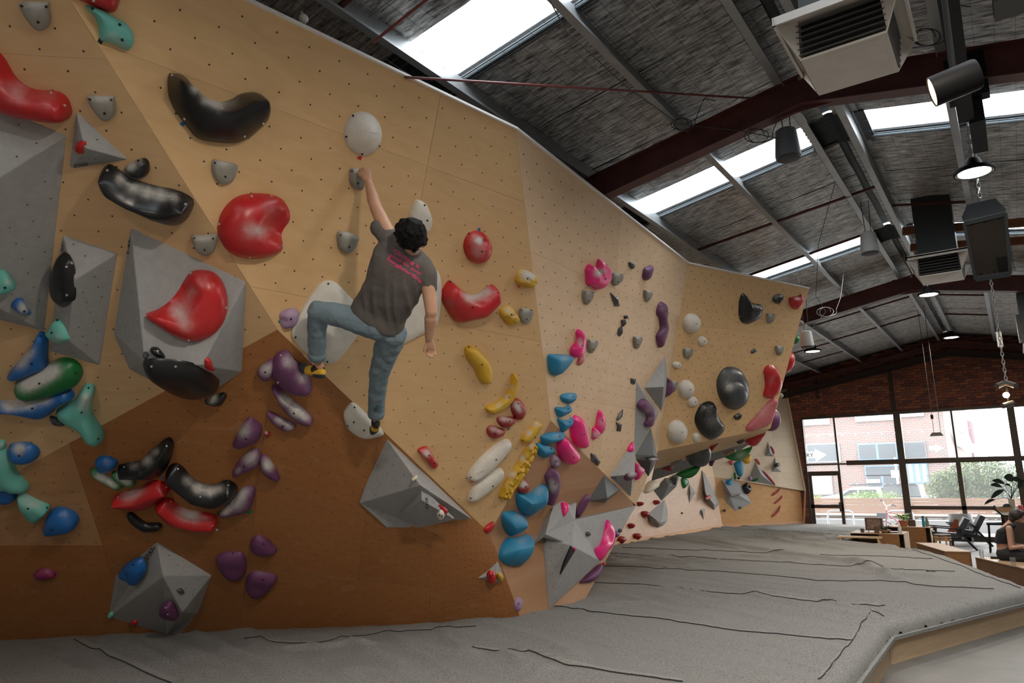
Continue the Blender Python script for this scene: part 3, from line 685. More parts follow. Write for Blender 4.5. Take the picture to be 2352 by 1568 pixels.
SEAMS = [[(1085, 1487), (1170, 1501), (1215, 1498), (1300, 1527), (1420, 1546), (1575, 1568)], [(1275, 1396), (1370, 1408), (1500, 1420), (1580, 1432), (1700, 1450), (1965, 1471)],
         [(1362, 1338), (1500, 1345), (1660, 1362), (1740, 1366), (1880, 1382), (2040, 1393)], [(1385, 1299), (1500, 1306), (1650, 1312), (1790, 1322), (1880, 1334), (2020, 1333), (2150, 1348), (2290, 1352)],
         [(1402, 1270), (1560, 1279), (1700, 1287), (1880, 1297), (1990, 1301), (2080, 1309), (2200, 1312)], [(1430, 1257), (1560, 1262), (1690, 1266), (1830, 1272), (2040, 1278), (2150, 1284)],
         [(170, 1475), (285, 1522), (330, 1543), (400, 1568)], [(2060, 1254), (2120, 1270), (2200, 1297), (2290, 1333), (2352, 1352)], [(2003, 1402), (2020, 1408), (2036, 1418)], [(1998, 1406), (1960, 1468), (1900, 1540), (1874, 1572)], [(560, 1470), (720, 1478), (880, 1452), (1100, 1438)]]
for sm in SEAMS:
    P = []
    for (x0, y0), (x1, y1) in zip(sm[:-1], sm[1:]):
        k = max(3, int(max(abs(x1 - x0), abs(y1 - y0)) / 7))
        for i in range(k): P.append((x0 + (x1 - x0) * i / k, y0 + (y1 - y0) * i / k + 1.6 * noise.noise(Vector((x0 + i * 0.3, y0, 0)))))
    P = [onmat(x, y) for x, y in P]
    MB().tube([p + np.array([0, 0, 0.006]) for p in P], 0.0058, 5).build('seam', seam_m, mt)
    L = []; Fv = []
    for i, p in enumerate(P):                            # the lapped strip beside each seam
        for w_ in (0.01, 0.10): L.append((p[0] - 0.3 * w_, p[1] + w_, zmat(p[0] - 0.3 * w_, p[1] + w_) + 0.0035 - 0.02 * w_))
    for i in range(len(P) - 1): Fv.append((2 * i, 2 * i + 1, 2 * i + 3, 2 * i + 2))
    obj('seam_lap', L, Fv, feltl, mt, True)
# ================================================================== HOLDS AND VOLUMES
def cast(x, y, bl=None):
    d = ray(x, y); best = None
    for b in (bl or BVHS):
        h = b.ray_cast(Vector(CAM), Vector(d))
        if h[0] is not None and (best is None or h[3] < best[3]): best = h
    if best is None: return None, None
    n = np.array(best[1]); 
    if n @ d > 0: n = -n
    return np.array(best[0]), n
HC = dict(red=((0.47, 0.016, 0.018), .33), darkred=((0.30, 0.012, 0.014), .4), black=((0.010, 0.010, 0.011), .30), stone=((0.27, 0.25, 0.21), .85), teal=((0.14, 0.46, 0.39), .5),
          blue=((0.012, 0.115, 0.36), .38), sea=((0.015, 0.20, 0.36), .55), green=((0.008, 0.15, 0.035), .4), purple=((0.135, 0.04, 0.11), .5), lilac=((0.33, 0.21, 0.33), .7),
          pink=((0.78, 0.022, 0.20), .35), yellow=((0.60, 0.35, 0.02), .5), white=((0.66, 0.61, 0.53), .6), grey=((0.25, 0.25, 0.245), .6), iron=((0.05, 0.055, 0.06), .35), cream=((0.62, 0.55, 0.42), .6),
          magenta=((0.22, 0.02, 0.09), .5), maroonh=((0.28, 0.012, 0.02), .4), rose=((0.52, 0.12, 0.13), .45), tan=((0.40, 0.27, 0.18), .6))
def hmat(c):
    col, ro = HC[c]; return mat('resin_' + c, col, ro, var=0.10, vscale=7, bump=0.12 if ro > .45 else 0.03, bscale=140, chalk=True)
TAPE = dict(red=(0.6, 0.02, 0.02), blue=(0.02, 0.14, 0.42), black=(0.01, 0.01, 0.01), green=(0.01, 0.22, 0.10), white=(0.7, 0.7, 0.68), orange=(0.75, 0.12, 0.02), yellow=(0.7, 0.42, 0.02), pinkt=(0.7, 0.12, 0.13))
def bolt_mesh(nm, m, r):
    p = MB(); p.lathe([(0.0, 0.0025), (r * .55, 0.0025), (r * .6, 0.004), (r * .9, 0.004), (r, 0.0015), (r, -0.004)], n=8)
    o = p.build('bolt', m); me = o.data; bpy.data.objects.remove(o); return me
BOLT = {'d': bolt_mesh('bolt', mat('bolt_steel_dark', (0.03, 0.03, 0.03), .4, .5), .0085), 'w': bolt_mesh('screw', mat('screw_zinc', (0.6, 0.58, 0.54), .35, .6), .0085)}
def smooth_loop(P, n):
    P = np.array(P, float); k = len(P); out = []
    # chord-length Catmull-Rom, resampled evenly
    for i in range(k):
        p0, p1, p2, p3 = P[i - 1], P[i], P[(i + 1) % k], P[(i + 2) % k]
        for t in np.linspace(0, 1, 8, endpoint=False):
            out.append(0.5 * ((2 * p1) + (-p0 + p2) * t + (2 * p0 - 5 * p1 + 4 * p2 - p3) * t * t + (-p0 + 3 * p1 - 3 * p2 + p3) * t ** 3))
    out = np.array(out); seg = np.linalg.norm(np.roll(out, -1, 0) - out, axis=1); s = np.concatenate([[0], np.cumsum(seg)]); tot = s[-1]
    q = np.linspace(0, tot, n, endpoint=False); pts = np.vstack([out, out[:1]])
    return np.stack([np.interp(q, s, pts[:, 0]), np.interp(q, s, pts[:, 1])], 1)
def near_poly(p, R):
    if len(R) == 1: return np.array(R[0])
    best = None
    for a, b in zip(R[:-1], R[1:]):
        a = np.array(a); b = np.array(b); t = np.clip((p - a) @ (b - a) / max(1e-12, (b - a) @ (b - a)), 0, 1); c = a + (b - a) * t; d = np.linalg.norm(p - c)
        if best is None or d < best[0]: best = (d, c)
    return best[1]
def place_bolt(par, bvh, px, kind='d', sc=1.0):
    d = ray(*px); h = bvh.ray_cast(Vector(CAM), Vector(d))
    if h[0] is None: return
    n = h[1] if h[1].dot(Vector(d)) < 0 else -h[1]
    q = n.to_track_quat('Z', 'Y'); linked(BOLT[kind], par, Matrix.Translation(h[0]) @ q.to_matrix().to_4x4() @ Matrix.Scale(sc, 4), 'bolt')
def tape_on(par, c, quad, pl=None):
    P = []
    for x, y in quad:
        p, n = cast(x, y)
        if p is None: return
        P.append(p + n * 0.0025)
    m = mat('tape_' + c, TAPE[c], .6); obj('tape', P, [tuple(range(len(P)))], m, par)
def H(label, c, f, pts, h=0.07, ridge=None, chalk=(), bolts=(), tape=None, sm=True, p=2.4, rim=0.16, n=40, rings=7, dents=(), bk='d', group=None, bs=1.0, name='climbing_hold', rough=0.0, bump=None, flat=0.0, plane=None, cat='climbing hold', q=None):
    px = fp(f, pts); s = FRM[f][2]; ox, oy = FRM[f][:2]
    lp = smooth_loop(px, n) if sm else np.array(px, float); n = len(lp)
    cen = lp.mean(0); RG = fp(f, ridge) if ridge else [tuple(cen)]
    rc = np.mean(RG, 0)
    if plane is None:
        P0, nn = cast(*cen)
        if P0 is None: P0, nn = cast(*rc)
        if P0 is None: print('MISS', label); return None
    else: P0, nn = plane
    q = (.60 if p > 1.9 else .88) if q is None else q
    off = rim * h; pl = (nn, float(nn @ P0) + off); u, v, _ = facet_axes(pl)
    Q = [hit(x, y, pl) for x, y in lp]; O = P0 + nn * off
    q2 = np.array([((a - O) @ u, (a - O) @ v) for a in Q]); r2 = [np.array([((hit(x, y, pl) - O) @ u), ((hit(x, y, pl) - O) @ v)]) for x, y in RG]
    DN = []
    for dx_, dy_, dr, dd in dents:
        (xx, yy), = fp(f, [(dx_, dy_)]); w_ = hit(xx, yy, pl); sc = np.linalg.norm(w_ - CAM) / FPX / s; DN.append((np.array([(w_ - O) @ u, (w_ - O) @ v]), dr * sc * 1.05, dd))
    tg = [near_poly(a, r2) for a in q2]
    V = []; F = []
    V += [O + u * a + v * b - nn * (off + 0.012) for a, b in q2]                # skirt, let into the wall
    for k in range(rings + 1):
        t = 1 - k / rings; t = t if k < rings else 0.035
        z = (h - off) * (max(0, 1 - t ** p)) ** q
        for a, g in zip(q2, tg):
            w_ = g + (a - g) * (t if flat == 0 else t); zz = z
            for dc, dr, dd in DN: zz -= dd * math.exp(-((np.linalg.norm(w_ - dc)) / dr) ** 2.5)
            if rough: zz += rough * noise.noise(Vector((w_[0] * 30, w_[1] * 30, h * 90)))
            V.append(O + u * w_[0] + v * w_[1] + nn * max(zz, -off * 0.8))
    for k in range(rings + 1):
        for i in range(n): F.append((k * n + i, k * n + (i + 1) % n, (k + 1) * n + (i + 1) % n, (k + 1) * n + i))
    F.append(tuple((rings + 1) * n + i for i in range(n)))
    V = np.array(V)
    o = obj(name, V, F, hmat(c), None, True, origin=P0)
    bm = bmesh.new(); bm.from_mesh(o.data); bmesh.ops.triangulate(bm, faces=[ff for ff in bm.faces if len(ff.verts) > 4]); bmesh.ops.remove_doubles(bm, verts=bm.verts, dist=4e-4); bmesh.ops.recalc_face_normals(bm, faces=bm.faces); bm.to_mesh(o.data); bm.free()
    smooth_by_angle(o.data, 42 if sm else 25)
    tag(o, label, cat, group)
    me = o.data; W = np.array([vv.co for vv in me.vertices]) + P0
    at = me.attributes.new('chalk', 'FLOAT', 'POINT'); CK = [(*fp(f, [(a, b)])[0], r / s, k[0] if k else 1.0) for a, b, r, *k in chalk]
    vals = []
    for q in W:
        X, Y, _ = proj(q); vals.append(min(1.0, sum(k * math.exp(-(((X - a) ** 2 + (Y - b) ** 2) / (r * r)) ** 1.3) for a, b, r, k in CK)))
    at.data.foreach_set('value', vals)
    bv = BVHTree.FromPolygons([tuple(q) for q in W], [tuple(pp.vertices) for pp in me.polygons])
    for bq in bolts: place_bolt(o, bv, fp(f, [bq])[0], bk, bs)
    if tape: tape_on(o, tape[0], fp(f, tape[1]))
    o['_n'] = 0; del o['_n']
    HB[label] = (o, bv)
    return o
HB = {}
def ell(cx, cy, rx, ry, rot=0, n=12):
    c, s = math.cos(math.radians(rot)), math.sin(math.radians(rot))
    return [(cx + rx * math.cos(t) * c - ry * math.sin(t) * s, cy + rx * math.cos(t) * s + ry * math.sin(t) * c) for t in [2 * math.pi * k / n for k in range(n)]]
VM = {'grey': mat('volume_grey', (0.33, 0.325, 0.315), .72, var=.07, vscale=18, bump=.18, bscale=260, chalk=True), 'speck': mat('volume_speckle', (0.085, 0.088, 0.088), .55, col2=(0.17, 0.175, 0.175), vscale=60, bump=.12, bscale=200, chalk=True),
      'pale': mat('volume_pale', (0.33, 0.335, 0.34), .7, var=.05, vscale=18, bump=.1, bscale=200, chalk=True), 'dark': mat('volume_shaded', (0.05, 0.05, 0.05), .6, var=.2, vscale=30, chalk=True)}
nut_v = mat('t_nut_volume', (0.02, 0.02, 0.02), .6)
def VOL(label, f, base, inner, faces, c='grey', nuts=0.16, chalk=(), plane=None, ref=None, add=True, text=None, hb=None):
    px = fp(f, base); cen = np.mean(px, 0) if ref is None else fp(f, [ref])[0]; s = FRM[f][2]
    if plane is None:
        P0, nn = cast(*cen)
        if P0 is None: print('MISS', label); return
    else: P0, nn = plane
    pl = (nn, float(nn @ P0)); B = []
    for i, (x, y) in enumerate(px):
        hh = (hb[i] if hb else 0.0); B.append(hit(x, y, (nn, pl[1] + hh)))
    I = [hit(*fp(f, [(x, y)])[0], (nn, pl[1] + hh)) for x, y, hh in inner]
    W = np.array(B + I); nb = len(B); u, v, _ = facet_axes(pl)
    W2 = np.array([((a - P0) @ u, (a - P0) @ v, (a - P0) @ nn) for a in W])
    lo = [a - nn * (0.02 + (hb[i] if hb else 0)) for i, a in enumerate(B)]
    V = np.vstack([W, lo]); m0 = len(W)
    Fs = [tuple(q) for q in faces] + [(i, (i + 1) % nb, m0 + (i + 1) % nb, m0 + i) for i in range(nb)] + [tuple(range(m0 + nb - 1, m0 - 1, -1))]
    o = obj('volume', V, Fs, VM[c], None, False, origin=P0)
    bm = bmesh.new(); bm.from_mesh(o.data); bmesh.ops.triangulate(bm, faces=[q for q in bm.faces if len(q.verts) > 4]); bmesh.ops.recalc_face_normals(bm, faces=bm.faces); bm.to_mesh(o.data); bm.free()
    tag(o, label, 'climbing volume')
    me = o.data; WW = np.array([q.co for q in me.vertices]) + P0
    bv = BVHTree.FromPolygons([tuple(q) for q in WW], [tuple(q.vertices) for q in me.polygons])
    bev = o.modifiers.new('edge', 'BEVEL'); bev.width = 0.008; bev.segments = 2; bev.limit_method = 'ANGLE'; bev.angle_limit = math.radians(12)
    at = me.attributes.new('chalk', 'FLOAT', 'POINT')
    if nuts:
        nm = MB()
        for q in faces:
            P3 = [W[i] for i in q]; pq = plane3(P3[0], P3[1], P3[2])
            e = nrm(np.mean(P3, 0) - CAM)
            if pq[0] @ e > -0.05: continue
            lattice(P3, pq, np.mean(P3, 0), nuts, 0.03, 0.0055, nm, 0.004)
        if nm.v: nm.build('bolt_hole_field', nut_v, o)['kind'] = 'stuff'
    if add: BVHS.append(bv)
    HB[label] = (o, bv)
    if text: letter(o, bv, text[0], fp(f, [text[1]])[0], fp(f, [text[2]])[0], text[3] / s)
    return o
ink = mat('marker_ink', (0.02, 0.02, 0.02), .7)
def letter(par, bv, s, p0, p1, hpx, m=None, lift=0.003, bold=0.02, name='lettering', joined=True, skew=None):
    """print lettering on a surface along the pixel baseline p0-p1"""
    V, F = text_mesh(s, 1.0, bold); wmax = max(a for a, _ in V); L = math.hypot(p1[0] - p0[0], p1[1] - p0[1])
    e1 = np.array([(p1[0] - p0[0]) / wmax, (p1[1] - p0[1]) / wmax]); e2 = np.array([(p1[1] - p0[1]) / L, -(p1[0] - p0[0]) / L]) * hpx / 0.72
    if skew is not None: e2 = np.array(skew)
    out = []; ok = True; last = None
    for a, b in V:
        x, y = np.array(p0) + e1 * a + e2 * b; d = ray(x, y); h = bv.ray_cast(Vector(CAM), Vector(d))
        if h[0] is None: q = last
        else:
            nn = h[1] if h[1].dot(Vector(d)) < 0 else -h[1]; q = np.array(h[0]) + np.array(nn) * lift
        last = q; out.append(q)
    if any(q is None for q in out): return
    o = obj(name, out, F, m or ink, par); o['kind'] = 'stuff'; return o
# ------------------------------------------------------------------ left steep panel: volumes first
VOL('huge grey volume cut off by the left edge of the photo', 'a', [(-330, 560), (430, 868), (285, 2130), (-420, 1950)], [(-150, 1230, .34), (-170, 1900, .30)],
    [(0, 1, 4), (1, 2, 5, 4), (2, 3, 5), (3, 0, 4, 5)], nuts=.2, ref=(60, 1400))
VOL('small grey pyramid volume right of the huge cut-off volume', 'a', [(490, 715), (824, 1026), (470, 1083), (445, 1072)], [(545, 950, .14)], [(0, 1, 4), (1, 2, 4), (2, 3, 4), (3, 0, 4)], nuts=.14, text=('STAXIII', (478, 1078), (565, 1062), 22))
VOL('tall narrow grey volume between the two biggest left volumes', 'b', [(404, 108), (756, 228), (643, 950), (320, 858), (372, 330)], [(480, 400, .17), (440, 790, .16)],
    [(0, 1, 5), (1, 2, 6, 5), (2, 3, 6), (3, 4, 5, 6), (4, 0, 5)], nuts=.15, text=('STAXIII', (412, 215), (404, 140), 18))
VOL('big grey boulder volume carrying the large red hold', 'b', [(840, 62), (1582, 410), (1557, 990), (1415, 1088), (1060, 1094), (830, 972), (730, 742)], [(930, 925, .42), (1300, 948, .40)],
    [(0, 1, 2, 8, 7), (2, 3, 8), (3, 4, 7, 8), (4, 5, 7), (5, 6, 7), (6, 0, 7)], nuts=.22, ref=(1150, 700), text=('STAXIII', (830, 235), (838, 110), 24))
VOL('grey faceted volume low on the brown panel above the mat', 'c', [(930, 733), (1254, 930), (1175, 1150), (1070, 1280), (990, 1280), (643, 1178), (680, 935)], [(965, 935, .20), (1080, 1150, .24)],
    [(0, 1, 7), (1, 8, 7), (1, 2, 8), (2, 3, 4, 8), (4, 5, 7, 8), (5, 6, 0, 7)], nuts=.2, text=('STAXIII', (878, 842), (930, 752), 28))
# ------------------------------------------------------------------ left steep panel: holds
SH = dict(c='stone', h=.055, p=3.0, rim=.5, bs=.9)
def shield(label, f, pts, ch=None, **k):
    a = dict(SH); a.update(k); x = sum(q[0] for q in pts[:3]) / 3; y = sum(q[1] for q in pts[:3]) / 3; w = max(q[0] for q in pts) - min(q[0] for q in pts)
    cx = sum(q[0] for q in pts) / len(pts); top = min(q[1] for q in pts); ht = max(q[1] for q in pts) - top
    xs = [q[0] for q in pts]
    H(label, a.pop('c'), f, pts, a.pop('h'), ridge=[(cx - w * .18, top + ht * .28), (cx + w * .2, top + ht * .28)], chalk=[(cx, top, w * .42, .8)],
      bolts=[(min(xs) + w * .10, top + ht * .12), (max(xs) - w * .12, top + ht * .13), (cx + w * .05, top + ht * .68)], **a)
shield('grey stone edge hold in the upper left corner', 'a', [(122, 22), (210, 18), (302, 18), (306, 60), (318, 120), (308, 165), (288, 188), (258, 200), (225, 188), (195, 160), (165, 120), (143, 80)])
shield('grey stone edge hold right of the red horn hold', 'a', [(562, 622), (640, 627), (722, 623), (730, 650), (736, 690), (730, 745), (690, 778), (650, 770), (612, 730), (578, 680)])
shield('grey stone edge hold below the black batwing hold', 'a', [(1380, 1028), (1440, 1040), (1523, 1060), (1522, 1105), (1500, 1160), (1450, 1186), (1410, 1175), (1375, 1120), (1368, 1070)])
shield('grey stone edge hold at the seam left of the round red hold', 'b', [(1234, 118), (1290, 125), (1384, 116), (1389, 170), (1375, 220), (1330, 246), (1290, 235), (1252, 195), (1237, 150)])
H('red hold cut off by the top edge of the photo', 'red', 'a', [(430, -90), (600, -130), (770, -60), (768, 10), (740, 76), (700, 76), (630, 50), (560, 20), (480, -20)], .10, bolts=[(602, 2)], bk='w')
H('teal leaf shaped hold at the top with black tape', 'teal', 'a', [(552, 40), (600, 45), (655, 68), (740, 112), (800, 142), (842, 190), (858, 240), (852, 290), (826, 325), (790, 312), (730, 282), (652, 260), (640, 210), (626, 140), (595, 90), (562, 62)], .09,
  ridge=[(640, 110), (720, 190), (800, 230)], bolts=[(594, 60), (768, 160), (786, 255)], chalk=[(720, 255, 60, .6), (800, 300, 40, .5)], tape=('black', [(625, 265), (640, 242), (665, 262), (650, 288)]))
H('big glossy red horn hold at the left edge', 'red', 'a', [(-60, 330), (0, 362), (40, 420), (80, 490), (140, 550), (190, 576), (260, 590), (330, 590), (390, 608), (427, 642), (447, 690), (457, 742), (440, 766), (380, 779), (300, 773), (200, 757), (110, 745), (40, 717), (-60, 640)], .17,
  ridge=[(-20, 500), (80, 600), (200, 640), (330, 670), (400, 690)], bolts=[(228, 568), (330, 600), (412, 678)], chalk=[(110, 590, 90, .55), (300, 620, 80, .3)], bk='w')
H('big glossy black batwing hold on the upper pale panel', 'black', 'a', [(1100, 473), (1150, 475), (1190, 490), (1216, 522), (1260, 572), (1320, 622), (1380, 648), (1440, 658), (1500, 640), (1560, 607), (1630, 595), (1672, 602), (1706, 640), (1728, 720), (1720, 780), (1680, 822), (1600, 887), (1520, 919), (1440, 919), (1330, 907), (1265, 882), (1200, 802), (1140, 722), (1100, 640), (1088, 560), (1090, 500)], .22,
  ridge=[(1108, 500), (1180, 560), (1300, 672), (1420, 722), (1500, 690), (1580, 640), (1660, 640)], bolts=[(1426, 700), (1188, 764), (1572, 876), (1692, 792), (1265, 580), (1110, 485)], bk='w', chalk=[(1330, 640, 50, .8), (1250, 570, 40, .8), (1410, 670, 50, .9), (1500, 655, 45, .5)], tape=('blue', [(1155, 795), (1172, 780), (1192, 798), (1175, 814)]), p=1.5, n=64)
H('long black trough hold with chalky dish', 'black', 'a', [(690, 1067), (716, 1075), (760, 1105), (830, 1150), (920, 1186), (1010, 1211), (1110, 1230), (1180, 1256), (1239, 1300), (1226, 1370), (1190, 1421), (1140, 1449), (1080, 1446), (980, 1407), (860, 1342), (760, 1287), (680, 1236), (640, 1186), (645, 1120), (665, 1080)], .2,
  ridge=[(695, 1110), (750, 1195), (860, 1262), (990, 1305), (1110, 1312), (1205, 1300)], dents=[(930, 1225, 60, .05), (1040, 1250, 60, .05)], p=1.5, bolts=[(690, 1098), (1190, 1315), (1092, 1268)], bk='w', chalk=[(780, 1150, 45, .9), (860, 1200, 50, .9), (950, 1235, 50, .9), (1040, 1255, 50, .9), (1120, 1270, 40, .7)], n=56)
H('small black pod hold above the trough hold', 'black', 'a', [(805, 1075), (850, 1045), (890, 1028), (930, 1022), (955, 1050), (956, 1110), (925, 1141), (880, 1149), (830, 1131), (808, 1100)], .09, chalk=[(840, 1065, 45, .9), (900, 1030, 25, .6)], bolts=[(892, 1036), (934, 1060)])
H('round red hold with a scooped dish on the pale panel', 'red', 'a', [(1405, 1480), (1420, 1400), (1460, 1330), (1520, 1276), (1600, 1250), (1700, 1248), (1790, 1266), (1841, 1310), (1874, 1380), (1866, 1430), (1836, 1470), (1818, 1510), (1822, 1550), (1826, 1580), (1811, 1616), (1760, 1641), (1680, 1661), (1600, 1663), (1520, 1646), (1460, 1606), (1425, 1550), (1403, 1490)], .17,
  ridge=[(1560, 1450), (1620, 1440)], dents=[(1760, 1450, 100, .105)], bolts=[(1618, 1263), (1413, 1441), (1604, 1652), (1813, 1577), (1857, 1340), (1745, 1262), (1480, 1625)], bk='w', chalk=[(1610, 1480, 70, .6), (1690, 1490, 50, .5), (1730, 1330, 60, .35)], n=56, p=2.0)
H('tiny red jib on the small pyramid volume', 'red', 'a', [(490, 965), (500, 925), (525, 905), (537, 915), (530, 960), (512, 990), (497, 982)], .03)
H('teal pocket hold on the huge cut-off volume', 'teal', 'b', [(-70, 330), (0, 348), (45, 352), (80, 390), (102, 425), (60, 468), (0, 480), (-70, 470)], .09, chalk=[(55, 410, 30, .8)], bolts=[(30, 448)])
H('small blue hold with chalked dish on the huge cut-off volume', 'blue', 'b', [(78, 565), (110, 528), (150, 525), (165, 560), (200, 600), (192, 618), (150, 618), (100, 598)], .05, chalk=[(150, 580, 45)], bolts=[(155, 600)])
H('narrow glossy black hold on the tall grey volume', 'black', 'b', [(405, 222), (440, 270), (459, 330), (466, 450), (460, 530), (405, 574), (360, 541), (343, 480), (350, 360), (375, 280)], .08, bolts=[(430, 315), (430, 495)], bk='w', sm=True)
H('teal fin hold low on the tall grey volume', 'teal', 'b', [(372, 650), (410, 700), (431, 770), (420, 796), (370, 806), (320, 766), (308, 736), (340, 700)], .07, chalk=[(370, 780, 45, .6)], bolts=[(334, 738), (370, 660)])
H('large red comma hold with a scoop on the boulder volume', 'red', 'b', [(940, 618), (1010, 592), (1080, 546), (1140, 480), (1180, 410), (1225, 350), (1290, 337), (1370, 350), (1430, 410), (1461, 500), (1461, 600), (1430, 692), (1370, 757), (1290, 792), (1210, 794), (1130, 766), (1050, 721), (980, 676), (936, 642)], .16,
  ridge=[(1160, 660), (1280, 590), (1330, 480)], dents=[(1140, 575, 70, .085), (1195, 480, 55, .08)], bolts=[(1226, 358), (941, 629), (1214, 786), (1450, 578)], bk='w', chalk=[(1150, 600, 70, .75), (1230, 480, 40, .5), (1200, 690, 60, .5), (1300, 400, 60, .3)], n=52, p=2.0)
H('small black pocket hold ringed with chalk on the boulder volume', 'black', 'b', [(965, 842), (985, 828), (1022, 838), (1062, 896), (1015, 897), (975, 872)], .05, bolts=[(1012, 858)], bk='w')
H('tiny black knob at the corner of the boulder volume', 'iron', 'b', ell(937, 885, 20, 24), .05)
H('small red crescent on the boulder volume', 'red', 'b', [(1322, 915), (1346, 902), (1348, 940), (1376, 976), (1350, 986), (1325, 962)], .04)
H('wide black scoop under the boulder volume', 'black', 'b', [(918, 945), (970, 930), (1100, 935), (1210, 950), (1300, 985), (1380, 1040), (1413, 1086), (1350, 1111), (1250, 1131), (1170, 1129), (1080, 1096), (1000, 1041), (940, 981)], .12, ridge=[(1050, 990), (1200, 1050), (1290, 1070)], bolts=[(975, 955), (1130, 955)], bk='w')
H('small half black hold with chalky back under the boulder volume', 'black', 'b', [(1315, 1175), (1360, 1150), (1410, 1132), (1450, 1130), (1453, 1160), (1430, 1196), (1385, 1201), (1330, 1190)], .07, chalk=[(1360, 1155, 45)], bolts=[(1370, 1183)], bk='w')
H('small lilac pinch with green tape left of the white shield', 'lilac', 'b', [(1800, 625), (1830, 595), (1880, 582), (1915, 596), (1919, 640), (1895, 690), (1850, 711), (1812, 700)], .07, dents=[(1810, 660, 22, .03)], bolts=[(1871, 650)], chalk=[(1880, 610, 40, .4)], tape=('green', [(1785, 665), (1800, 655), (1812, 668), (1796, 680)]))
H('blue fin hold on the left above the green hold', 'blue', 'b', [(250, 738), (290, 750), (306, 780), (306, 900), (300, 960), (200, 1001), (100, 1036), (60, 1031), (50, 1005), (130, 910), (200, 830)], .10, ridge=[(250, 800), (230, 900), (130, 980)], bolts=[(204, 937), (262, 760)], chalk=[(130, 930, 60, .9), (190, 860, 50, .8)])
H('green capsule hold with chalk at the left', 'green', 'b', [(100, 1060), (160, 1020), (260, 970), (370, 915), (430, 907), (490, 930), (529, 985), (520, 1040), (470, 1090), (370, 1126), (260, 1151), (180, 1156), (120, 1131), (97, 1090)], .13, ridge=[(180, 1090), (300, 1040), (420, 985)], chalk=[(170, 1060, 80), (260, 1015, 80), (340, 975, 70, .9)], bolts=[(254, 1065), (485, 1000)])
H('long blue wing hold under the green capsule', 'blue', 'b', [(-40, 1185), (60, 1180), (170, 1166), (280, 1146), (370, 1110), (430, 1098), (482, 1142), (440, 1170), (380, 1201), (340, 1250), (280, 1283), (200, 1266), (120, 1241), (60, 1236), (-40, 1230)], .11, ridge=[(40, 1205), (200, 1215), (330, 1180), (420, 1135)], chalk=[(60, 1195, 70), (180, 1180, 70), (290, 1155, 60, .9)], bolts=[(210, 1225), (415, 1130)])
H('teal boomerang hold at the edge of the brown panel', 'teal', 'b', [(545, 1080), (590, 1077), (608, 1110), (592, 1170), (586, 1230), (602, 1290), (642, 1340), (667, 1400), (652, 1446), (610, 1447), (560, 1411), (520, 1351), (480, 1321), (420, 1301), (370, 1276), (364, 1240), (420, 1205), (490, 1165), (520, 1110)], .13, ridge=[(570, 1120), (530, 1240), (590, 1370)], chalk=[(540, 1200, 60, .7), (560, 1140, 40, .5)], bolts=[(524, 1250), (630, 1420), (570, 1095)], n=52)
H('small dark oval foothold below the long blue wing', 'iron', 'b', [(323, 1275), (380, 1293), (421, 1325), (400, 1336), (345, 1326), (325, 1300)], .04, bolts=[(370, 1305)])
H('blue bean hold with a chalked pocket at the left edge', 'blue', 'b', [(60, 1465), (110, 1450), (180, 1452), (236, 1480), (253, 1515), (236, 1551), (180, 1568), (120, 1566), (75, 1546), (54, 1500)], .11, dents=[(125, 1480, 38, .04)], chalk=[(125, 1485, 50)], bolts=[(125, 1530)])
H('tiny pale teal knob at the left edge', 'teal', 'b', [(-20, 1435), (20, 1432), (38, 1455), (30, 1482), (-20, 1492)], .05, chalk=[(10, 1460, 25, .7)])
H('large teal sloper at the left edge of the brown panel', 'teal', 'c', [(-60, 150), (0, 170), (50, 208), (76, 250), (92, 310), (122, 350), (160, 390), (167, 425), (100, 431), (50, 411), (-60, 400)], .13, ridge=[(-10, 270), (50, 350)], chalk=[(30, 240, 60, .4)])
H('blue hold cut by the left edge under the teal sloper', 'blue', 'c', [(-60, 415), (0, 408), (60, 425), (99, 465), (80, 491), (40, 498), (-60, 490)], .09)
H('teal wedge hold with black tape at the left', 'teal', 'c', [(110, 445), (150, 455), (220, 490), (287, 520), (286, 545), (230, 606), (200, 611), (165, 586), (130, 530)], .10, ridge=[(150, 500), (210, 545), (260, 540)], chalk=[(160, 490, 55, .6), (220, 515, 40, .5)], bolts=[(166, 535), (277, 530)], tape=('black', [(192, 608), (212, 606), (214, 620), (196, 622)]))
H('round blue sloper beside the teal wedge', 'blue', 'c', [(260, 650), (270, 600), (300, 555), (340, 535), (400, 545), (450, 575), (466, 610), (450, 642), (380, 667), (310, 680), (268, 674)], .14, ridge=[(330, 610), (390, 610)], chalk=[(400, 580, 40, .3)], bolts=[(308, 660), (450, 618)])
H('thin magenta pinch low on the brown panel', 'magenta', 'c', [(203, 925), (230, 900), (280, 894), (327, 915), (327, 935), (295, 941), (260, 956), (213, 946)], .06, ridge=[(240, 915), (300, 920)], chalk=[(270, 905, 30, .2)])
H('small blue twin hold above the green slots', 'blue', 'c', [(561, 260), (590, 231), (640, 229), (691, 255), (692, 280), (660, 311), (610, 322), (573, 305)], .08, dents=[(610, 290, 28, .03)], chalk=[(635, 265, 30, .3)])
H('left green slot hold rubbed with chalk', 'green', 'c', [(537, 300), (570, 304), (640, 345), (722, 390), (723, 413), (680, 412), (600, 366), (543, 330)], .06, ridge=[(570, 325), (690, 395)], chalk=[(600, 345, 50), (670, 385, 40)])
H('right green slot hold rubbed with chalk', 'green', 'c', [(664, 320), (720, 318), (792, 365), (803, 390), (760, 400), (700, 376), (666, 345)], .06, ridge=[(700, 345), (765, 380)], chalk=[(720, 345, 40), (760, 375, 30)])
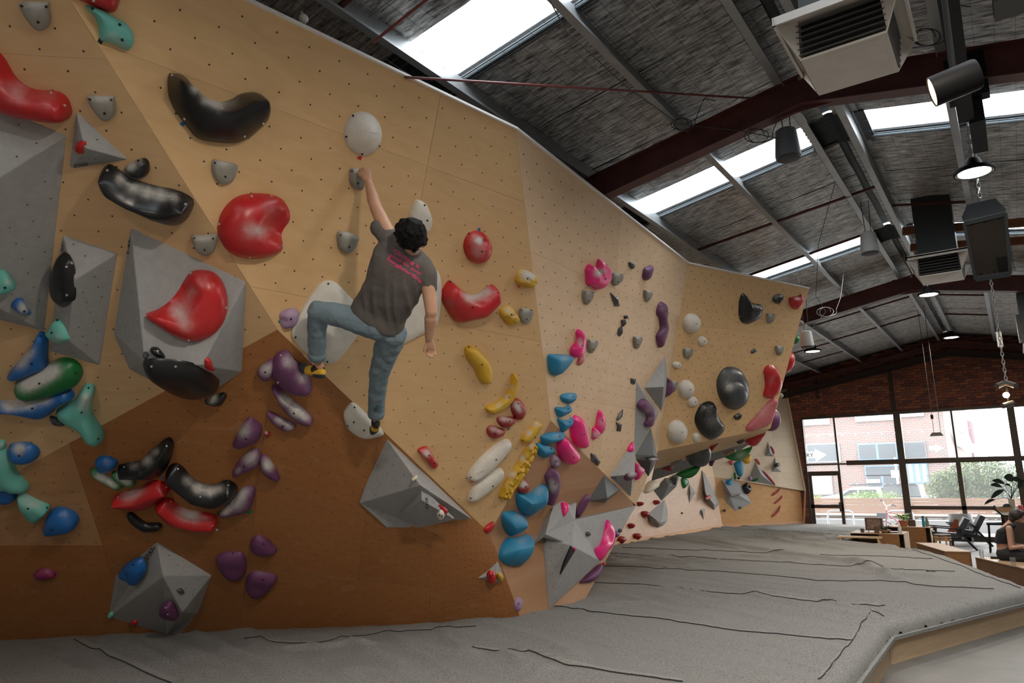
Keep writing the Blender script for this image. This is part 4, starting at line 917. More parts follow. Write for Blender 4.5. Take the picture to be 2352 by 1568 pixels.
H('black hooked hold pointing up on the brown panel', 'black', 'c', [(698, 290), (760, 274), (840, 255), (875, 213), (930, 168), (990, 124), (1022, 145), (1024, 200), (1000, 272), (960, 332), (910, 358), (850, 347), (780, 327), (718, 311)], .16, ridge=[(740, 298), (850, 292), (930, 240), (985, 160)], p=1.5, bolts=[(986, 166), (735, 290)], bk='w', chalk=[(870, 250, 40, .8), (920, 195, 30, .7), (790, 280, 35, .5)], tape=('blue', [(945, 352), (958, 342), (968, 350), (955, 360)]))
H('black banana hold with chalky trough on the brown panel', 'black', 'c', [(984, 320), (1010, 284), (1050, 279), (1090, 310), (1130, 360), (1190, 395), (1260, 405), (1310, 385), (1350, 377), (1396, 405), (1404, 440), (1370, 482), (1310, 517), (1240, 517), (1150, 477), (1060, 417), (1000, 362)], .16, ridge=[(1010, 320), (1080, 380), (1160, 445), (1250, 465), (1330, 440), (1370, 410)], p=1.6, bolts=[(1053, 301), (1352, 398), (1186, 465)], bk='w', chalk=[(1110, 370, 35, .8), (1170, 415, 40), (1240, 435, 40), (1300, 420, 35, .8)], tape=('blue', [(983, 383), (996, 372), (1003, 384), (990, 392)]), n=52)
H('left red finger hold with white tape on the brown panel', 'red', 'c', [(678, 460), (760, 440), (830, 415), (880, 384), (930, 377), (1002, 400), (1007, 430), (960, 477), (900, 522), (840, 546), (760, 537), (690, 517), (674, 490)], .13, ridge=[(690, 475), (800, 470), (900, 430), (980, 410)], p=1.6, chalk=[(760, 450, 60, .7), (830, 425, 40, .5)], bolts=[(984, 410), (700, 470)], bk='w', tape=('white', [(690, 528), (705, 522), (712, 534), (697, 540)]))
H('right red finger hold with white tape on the brown panel', 'red', 'c', [(918, 525), (950, 490), (985, 477), (1020, 489), (1060, 530), (1130, 555), (1200, 565), (1276, 584), (1278, 655), (1200, 660), (1090, 642), (1000, 617), (945, 577)], .13, ridge=[(960, 510), (1040, 580), (1150, 612), (1260, 615)], p=1.6, chalk=[(1090, 555, 60, .8), (1160, 580, 50, .7)], bolts=[(1010, 495), (1258, 636)], bk='w', tape=('white', [(1277, 655), (1292, 652), (1295, 664), (1280, 667)]))
H('small black banana foothold under the red fingers', 'black', 'c', [(755, 565), (785, 561), (820, 590), (870, 620), (940, 622), (963, 640), (930, 662), (870, 667), (810, 642), (770, 606)], .06, ridge=[(780, 585), (850, 635), (930, 640)], bolts=[(775, 575), (900, 640)])
PU = [('topmost purple wedge in the column on the brown panel', [(1383, 140), (1410, 80), (1450, 20), (1485, -2), (1530, 30), (1551, 55), (1541, 120), (1480, 156), (1410, 179), (1378, 166)], [(1440, 70, 60, .8)], [(1457, 122)]),
      ('second purple wedge in the column on the brown panel', [(1377, 346), (1395, 280), (1450, 220), (1510, 182), (1541, 200), (1541, 260), (1510, 291), (1430, 321)], [(1480, 230, 60, .8), (1410, 310, 25, .6)], [(1447, 286)]),
      ('slim chalky purple fin beside the second wedge', [(1538, 235), (1575, 221), (1611, 265), (1657, 355), (1640, 366), (1590, 346), (1543, 300)], [(1590, 275, 50)], []),
      ('third purple wedge with green tape in the column', [(1283, 571), (1330, 520), (1390, 465), (1440, 415), (1490, 404), (1513, 425), (1501, 490), (1470, 546), (1390, 571), (1320, 584)], [(1400, 490, 70, .9), (1330, 550, 40, .8), (1450, 430, 40, .6)], []),
      ('upper one of the three dark purple saucers', [(1483, 740), (1510, 701), (1560, 705), (1610, 745), (1642, 785), (1600, 806), (1530, 806), (1488, 781)], [], [(1560, 745)]),
      ('left one of the three dark purple saucers', [(1278, 840), (1310, 804), (1380, 796), (1440, 804), (1459, 860), (1451, 921), (1420, 957), (1360, 957), (1308, 912)], [], [(1380, 800)]),
      ('lower one of the three dark purple saucers', [(1453, 980), (1480, 919), (1540, 911), (1600, 924), (1642, 945), (1611, 1001), (1560, 1047), (1510, 1067), (1468, 1041)], [], [(1557, 955)])]
for k, (lb, pts, ck, bo) in enumerate(PU):
    H(lb, 'purple', 'c', pts, .09, chalk=ck, bolts=bo, group='purple holds on the brown panel', dents=[(sum(p[0] for p in pts) / len(pts), sum(p[1] for p in pts) / len(pts), 45, .02)] if k > 4 else (), tape=('green', [(1462, 552), (1495, 543), (1498, 560), (1466, 568)]) if k == 3 else None)
H('small chalky purple nub left of the raised foot', 'purple', 'b', [(1653, 985), (1690, 944), (1745, 911), (1776, 940), (1771, 1000), (1730, 1041), (1680, 1036)], .08, chalk=[(1710, 975, 55, .9)], bolts=[(1707, 992)])
H('big purple lobe under the climber raised foot', 'purple', 'd', [(52, 1080), (68, 1040), (100, 1014), (140, 1014), (166, 1050), (220, 1110), (259, 1180), (251, 1210), (200, 1219), (130, 1201), (70, 1161), (48, 1120)], .15, ridge=[(110, 1070), (190, 1160)], chalk=[(140, 1060, 45, .7), (210, 1140, 40, .7)], bolts=[(100, 1030), (85, 1165)], bk='w')
H('long purple tongue below the big purple lobe', 'purple', 'd', [(52, 1190), (85, 1184), (120, 1220), (170, 1265), (230, 1315), (266, 1355), (251, 1371), (190, 1366), (150, 1341), (110, 1301), (78, 1245)], .09, ridge=[(80, 1210), (150, 1290), (230, 1350)], chalk=[(120, 1250, 40), (180, 1310, 45), (230, 1345, 30, .7)], bolts=[(166, 1322)])
H('short purple tongue with chalk beside the long tongue', 'purple', 'd', [(27, 1325), (50, 1317), (110, 1345), (177, 1380), (150, 1401), (110, 1406), (63, 1377)], .06, ridge=[(60, 1340), (140, 1388)], chalk=[(90, 1360, 30, .8), (140, 1385, 30, .8)], bolts=[(107, 1388)])
H('tiny red knob beside the purple tongues', 'maroonh', 'd', ell(30, 1427, 17, 13), .03, chalk=[(22, 1420, 12, .8)])
H('blue lump on the low grey volume', 'blue', 'c', [(708, 915), (740, 870), (815, 831), (849, 860), (854, 910), (820, 977), (790, 989), (760, 961), (720, 946)], .09, dents=[(760, 905, 30, .02)], bolts=[(790, 868), (740, 920)])
H('purple cone on the low grey volume', 'purple', 'c', [(941, 1150), (960, 1109), (1005, 1096), (1036, 1140), (1052, 1186), (1030, 1193), (970, 1181)], .08, ridge=[(1000, 1120)], bolts=[(982, 1122), (994, 1160)], bk='w')
H('small black chip on the low grey volume', 'iron', 'c', [(1047, 1020), (1073, 1007), (1093, 1030), (1072, 1040)], .03)
H('tiny teal knob on the left corner of the low grey volume', 'teal', 'c', ell(657, 1165, 13, 18), .04)
H('tiny red pebble under the low grey volume', 'red', 'c', ell(793, 1214, 18, 13), .03)
# ------------------------------------------------------------------ main pale panel around the climber
H('round white dish hold with red tape near the top', 'white', 'n', ell(716, 803, 113, 135, -10, 24), .12, ridge=[(722, 800)], p=1.7, rim=.05, bolts=[(656, 696), (616, 820), (710, 923), (813, 875)], tape=('red', [(690, 936), (712, 940), (700, 962), (683, 952)]), n=48)
letter(HB['round white dish hold with red tape near the top'][0], HB['round white dish hold with red tape near the top'][1], 'o cheeta', fp('n', [(750, 800)])[0], fp('n', [(800, 806)])[0], 4.0, mat('print_grey', (0.25, 0.25, 0.25), .7), bold=.0)
shield('grey stone edge hold gripped by the climber', 'n', [(648, 1018), (680, 1012), (698, 1030), (712, 1070), (720, 1110), (712, 1138), (690, 1140), (662, 1122), (645, 1085), (643, 1045)], h=.075)
shield('grey stone edge hold below the climber raised arm', 'd', [(396, 406), (440, 407), (493, 428), (489, 460), (470, 496), (440, 513), (410, 499), (393, 460)], h=.065)
WS = [('white fin hold behind the climber head', [(800, 241), (836, 262), (859, 310), (867, 350), (852, 402), (800, 420), (756, 345), (768, 290), (784, 255)], [(828, 268), (842, 345)]),
      ('large white shield hold behind the climber bent knee', [(340, 652), (380, 661), (430, 710), (500, 790), (522, 850), (490, 922), (420, 1022), (362, 1072), (300, 1062), (220, 1012), (170, 952), (159, 900), (200, 820), (250, 738), (300, 674)], [(340, 666), (465, 732), (174, 937), (335, 1060)]),
      ('large white shield hold behind the climber lowered arm', [(860, 577), (896, 600), (914, 660), (913, 760), (896, 862), (850, 902), (760, 952), (690, 984), (640, 970), (630, 900), (680, 760), (760, 640), (820, 588)], [(882, 602), (905, 870)]),
      ('white half moon hold under the climber standing foot', [(470, 1277), (520, 1318), (570, 1368), (623, 1425), (580, 1446), (520, 1452), (460, 1422), (428, 1380), (421, 1330), (440, 1294)], [(473, 1292), (470, 1367), (521, 1408), (440, 1385)])]
for lb, pts, bo in WS: H(lb, 'white', 'd', pts, .075, p=3.2, rim=.4, bolts=bo, n=48, chalk=[(560, 1420, 30, .4)] if 'half moon' in lb else ())
H('red egg hold with a thumb slot and blue tape', 'red', 'd', [(1100, 399), (1130, 409), (1156, 450), (1163, 490), (1151, 530), (1120, 561), (1090, 563), (1054, 541), (1032, 490), (1039, 440), (1065, 409)], .13, dents=[(1108, 445, 17, .05)], bolts=[(1120, 502), (1053, 412)], chalk=[(1108, 445, 22, .9), (1100, 500, 50, .55), (1075, 430, 30, .4)], tape=('blue', [(1098, 383), (1111, 383), (1111, 398), (1098, 398)]))
H('big red smile hold with a chalky top', 'red', 'd', [(958, 651), (985, 669), (1020, 700), (1070, 725), (1110, 720), (1145, 690), (1181, 672), (1188, 710), (1196, 756), (1150, 801), (1110, 836), (1050, 851), (1000, 861), (975, 841), (930, 771), (916, 725), (930, 690)], .16, ridge=[(965, 720), (1040, 780), (1120, 780), (1165, 730)], chalk=[(1060, 725, 45, .9), (1120, 715, 40, .8), (1160, 700, 25, .6), (960, 760, 30, .3)], bolts=[(1071, 785), (1172, 665), (960, 655)], n=48)
H('upper lumpy yellow hold with orange tape', 'yellow', 'g', [(20, 320), (19, 285), (45, 225), (80, 212), (130, 224), (171, 255), (174, 300), (140, 346), (100, 360), (60, 337)], .13, rough=.02, chalk=[(100, 245, 70, .95), (150, 275, 30, .6)], bolts=[(112, 285)], tape=('orange', [(32, 340), (50, 338), (48, 360), (32, 362)]))
H('lower lumpy yellow hold beside the grey edge', 'yellow', 'd', [(1209, 820), (1220, 789), (1260, 779), (1281, 808), (1303, 835), (1296, 857), (1255, 875), (1238, 850)], .10, rough=.02, chalk=[(1250, 795, 25, .8), (1280, 830, 20, .5)], bolts=[(1268, 822)], tape=('orange', [(1243, 862), (1254, 866), (1250, 876), (1240, 872)]))
shield('grey stone edge hold right of the lower yellow hold', 'g', [(60, 533), (95, 527), (156, 545), (151, 590), (130, 637), (95, 657), (65, 632), (51, 590)])
H('fat yellow banana hold', 'yellow', 'd', [(1034, 1000), (1050, 981), (1085, 989), (1130, 1030), (1161, 1075), (1164, 1120), (1146, 1169), (1125, 1170), (1100, 1141), (1080, 1091), (1044, 1046)], .09, ridge=[(1060, 1015), (1110, 1070), (1135, 1140)], bolts=[(1053, 987), (1119, 1075)], chalk=[(1110, 1030, 30, .2)])
H('slim yellow crescent hold with a chalk stripe', 'yellow', 'd', [(1275, 1121), (1293, 1140), (1294, 1190), (1271, 1252), (1220, 1307), (1180, 1324), (1150, 1319), (1139, 1290), (1180, 1274), (1230, 1240), (1260, 1190)], .08, ridge=[(1280, 1150), (1255, 1240), (1165, 1300)], chalk=[(1270, 1190, 18, .7), (1245, 1240, 20, .8), (1205, 1280, 22, .7)], bolts=[(1258, 1243)])
H('red and chalk bud hold beside the yellow crescent', 'darkred', 'e', [(1108, 215), (1115, 184), (1145, 169), (1180, 199), (1191, 250), (1166, 297), (1135, 291), (1113, 250)], .08, chalk=[(1140, 210, 30, .95), (1160, 245, 22, .7)], bolts=[(1150, 200)])
H('chalky red lip hold, upper of two', 'darkred', 'e', [(1023, 300), (1040, 279), (1090, 279), (1132, 285), (1127, 311), (1085, 343), (1048, 337)], .07, chalk=[(1060, 290, 30, .8), (1105, 300, 22, .6)], bolts=[(1100, 306)])
H('chalky red lip hold with blue tape, lower of two', 'darkred', 'e', [(965, 350), (990, 332), (1030, 344), (1070, 360), (1052, 392), (1000, 410), (969, 386)], .07, chalk=[(1000, 352, 28, .7), (1040, 370, 22, .6)], bolts=[(1010, 380)], tape=('blue', [(1084, 348), (1096, 345), (1097, 356), (1086, 358)]))
H('short yellow slab hold with a chalk ridge', 'yellow', 'e', [(1168, 410), (1200, 370), (1250, 314), (1276, 311), (1281, 335), (1251, 391), (1210, 427), (1174, 435)], .08, ridge=[(1200, 400), (1265, 325)], chalk=[(1215, 375, 25, .9), (1255, 325, 25, .9)], bolts=[(1252, 402), (1180, 420)])
H('upper long white leaf hold with red tape', 'white', 'e', [(846, 640), (880, 579), (950, 504), (1030, 439), (1085, 414), (1099, 430), (1081, 481), (1020, 561), (950, 622), (880, 657), (853, 657)], .10, ridge=[(890, 625), (980, 540), (1070, 450)], bolts=[(1018, 536), (866, 643)], chalk=[(1020, 470, 50, .3)], tape=('pinkt', [(866, 656), (888, 652), (880, 672), (864, 672)]))
letter(HB['upper long white leaf hold with red tape'][0], HB['upper long white leaf hold with red tape'][1], 'O cheeta', fp('e', [(903, 628)])[0], fp('e', [(945, 604)])[0], 4.0, mat('print_grey', (0.25, 0.25, 0.25), .7), bold=.0)
H('lower long white leaf hold', 'white', 'e', [(850, 770), (880, 699), (950, 634), (1020, 594), (1050, 587), (1056, 615), (1031, 672), (970, 727), (900, 772), (858, 784)], .09, ridge=[(885, 745), (960, 675), (1030, 615)], bolts=[(998, 696), (866, 768)])
H('long rough yellow rail hold at the brown edge', 'yellow', 'e', [(1037, 765), (1060, 690), (1110, 610), (1160, 540), (1200, 460), (1235, 429), (1252, 460), (1246, 491), (1211, 562), (1181, 622), (1140, 682), (1105, 732), (1075, 772)], .09, ridge=[(1075, 730), (1130, 640), (1190, 540), (1235, 455)], rough=.05, chalk=[(1110, 625, 30, .9), (1175, 525, 28, .9), (1225, 450, 25, .9), (1080, 690, 20, .5)], bolts=[(1150, 620)], n=60, rings=9, tape=('orange', [(1068, 760), (1085, 755), (1082, 772), (1066, 774)]))
H('red arch hold with a chalky middle above the grey volume', 'red', 'e', [(549, 480), (580, 461), (610, 464), (640, 520), (667, 560), (657, 586), (635, 587), (600, 546), (564, 506)], .08, chalk=[(600, 500, 32, .95)], bolts=[(614, 512), (648, 556)])
H('small red lip at the tip of the pale panel', 'red', 'e', [(944, 955), (965, 929), (1001, 909), (1002, 935), (970, 972), (949, 972)], .05)
H('red and chalk bud under the rough yellow rail', 'darkred', 'e', [(1139, 700), (1150, 659), (1170, 642), (1200, 664), (1212, 700), (1196, 732), (1160, 737)], .08, chalk=[(1165, 680, 32, .95), (1190, 690, 20, .6)], bolts=[(1194, 698)])
# grey volumes on the fold
VOL('big grey pyramid volume under the climber foot', 'e', [(345, 388), (872, 893), (765, 900), (565, 945), (360, 945), (198, 797)], [(563, 690, .42)], [(0, 1, 6), (1, 2, 3, 6), (3, 4, 5, 6), (5, 0, 6)], nuts=.2, ref=(480, 800), plane=None)
VOL('small grey prow volume fixed onto the big pyramid', 'e', [(570, 706), (765, 893), (565, 944), (436, 868)], [(572, 780, .10)], [(0, 1, 4), (1, 2, 4), (2, 3, 4), (3, 0, 4)], nuts=.16, ref=(540, 860), text=('STAXIII', (612, 830), (606, 765), 16))
H('red wedge jib on the prow volume', 'red', 'e', [(675, 805), (722, 835), (722, 862), (695, 845)], .03)
H('white button jib on the prow volume', 'white', 'e', ell(685, 868, 24, 20), .045, bolts=[(680, 868), (692, 874)])
H('tiny cream knob on the big pyramid edge', 'cream', 'e', ell(531, 645, 11, 13), .03)
VOL('little grey pyramid volume near the base with two jibs', 'e', [(1030, 1147), (1071, 1250), (1025, 1277), (911, 1248)], [(1028, 1225, .10)], [(0, 1, 4), (1, 2, 4), (2, 3, 4), (3, 0, 4)], nuts=0)
H('red bowling ball jib on the little pyramid', 'red', 'e', ell(990, 1240, 29, 30), .08, bolts=[(984, 1232), (998, 1230), (988, 1246)])
H('yellow knob jib on the little pyramid', 'yellow', 'e', ell(1041, 1240, 15, 22), .05)
H('flat purple disc hold just above the mat', 'lilac', 'e', [(1130, 1400), (1138, 1372), (1152, 1360), (1174, 1378), (1175, 1405), (1165, 1432), (1150, 1447), (1136, 1430)], .04, bolts=[(1152, 1400)], chalk=[(1150, 1390, 20, .2)])
# sea blue family
SB = [('topmost small sea blue wedge', [(1406, 155), (1440, 139), (1496, 139), (1492, 171), (1460, 202), (1418, 187)], .07), ('second small sea blue wedge with a fin', [(1376, 224), (1430, 222), (1456, 208), (1468, 240), (1432, 270), (1396, 282), (1380, 256)], .07),
      ('third small sea blue wedge with a fin', [(1390, 289), (1440, 302), (1476, 281), (1471, 321), (1441, 357), (1415, 372), (1399, 331)], .07), ('long flat sea blue wedge at the tip of the brown panel', [(1293, 396), (1340, 377), (1420, 372), (1427, 395), (1381, 427), (1308, 447), (1291, 420)], .08),
      ('sea blue wedge under the long flat one', [(1261, 450), (1290, 441), (1366, 465), (1356, 497), (1310, 527), (1273, 507)], .08), ('sea blue heart shaped hold', [(1143, 760), (1160, 737), (1220, 746), (1260, 715), (1300, 687), (1327, 700), (1322, 771), (1301, 817), (1250, 852), (1210, 880), (1168, 852), (1148, 811)], .14),
      ('sea blue bowl above the biggest sea blue hold', [(1060, 870), (1090, 852), (1150, 854), (1197, 890), (1187, 941), (1141, 977), (1095, 997), (1073, 961), (1059, 915)], .14), ('biggest sea blue sloper near the base', [(1043, 1110), (1060, 1050), (1095, 1004), (1140, 1006), (1200, 984), (1229, 1000), (1227, 1061), (1206, 1132), (1160, 1174), (1100, 1172), (1058, 1147)], .18)]
for lb, pts, hh in SB:
    top = min(q[1] for q in pts); bo = max(q[1] for q in pts); x0, x1 = min(q[0] for q in pts), max(q[0] for q in pts); y = top + (bo - top) * .38
    H(lb, 'sea', 'e', pts, hh, ridge=[(x0 + (x1 - x0) * .28, y + (bo - top) * .08), (x0 + (x1 - x0) * .72, y)], p=1.7, chalk=[((x0 + x1) / 2 + (x1 - x0) * .2, top + (bo - top) * .15, (x1 - x0) * .25, .45)], bolts=[(x0 + (x1 - x0) * .8, top + (bo - top) * .35)] if hh < .1 else [], group='sea blue holds')
H('sea blue triangle hold with yellow tape below the pink hold', 'sea', 'g', [(289, 910), (340, 904), (440, 907), (465, 930), (421, 1001), (371, 1067), (330, 1078), (300, 1052), (287, 980)], .11, ridge=[(340, 950), (420, 930)], chalk=[(420, 925, 50, .5)], tape=('yellow', [(328, 1078), (340, 1078), (340, 1094), (328, 1094)]))
# pinks
H('left pink leaf hold at the brown tip', 'pink', 'e', [(1388, 450), (1400, 409), (1425, 394), (1460, 430), (1501, 480), (1507, 515), (1462, 557), (1420, 550), (1393, 500)], .13, ridge=[(1420, 450), (1460, 520)], chalk=[(1495, 500, 20, .5)], bolts=[(1482, 522)])
H('right pink leaf hold at the brown tip', 'pink', 'e', [(1471, 300), (1485, 282), (1500, 269), (1530, 300), (1556, 380), (1559, 440), (1536, 468), (1500, 452), (1473, 400)], .12, ridge=[(1505, 320), (1525, 420)], bolts=[(1545, 385)])
H('slim pink flame hold beside the iron chips', 'pink', 'e', [(1635, 239), (1656, 255), (1670, 300), (1656, 372), (1630, 387), (1614, 361), (1620, 310)], .07, chalk=[(1648, 310, 30, .6)], bolts=[(1655, 300)])
H('small chalky pink nub under the slim flame', 'pink', 'e', [(1598, 345), (1620, 350), (1637, 376), (1610, 413), (1596, 406)], .06, chalk=[(1615, 385, 25, .9)])
H('pink tulip hold with green tape high on the wall', 'pink', 'g', [(597, 200), (628, 165), (655, 195), (682, 218), (690, 160), (705, 124), (740, 160), (767, 200), (767, 270), (740, 332), (685, 377), (640, 347), (606, 332), (599, 270)], .13, ridge=[(650, 280), (720, 270)], chalk=[(690, 240, 45, .95), (740, 220, 30, .7)], bolts=[(752, 285)], tape=('green', [(602, 335), (614, 332), (614, 348), (604, 350)]), n=52)
H('pink drop hold above the sea blue triangle', 'pink', 'g', [(515, 720), (540, 697), (556, 740), (572, 790), (562, 872), (530, 912), (495, 932), (473, 905), (473, 850), (500, 820), (520, 790)], .10, ridge=[(530, 760), (510, 880)], chalk=[(542, 790, 32, .9), (550, 830, 22, .6)], bolts=[(562, 830)])
H('small rosy chip under the pink drop', 'rose', 'g', [(518, 976), (530, 935), (555, 907), (572, 930), (557, 972), (530, 992)], .05, chalk=[(545, 945, 25, .4)])
# purples near the brown panel
H('grey lilac ring hold above the twisted purple hold', 'lilac', 'e', [(1348, 520), (1365, 503), (1397, 525), (1392, 566), (1365, 582), (1348, 560)], .07, dents=[(1372, 540, 14, .02)], chalk=[(1370, 540, 30, .5)], bolts=[(1376, 545)])
H('twisted purple hold with a chalky lower half', 'purple', 'e', [(1313, 640), (1335, 600), (1355, 579), (1380, 598), (1393, 650), (1391, 702), (1371, 752), (1335, 804), (1318, 797), (1330, 740), (1325, 690)], .10, ridge=[(1350, 620), (1360, 690), (1335, 780)], chalk=[(1358, 700, 40, .9), (1350, 660, 20, .4)], bolts=[(1372, 680), (1352, 612)])
# triangular volumes on the prow
VOL('grey kite volume with a pink jib on the prow', 'k', [(385, 712), (490, 788), (527, 762), (517, 888), (494, 1062), (296, 1008), (210, 1074)], [(470, 815, .16), (310, 985, .16)], [(0, 1, 7, 8, 6), (1, 2, 3, 7), (3, 4, 8, 7), (4, 5, 8), (5, 6, 8)], nuts=.16, ref=(400, 900), hb=[0, .1, .06, .2, .3, .12, 0], text=('STAXIII', (362, 775), (378, 735), 14))
VOL('largest grey diamond volume on the prow', 'k', [(515, 885), (942, 786), (692, 1170), (335, 1503), (328, 1440), (300, 1012)], [(494, 1064, .36)], [(0, 1, 2), (0, 2, 6), (2, 3, 6), (3, 4, 5, 6), (5, 0, 6)], nuts=.16, ref=(480, 1250), hb=[.18, .02, .12, 0, 0, .04], text=('STAXIII', (305, 1060), (318, 1020), 16))
H('dark slot scar on the largest diamond volume', 'black', 'k', [(490, 1068), (514, 1100), (470, 1175), (415, 1262), (440, 1180)], .012, sm=False, rim=.5)
H('tiny pink tab beside the dark slot', 'pink', 'k', ell(511, 1088, 6, 15), .02)
H('pink jib on the kite volume', 'pink', 'k', [(419, 765), (440, 762), (466, 775), (473, 810), (441, 860), (426, 822)], .05, bolts=[(445, 808)])
H('big pink fin hold on the diamond volume', 'pink', 'k', [(740, 884), (776, 925), (787, 980), (771, 1062), (722, 1122), (695, 1167), (669, 1142), (654, 1086), (690, 1060), (712, 1000), (726, 930)], .09, dents=[(735, 1000, 36, .05)], chalk=[(738, 990, 45, .35)])
H('black ball jib on the diamond volume', 'iron', 'k', ell(603, 982, 13, 15), .05)
H('small black ball jib at the far corner of the diamond volume', 'iron', 'k', ell(825, 959, 11, 13), .04)
H('small purple jib beside the black ball', 'purple', 'k', [(786, 975), (800, 962), (818, 985), (806, 1005), (790, 998)], .04)
H('dark purple bowl under the diamond volume', 'purple', 'k', [(554, 1311), (690, 1188), (692, 1232), (671, 1282), (620, 1317), (574, 1320)], .09)
H('tiny red ball at the lower edge of the prow', 'red', 'k', ell(713, 1190, 9, 13), .03)
H('purple leaf hold above the diamond volume', 'purple', 'e', [(1508, 822), (1540, 769), (1571, 742), (1571, 776), (1546, 822), (1500, 882), (1495, 850)], .07, ridge=[(1555, 765), (1510, 850)], chalk=[(1560, 760, 12, .3)])
VOL('small speckled dark volume on the brown prow', 'k', [(715, 574), (826, 676), (722, 769), (603, 756)], [(738, 735, .12)], [(0, 1, 4), (1, 2, 4), (2, 3, 4), (3, 0, 4)], 'speck', nuts=0)
# ------------------------------------------------------------------ far pale panel
shf = [('grey stone edge hold under the pink tulip', [(578, 385), (610, 385), (651, 394), (641, 451), (600, 499), (577, 450)]), ('grey stone edge hold right of the pink drop', [(618, 785), (650, 790), (687, 800), (666, 862), (635, 895), (613, 850)]),
       ('grey stone edge hold below the purple horn', [(1080, 378), (1105, 385), (1135, 400), (1112, 461), (1090, 474), (1075, 430)]), ('grey stone edge hold left of the long purple snake', [(993, 759), (1020, 764), (1052, 770), (1022, 851), (1003, 853), (990, 810)]),
       ('grey stone lump right of the pink tulip', [(809, 252), (850, 237), (892, 255), (887, 300), (835, 344), (810, 310)])]
for lb, pts in shf: shield(lb, 'g', pts)
H('small dark slate chip high on the far panel', 'iron', 'g', [(944, 147), (980, 165), (986, 190), (966, 206), (944, 180)], .04)
IR = [('black faceted chip right of the pink tulip', 'g', [(793, 399), (830, 442), (850, 428), (862, 511), (830, 512)]), ('top link of the black chip chain', 'g', [(903, 588), (929, 583), (926, 612), (908, 614)]), ('middle link of the black chip chain', 'g', [(882, 622), (915, 622), (918, 655), (893, 677), (884, 655)]), ('bottom link of the black chip chain', 'g', [(850, 735), (862, 690), (886, 672), (886, 735), (866, 759)]),
      ('slim black blade chip at the lower far panel', 'g', [(895, 1354), (886, 1402), (851, 1447), (841, 1441), (864, 1390)]), ('black chip pair under the slim blade', 'g', [(839, 1455), (860, 1468), (886, 1476), (876, 1532), (845, 1532), (850, 1490)]), ('tiny black bracket chip at the tip of the tall volume', 'g', [(959, 1099), (999, 1105), (986, 1151), (961, 1141)]), ('black faceted chip at the edge of the brown tip', 'e', [(1588, 498), (1612, 505), (1646, 551), (1630, 574), (1590, 541)])]
for lb, f, pts in IR: H(lb, 'iron', f, pts, .05, sm=False, p=1.2, rim=.2, chalk=[(pts[-1][0], pts[-1][1], 25, .3)], group='black faceted chips')
H('purple horn hold with red tape on the far panel', 'purple', 'g', [(1059, 250), (1070, 200), (1100, 184), (1131, 177), (1121, 222), (1101, 282), (1080, 300), (1061, 286)], .08, chalk=[(1085, 215, 30, .3)], tape=('orange', [(1094, 282), (1104, 280), (1103, 294), (1096, 294)]))
H('long purple snake hold on the far panel', 'purple', 'g', [(1173, 540), (1188, 490), (1210, 472), (1240, 500), (1245, 560), (1236, 592), (1252, 670), (1236, 742), (1195, 848), (1174, 800), (1170, 745), (1200, 690), (1190, 600), (1174, 580)], .09, ridge=[(1212, 520), (1215, 620), (1222, 700), (1195, 800)], chalk=[(1215, 530, 28, .4), (1220, 700, 40, .4)], dents=[(1213, 535, 16, .02)])
VOL('tall grey blade volume with a purple hook', 'h', [(190, 856), (355, 1082), (345, 1115), (183, 1388), (174, 1372)], [(335, 1108, .10)], [(0, 1, 5), (1, 2, 5), (2, 3, 5), (3, 4, 0, 5)], nuts=.18, ref=(230, 1150))
VOL('grey kite volume beside the white balls', 'h', [(401, 680), (416, 842), (408, 962), (374, 1080), (249, 911)], [(390, 903, .20)], [(0, 1, 5), (1, 2, 5), (2, 3, 5), (3, 4, 5), (4, 0, 5)], nuts=.16, ref=(350, 900))
VOL('speckled dark volume under the tall blade', 'h', [(298, 1195), (347, 1412), (190, 1424), (183, 1392)], [(320, 1400, .10)], [(0, 1, 4), (1, 2, 4), (2, 3, 4), (3, 0, 4)], 'speck', nuts=0, ref=(270, 1360))
VOL('near black shaded underside wedge of the speckled volume', 'h', [(188, 1424), (332, 1428), (318, 1480), (280, 1550)], [(300, 1440, .12)], [(0, 1, 4), (1, 2, 4), (2, 3, 4), (3, 0, 4)], 'dark', nuts=0, ref=(230, 1440))  # underside of the speckled volume, its shade put into the colour
VOL('broad grey triangle volume with a purple edge', 'k', [(925, 330), (932, 480), (930, 585), (900, 724), (756, 585)], [(915, 570, .22)], [(0, 1, 5), (1, 2, 5), (2, 3, 5), (3, 4, 5), (4, 0, 5)], nuts=.16, ref=(860, 570), text=('STAXIII', (765, 600), (800, 600), 12))
H('purple hook hold on the tall grey blade', 'purple', 'h', [(203, 1030), (240, 991), (281, 1010), (312, 1060), (317, 1130), (296, 1182), (265, 1192), (250, 1171), (270, 1130), (255, 1095), (213, 1065)], .08, ridge=[(235, 1035), (285, 1080), (285, 1160)], chalk=[(270, 1080, 28, .5), (295, 1130, 20, .6)])
H('purple fin hold behind the grey kite volume', 'purple', 'h', [(416, 838), (446, 878), (441, 932), (400, 975), (410, 900)], .10, chalk=[(430, 890, 25, .5)])
H('pink jib high on the broad triangle volume', 'pink', 'h', [(128, 1332), (160, 1298), (177, 1330), (171, 1367), (133, 1367)], .05, chalk=[(135, 1305, 20, .5)])
H('purple ledge on the broad triangle volume', 'purple', 'k', [(855, 592), (880, 570), (938, 566), (940, 578), (900, 600), (862, 610)], .05, chalk=[(910, 568, 35, .9)])
H('pink fan hold behind the broad triangle volume', 'pink', 'k', [(932, 492), (955, 505), (990, 530), (975, 560), (945, 605), (930, 600)], .08, chalk=[(970, 530, 25, .8)])
H('chalky purple ledge under the speckled volume', 'purple', 'k', [(1012, 458), (1045, 448), (1088, 456), (1086, 472), (1050, 486), (1018, 478)], .05, chalk=[(1050, 455, 40, .9)])
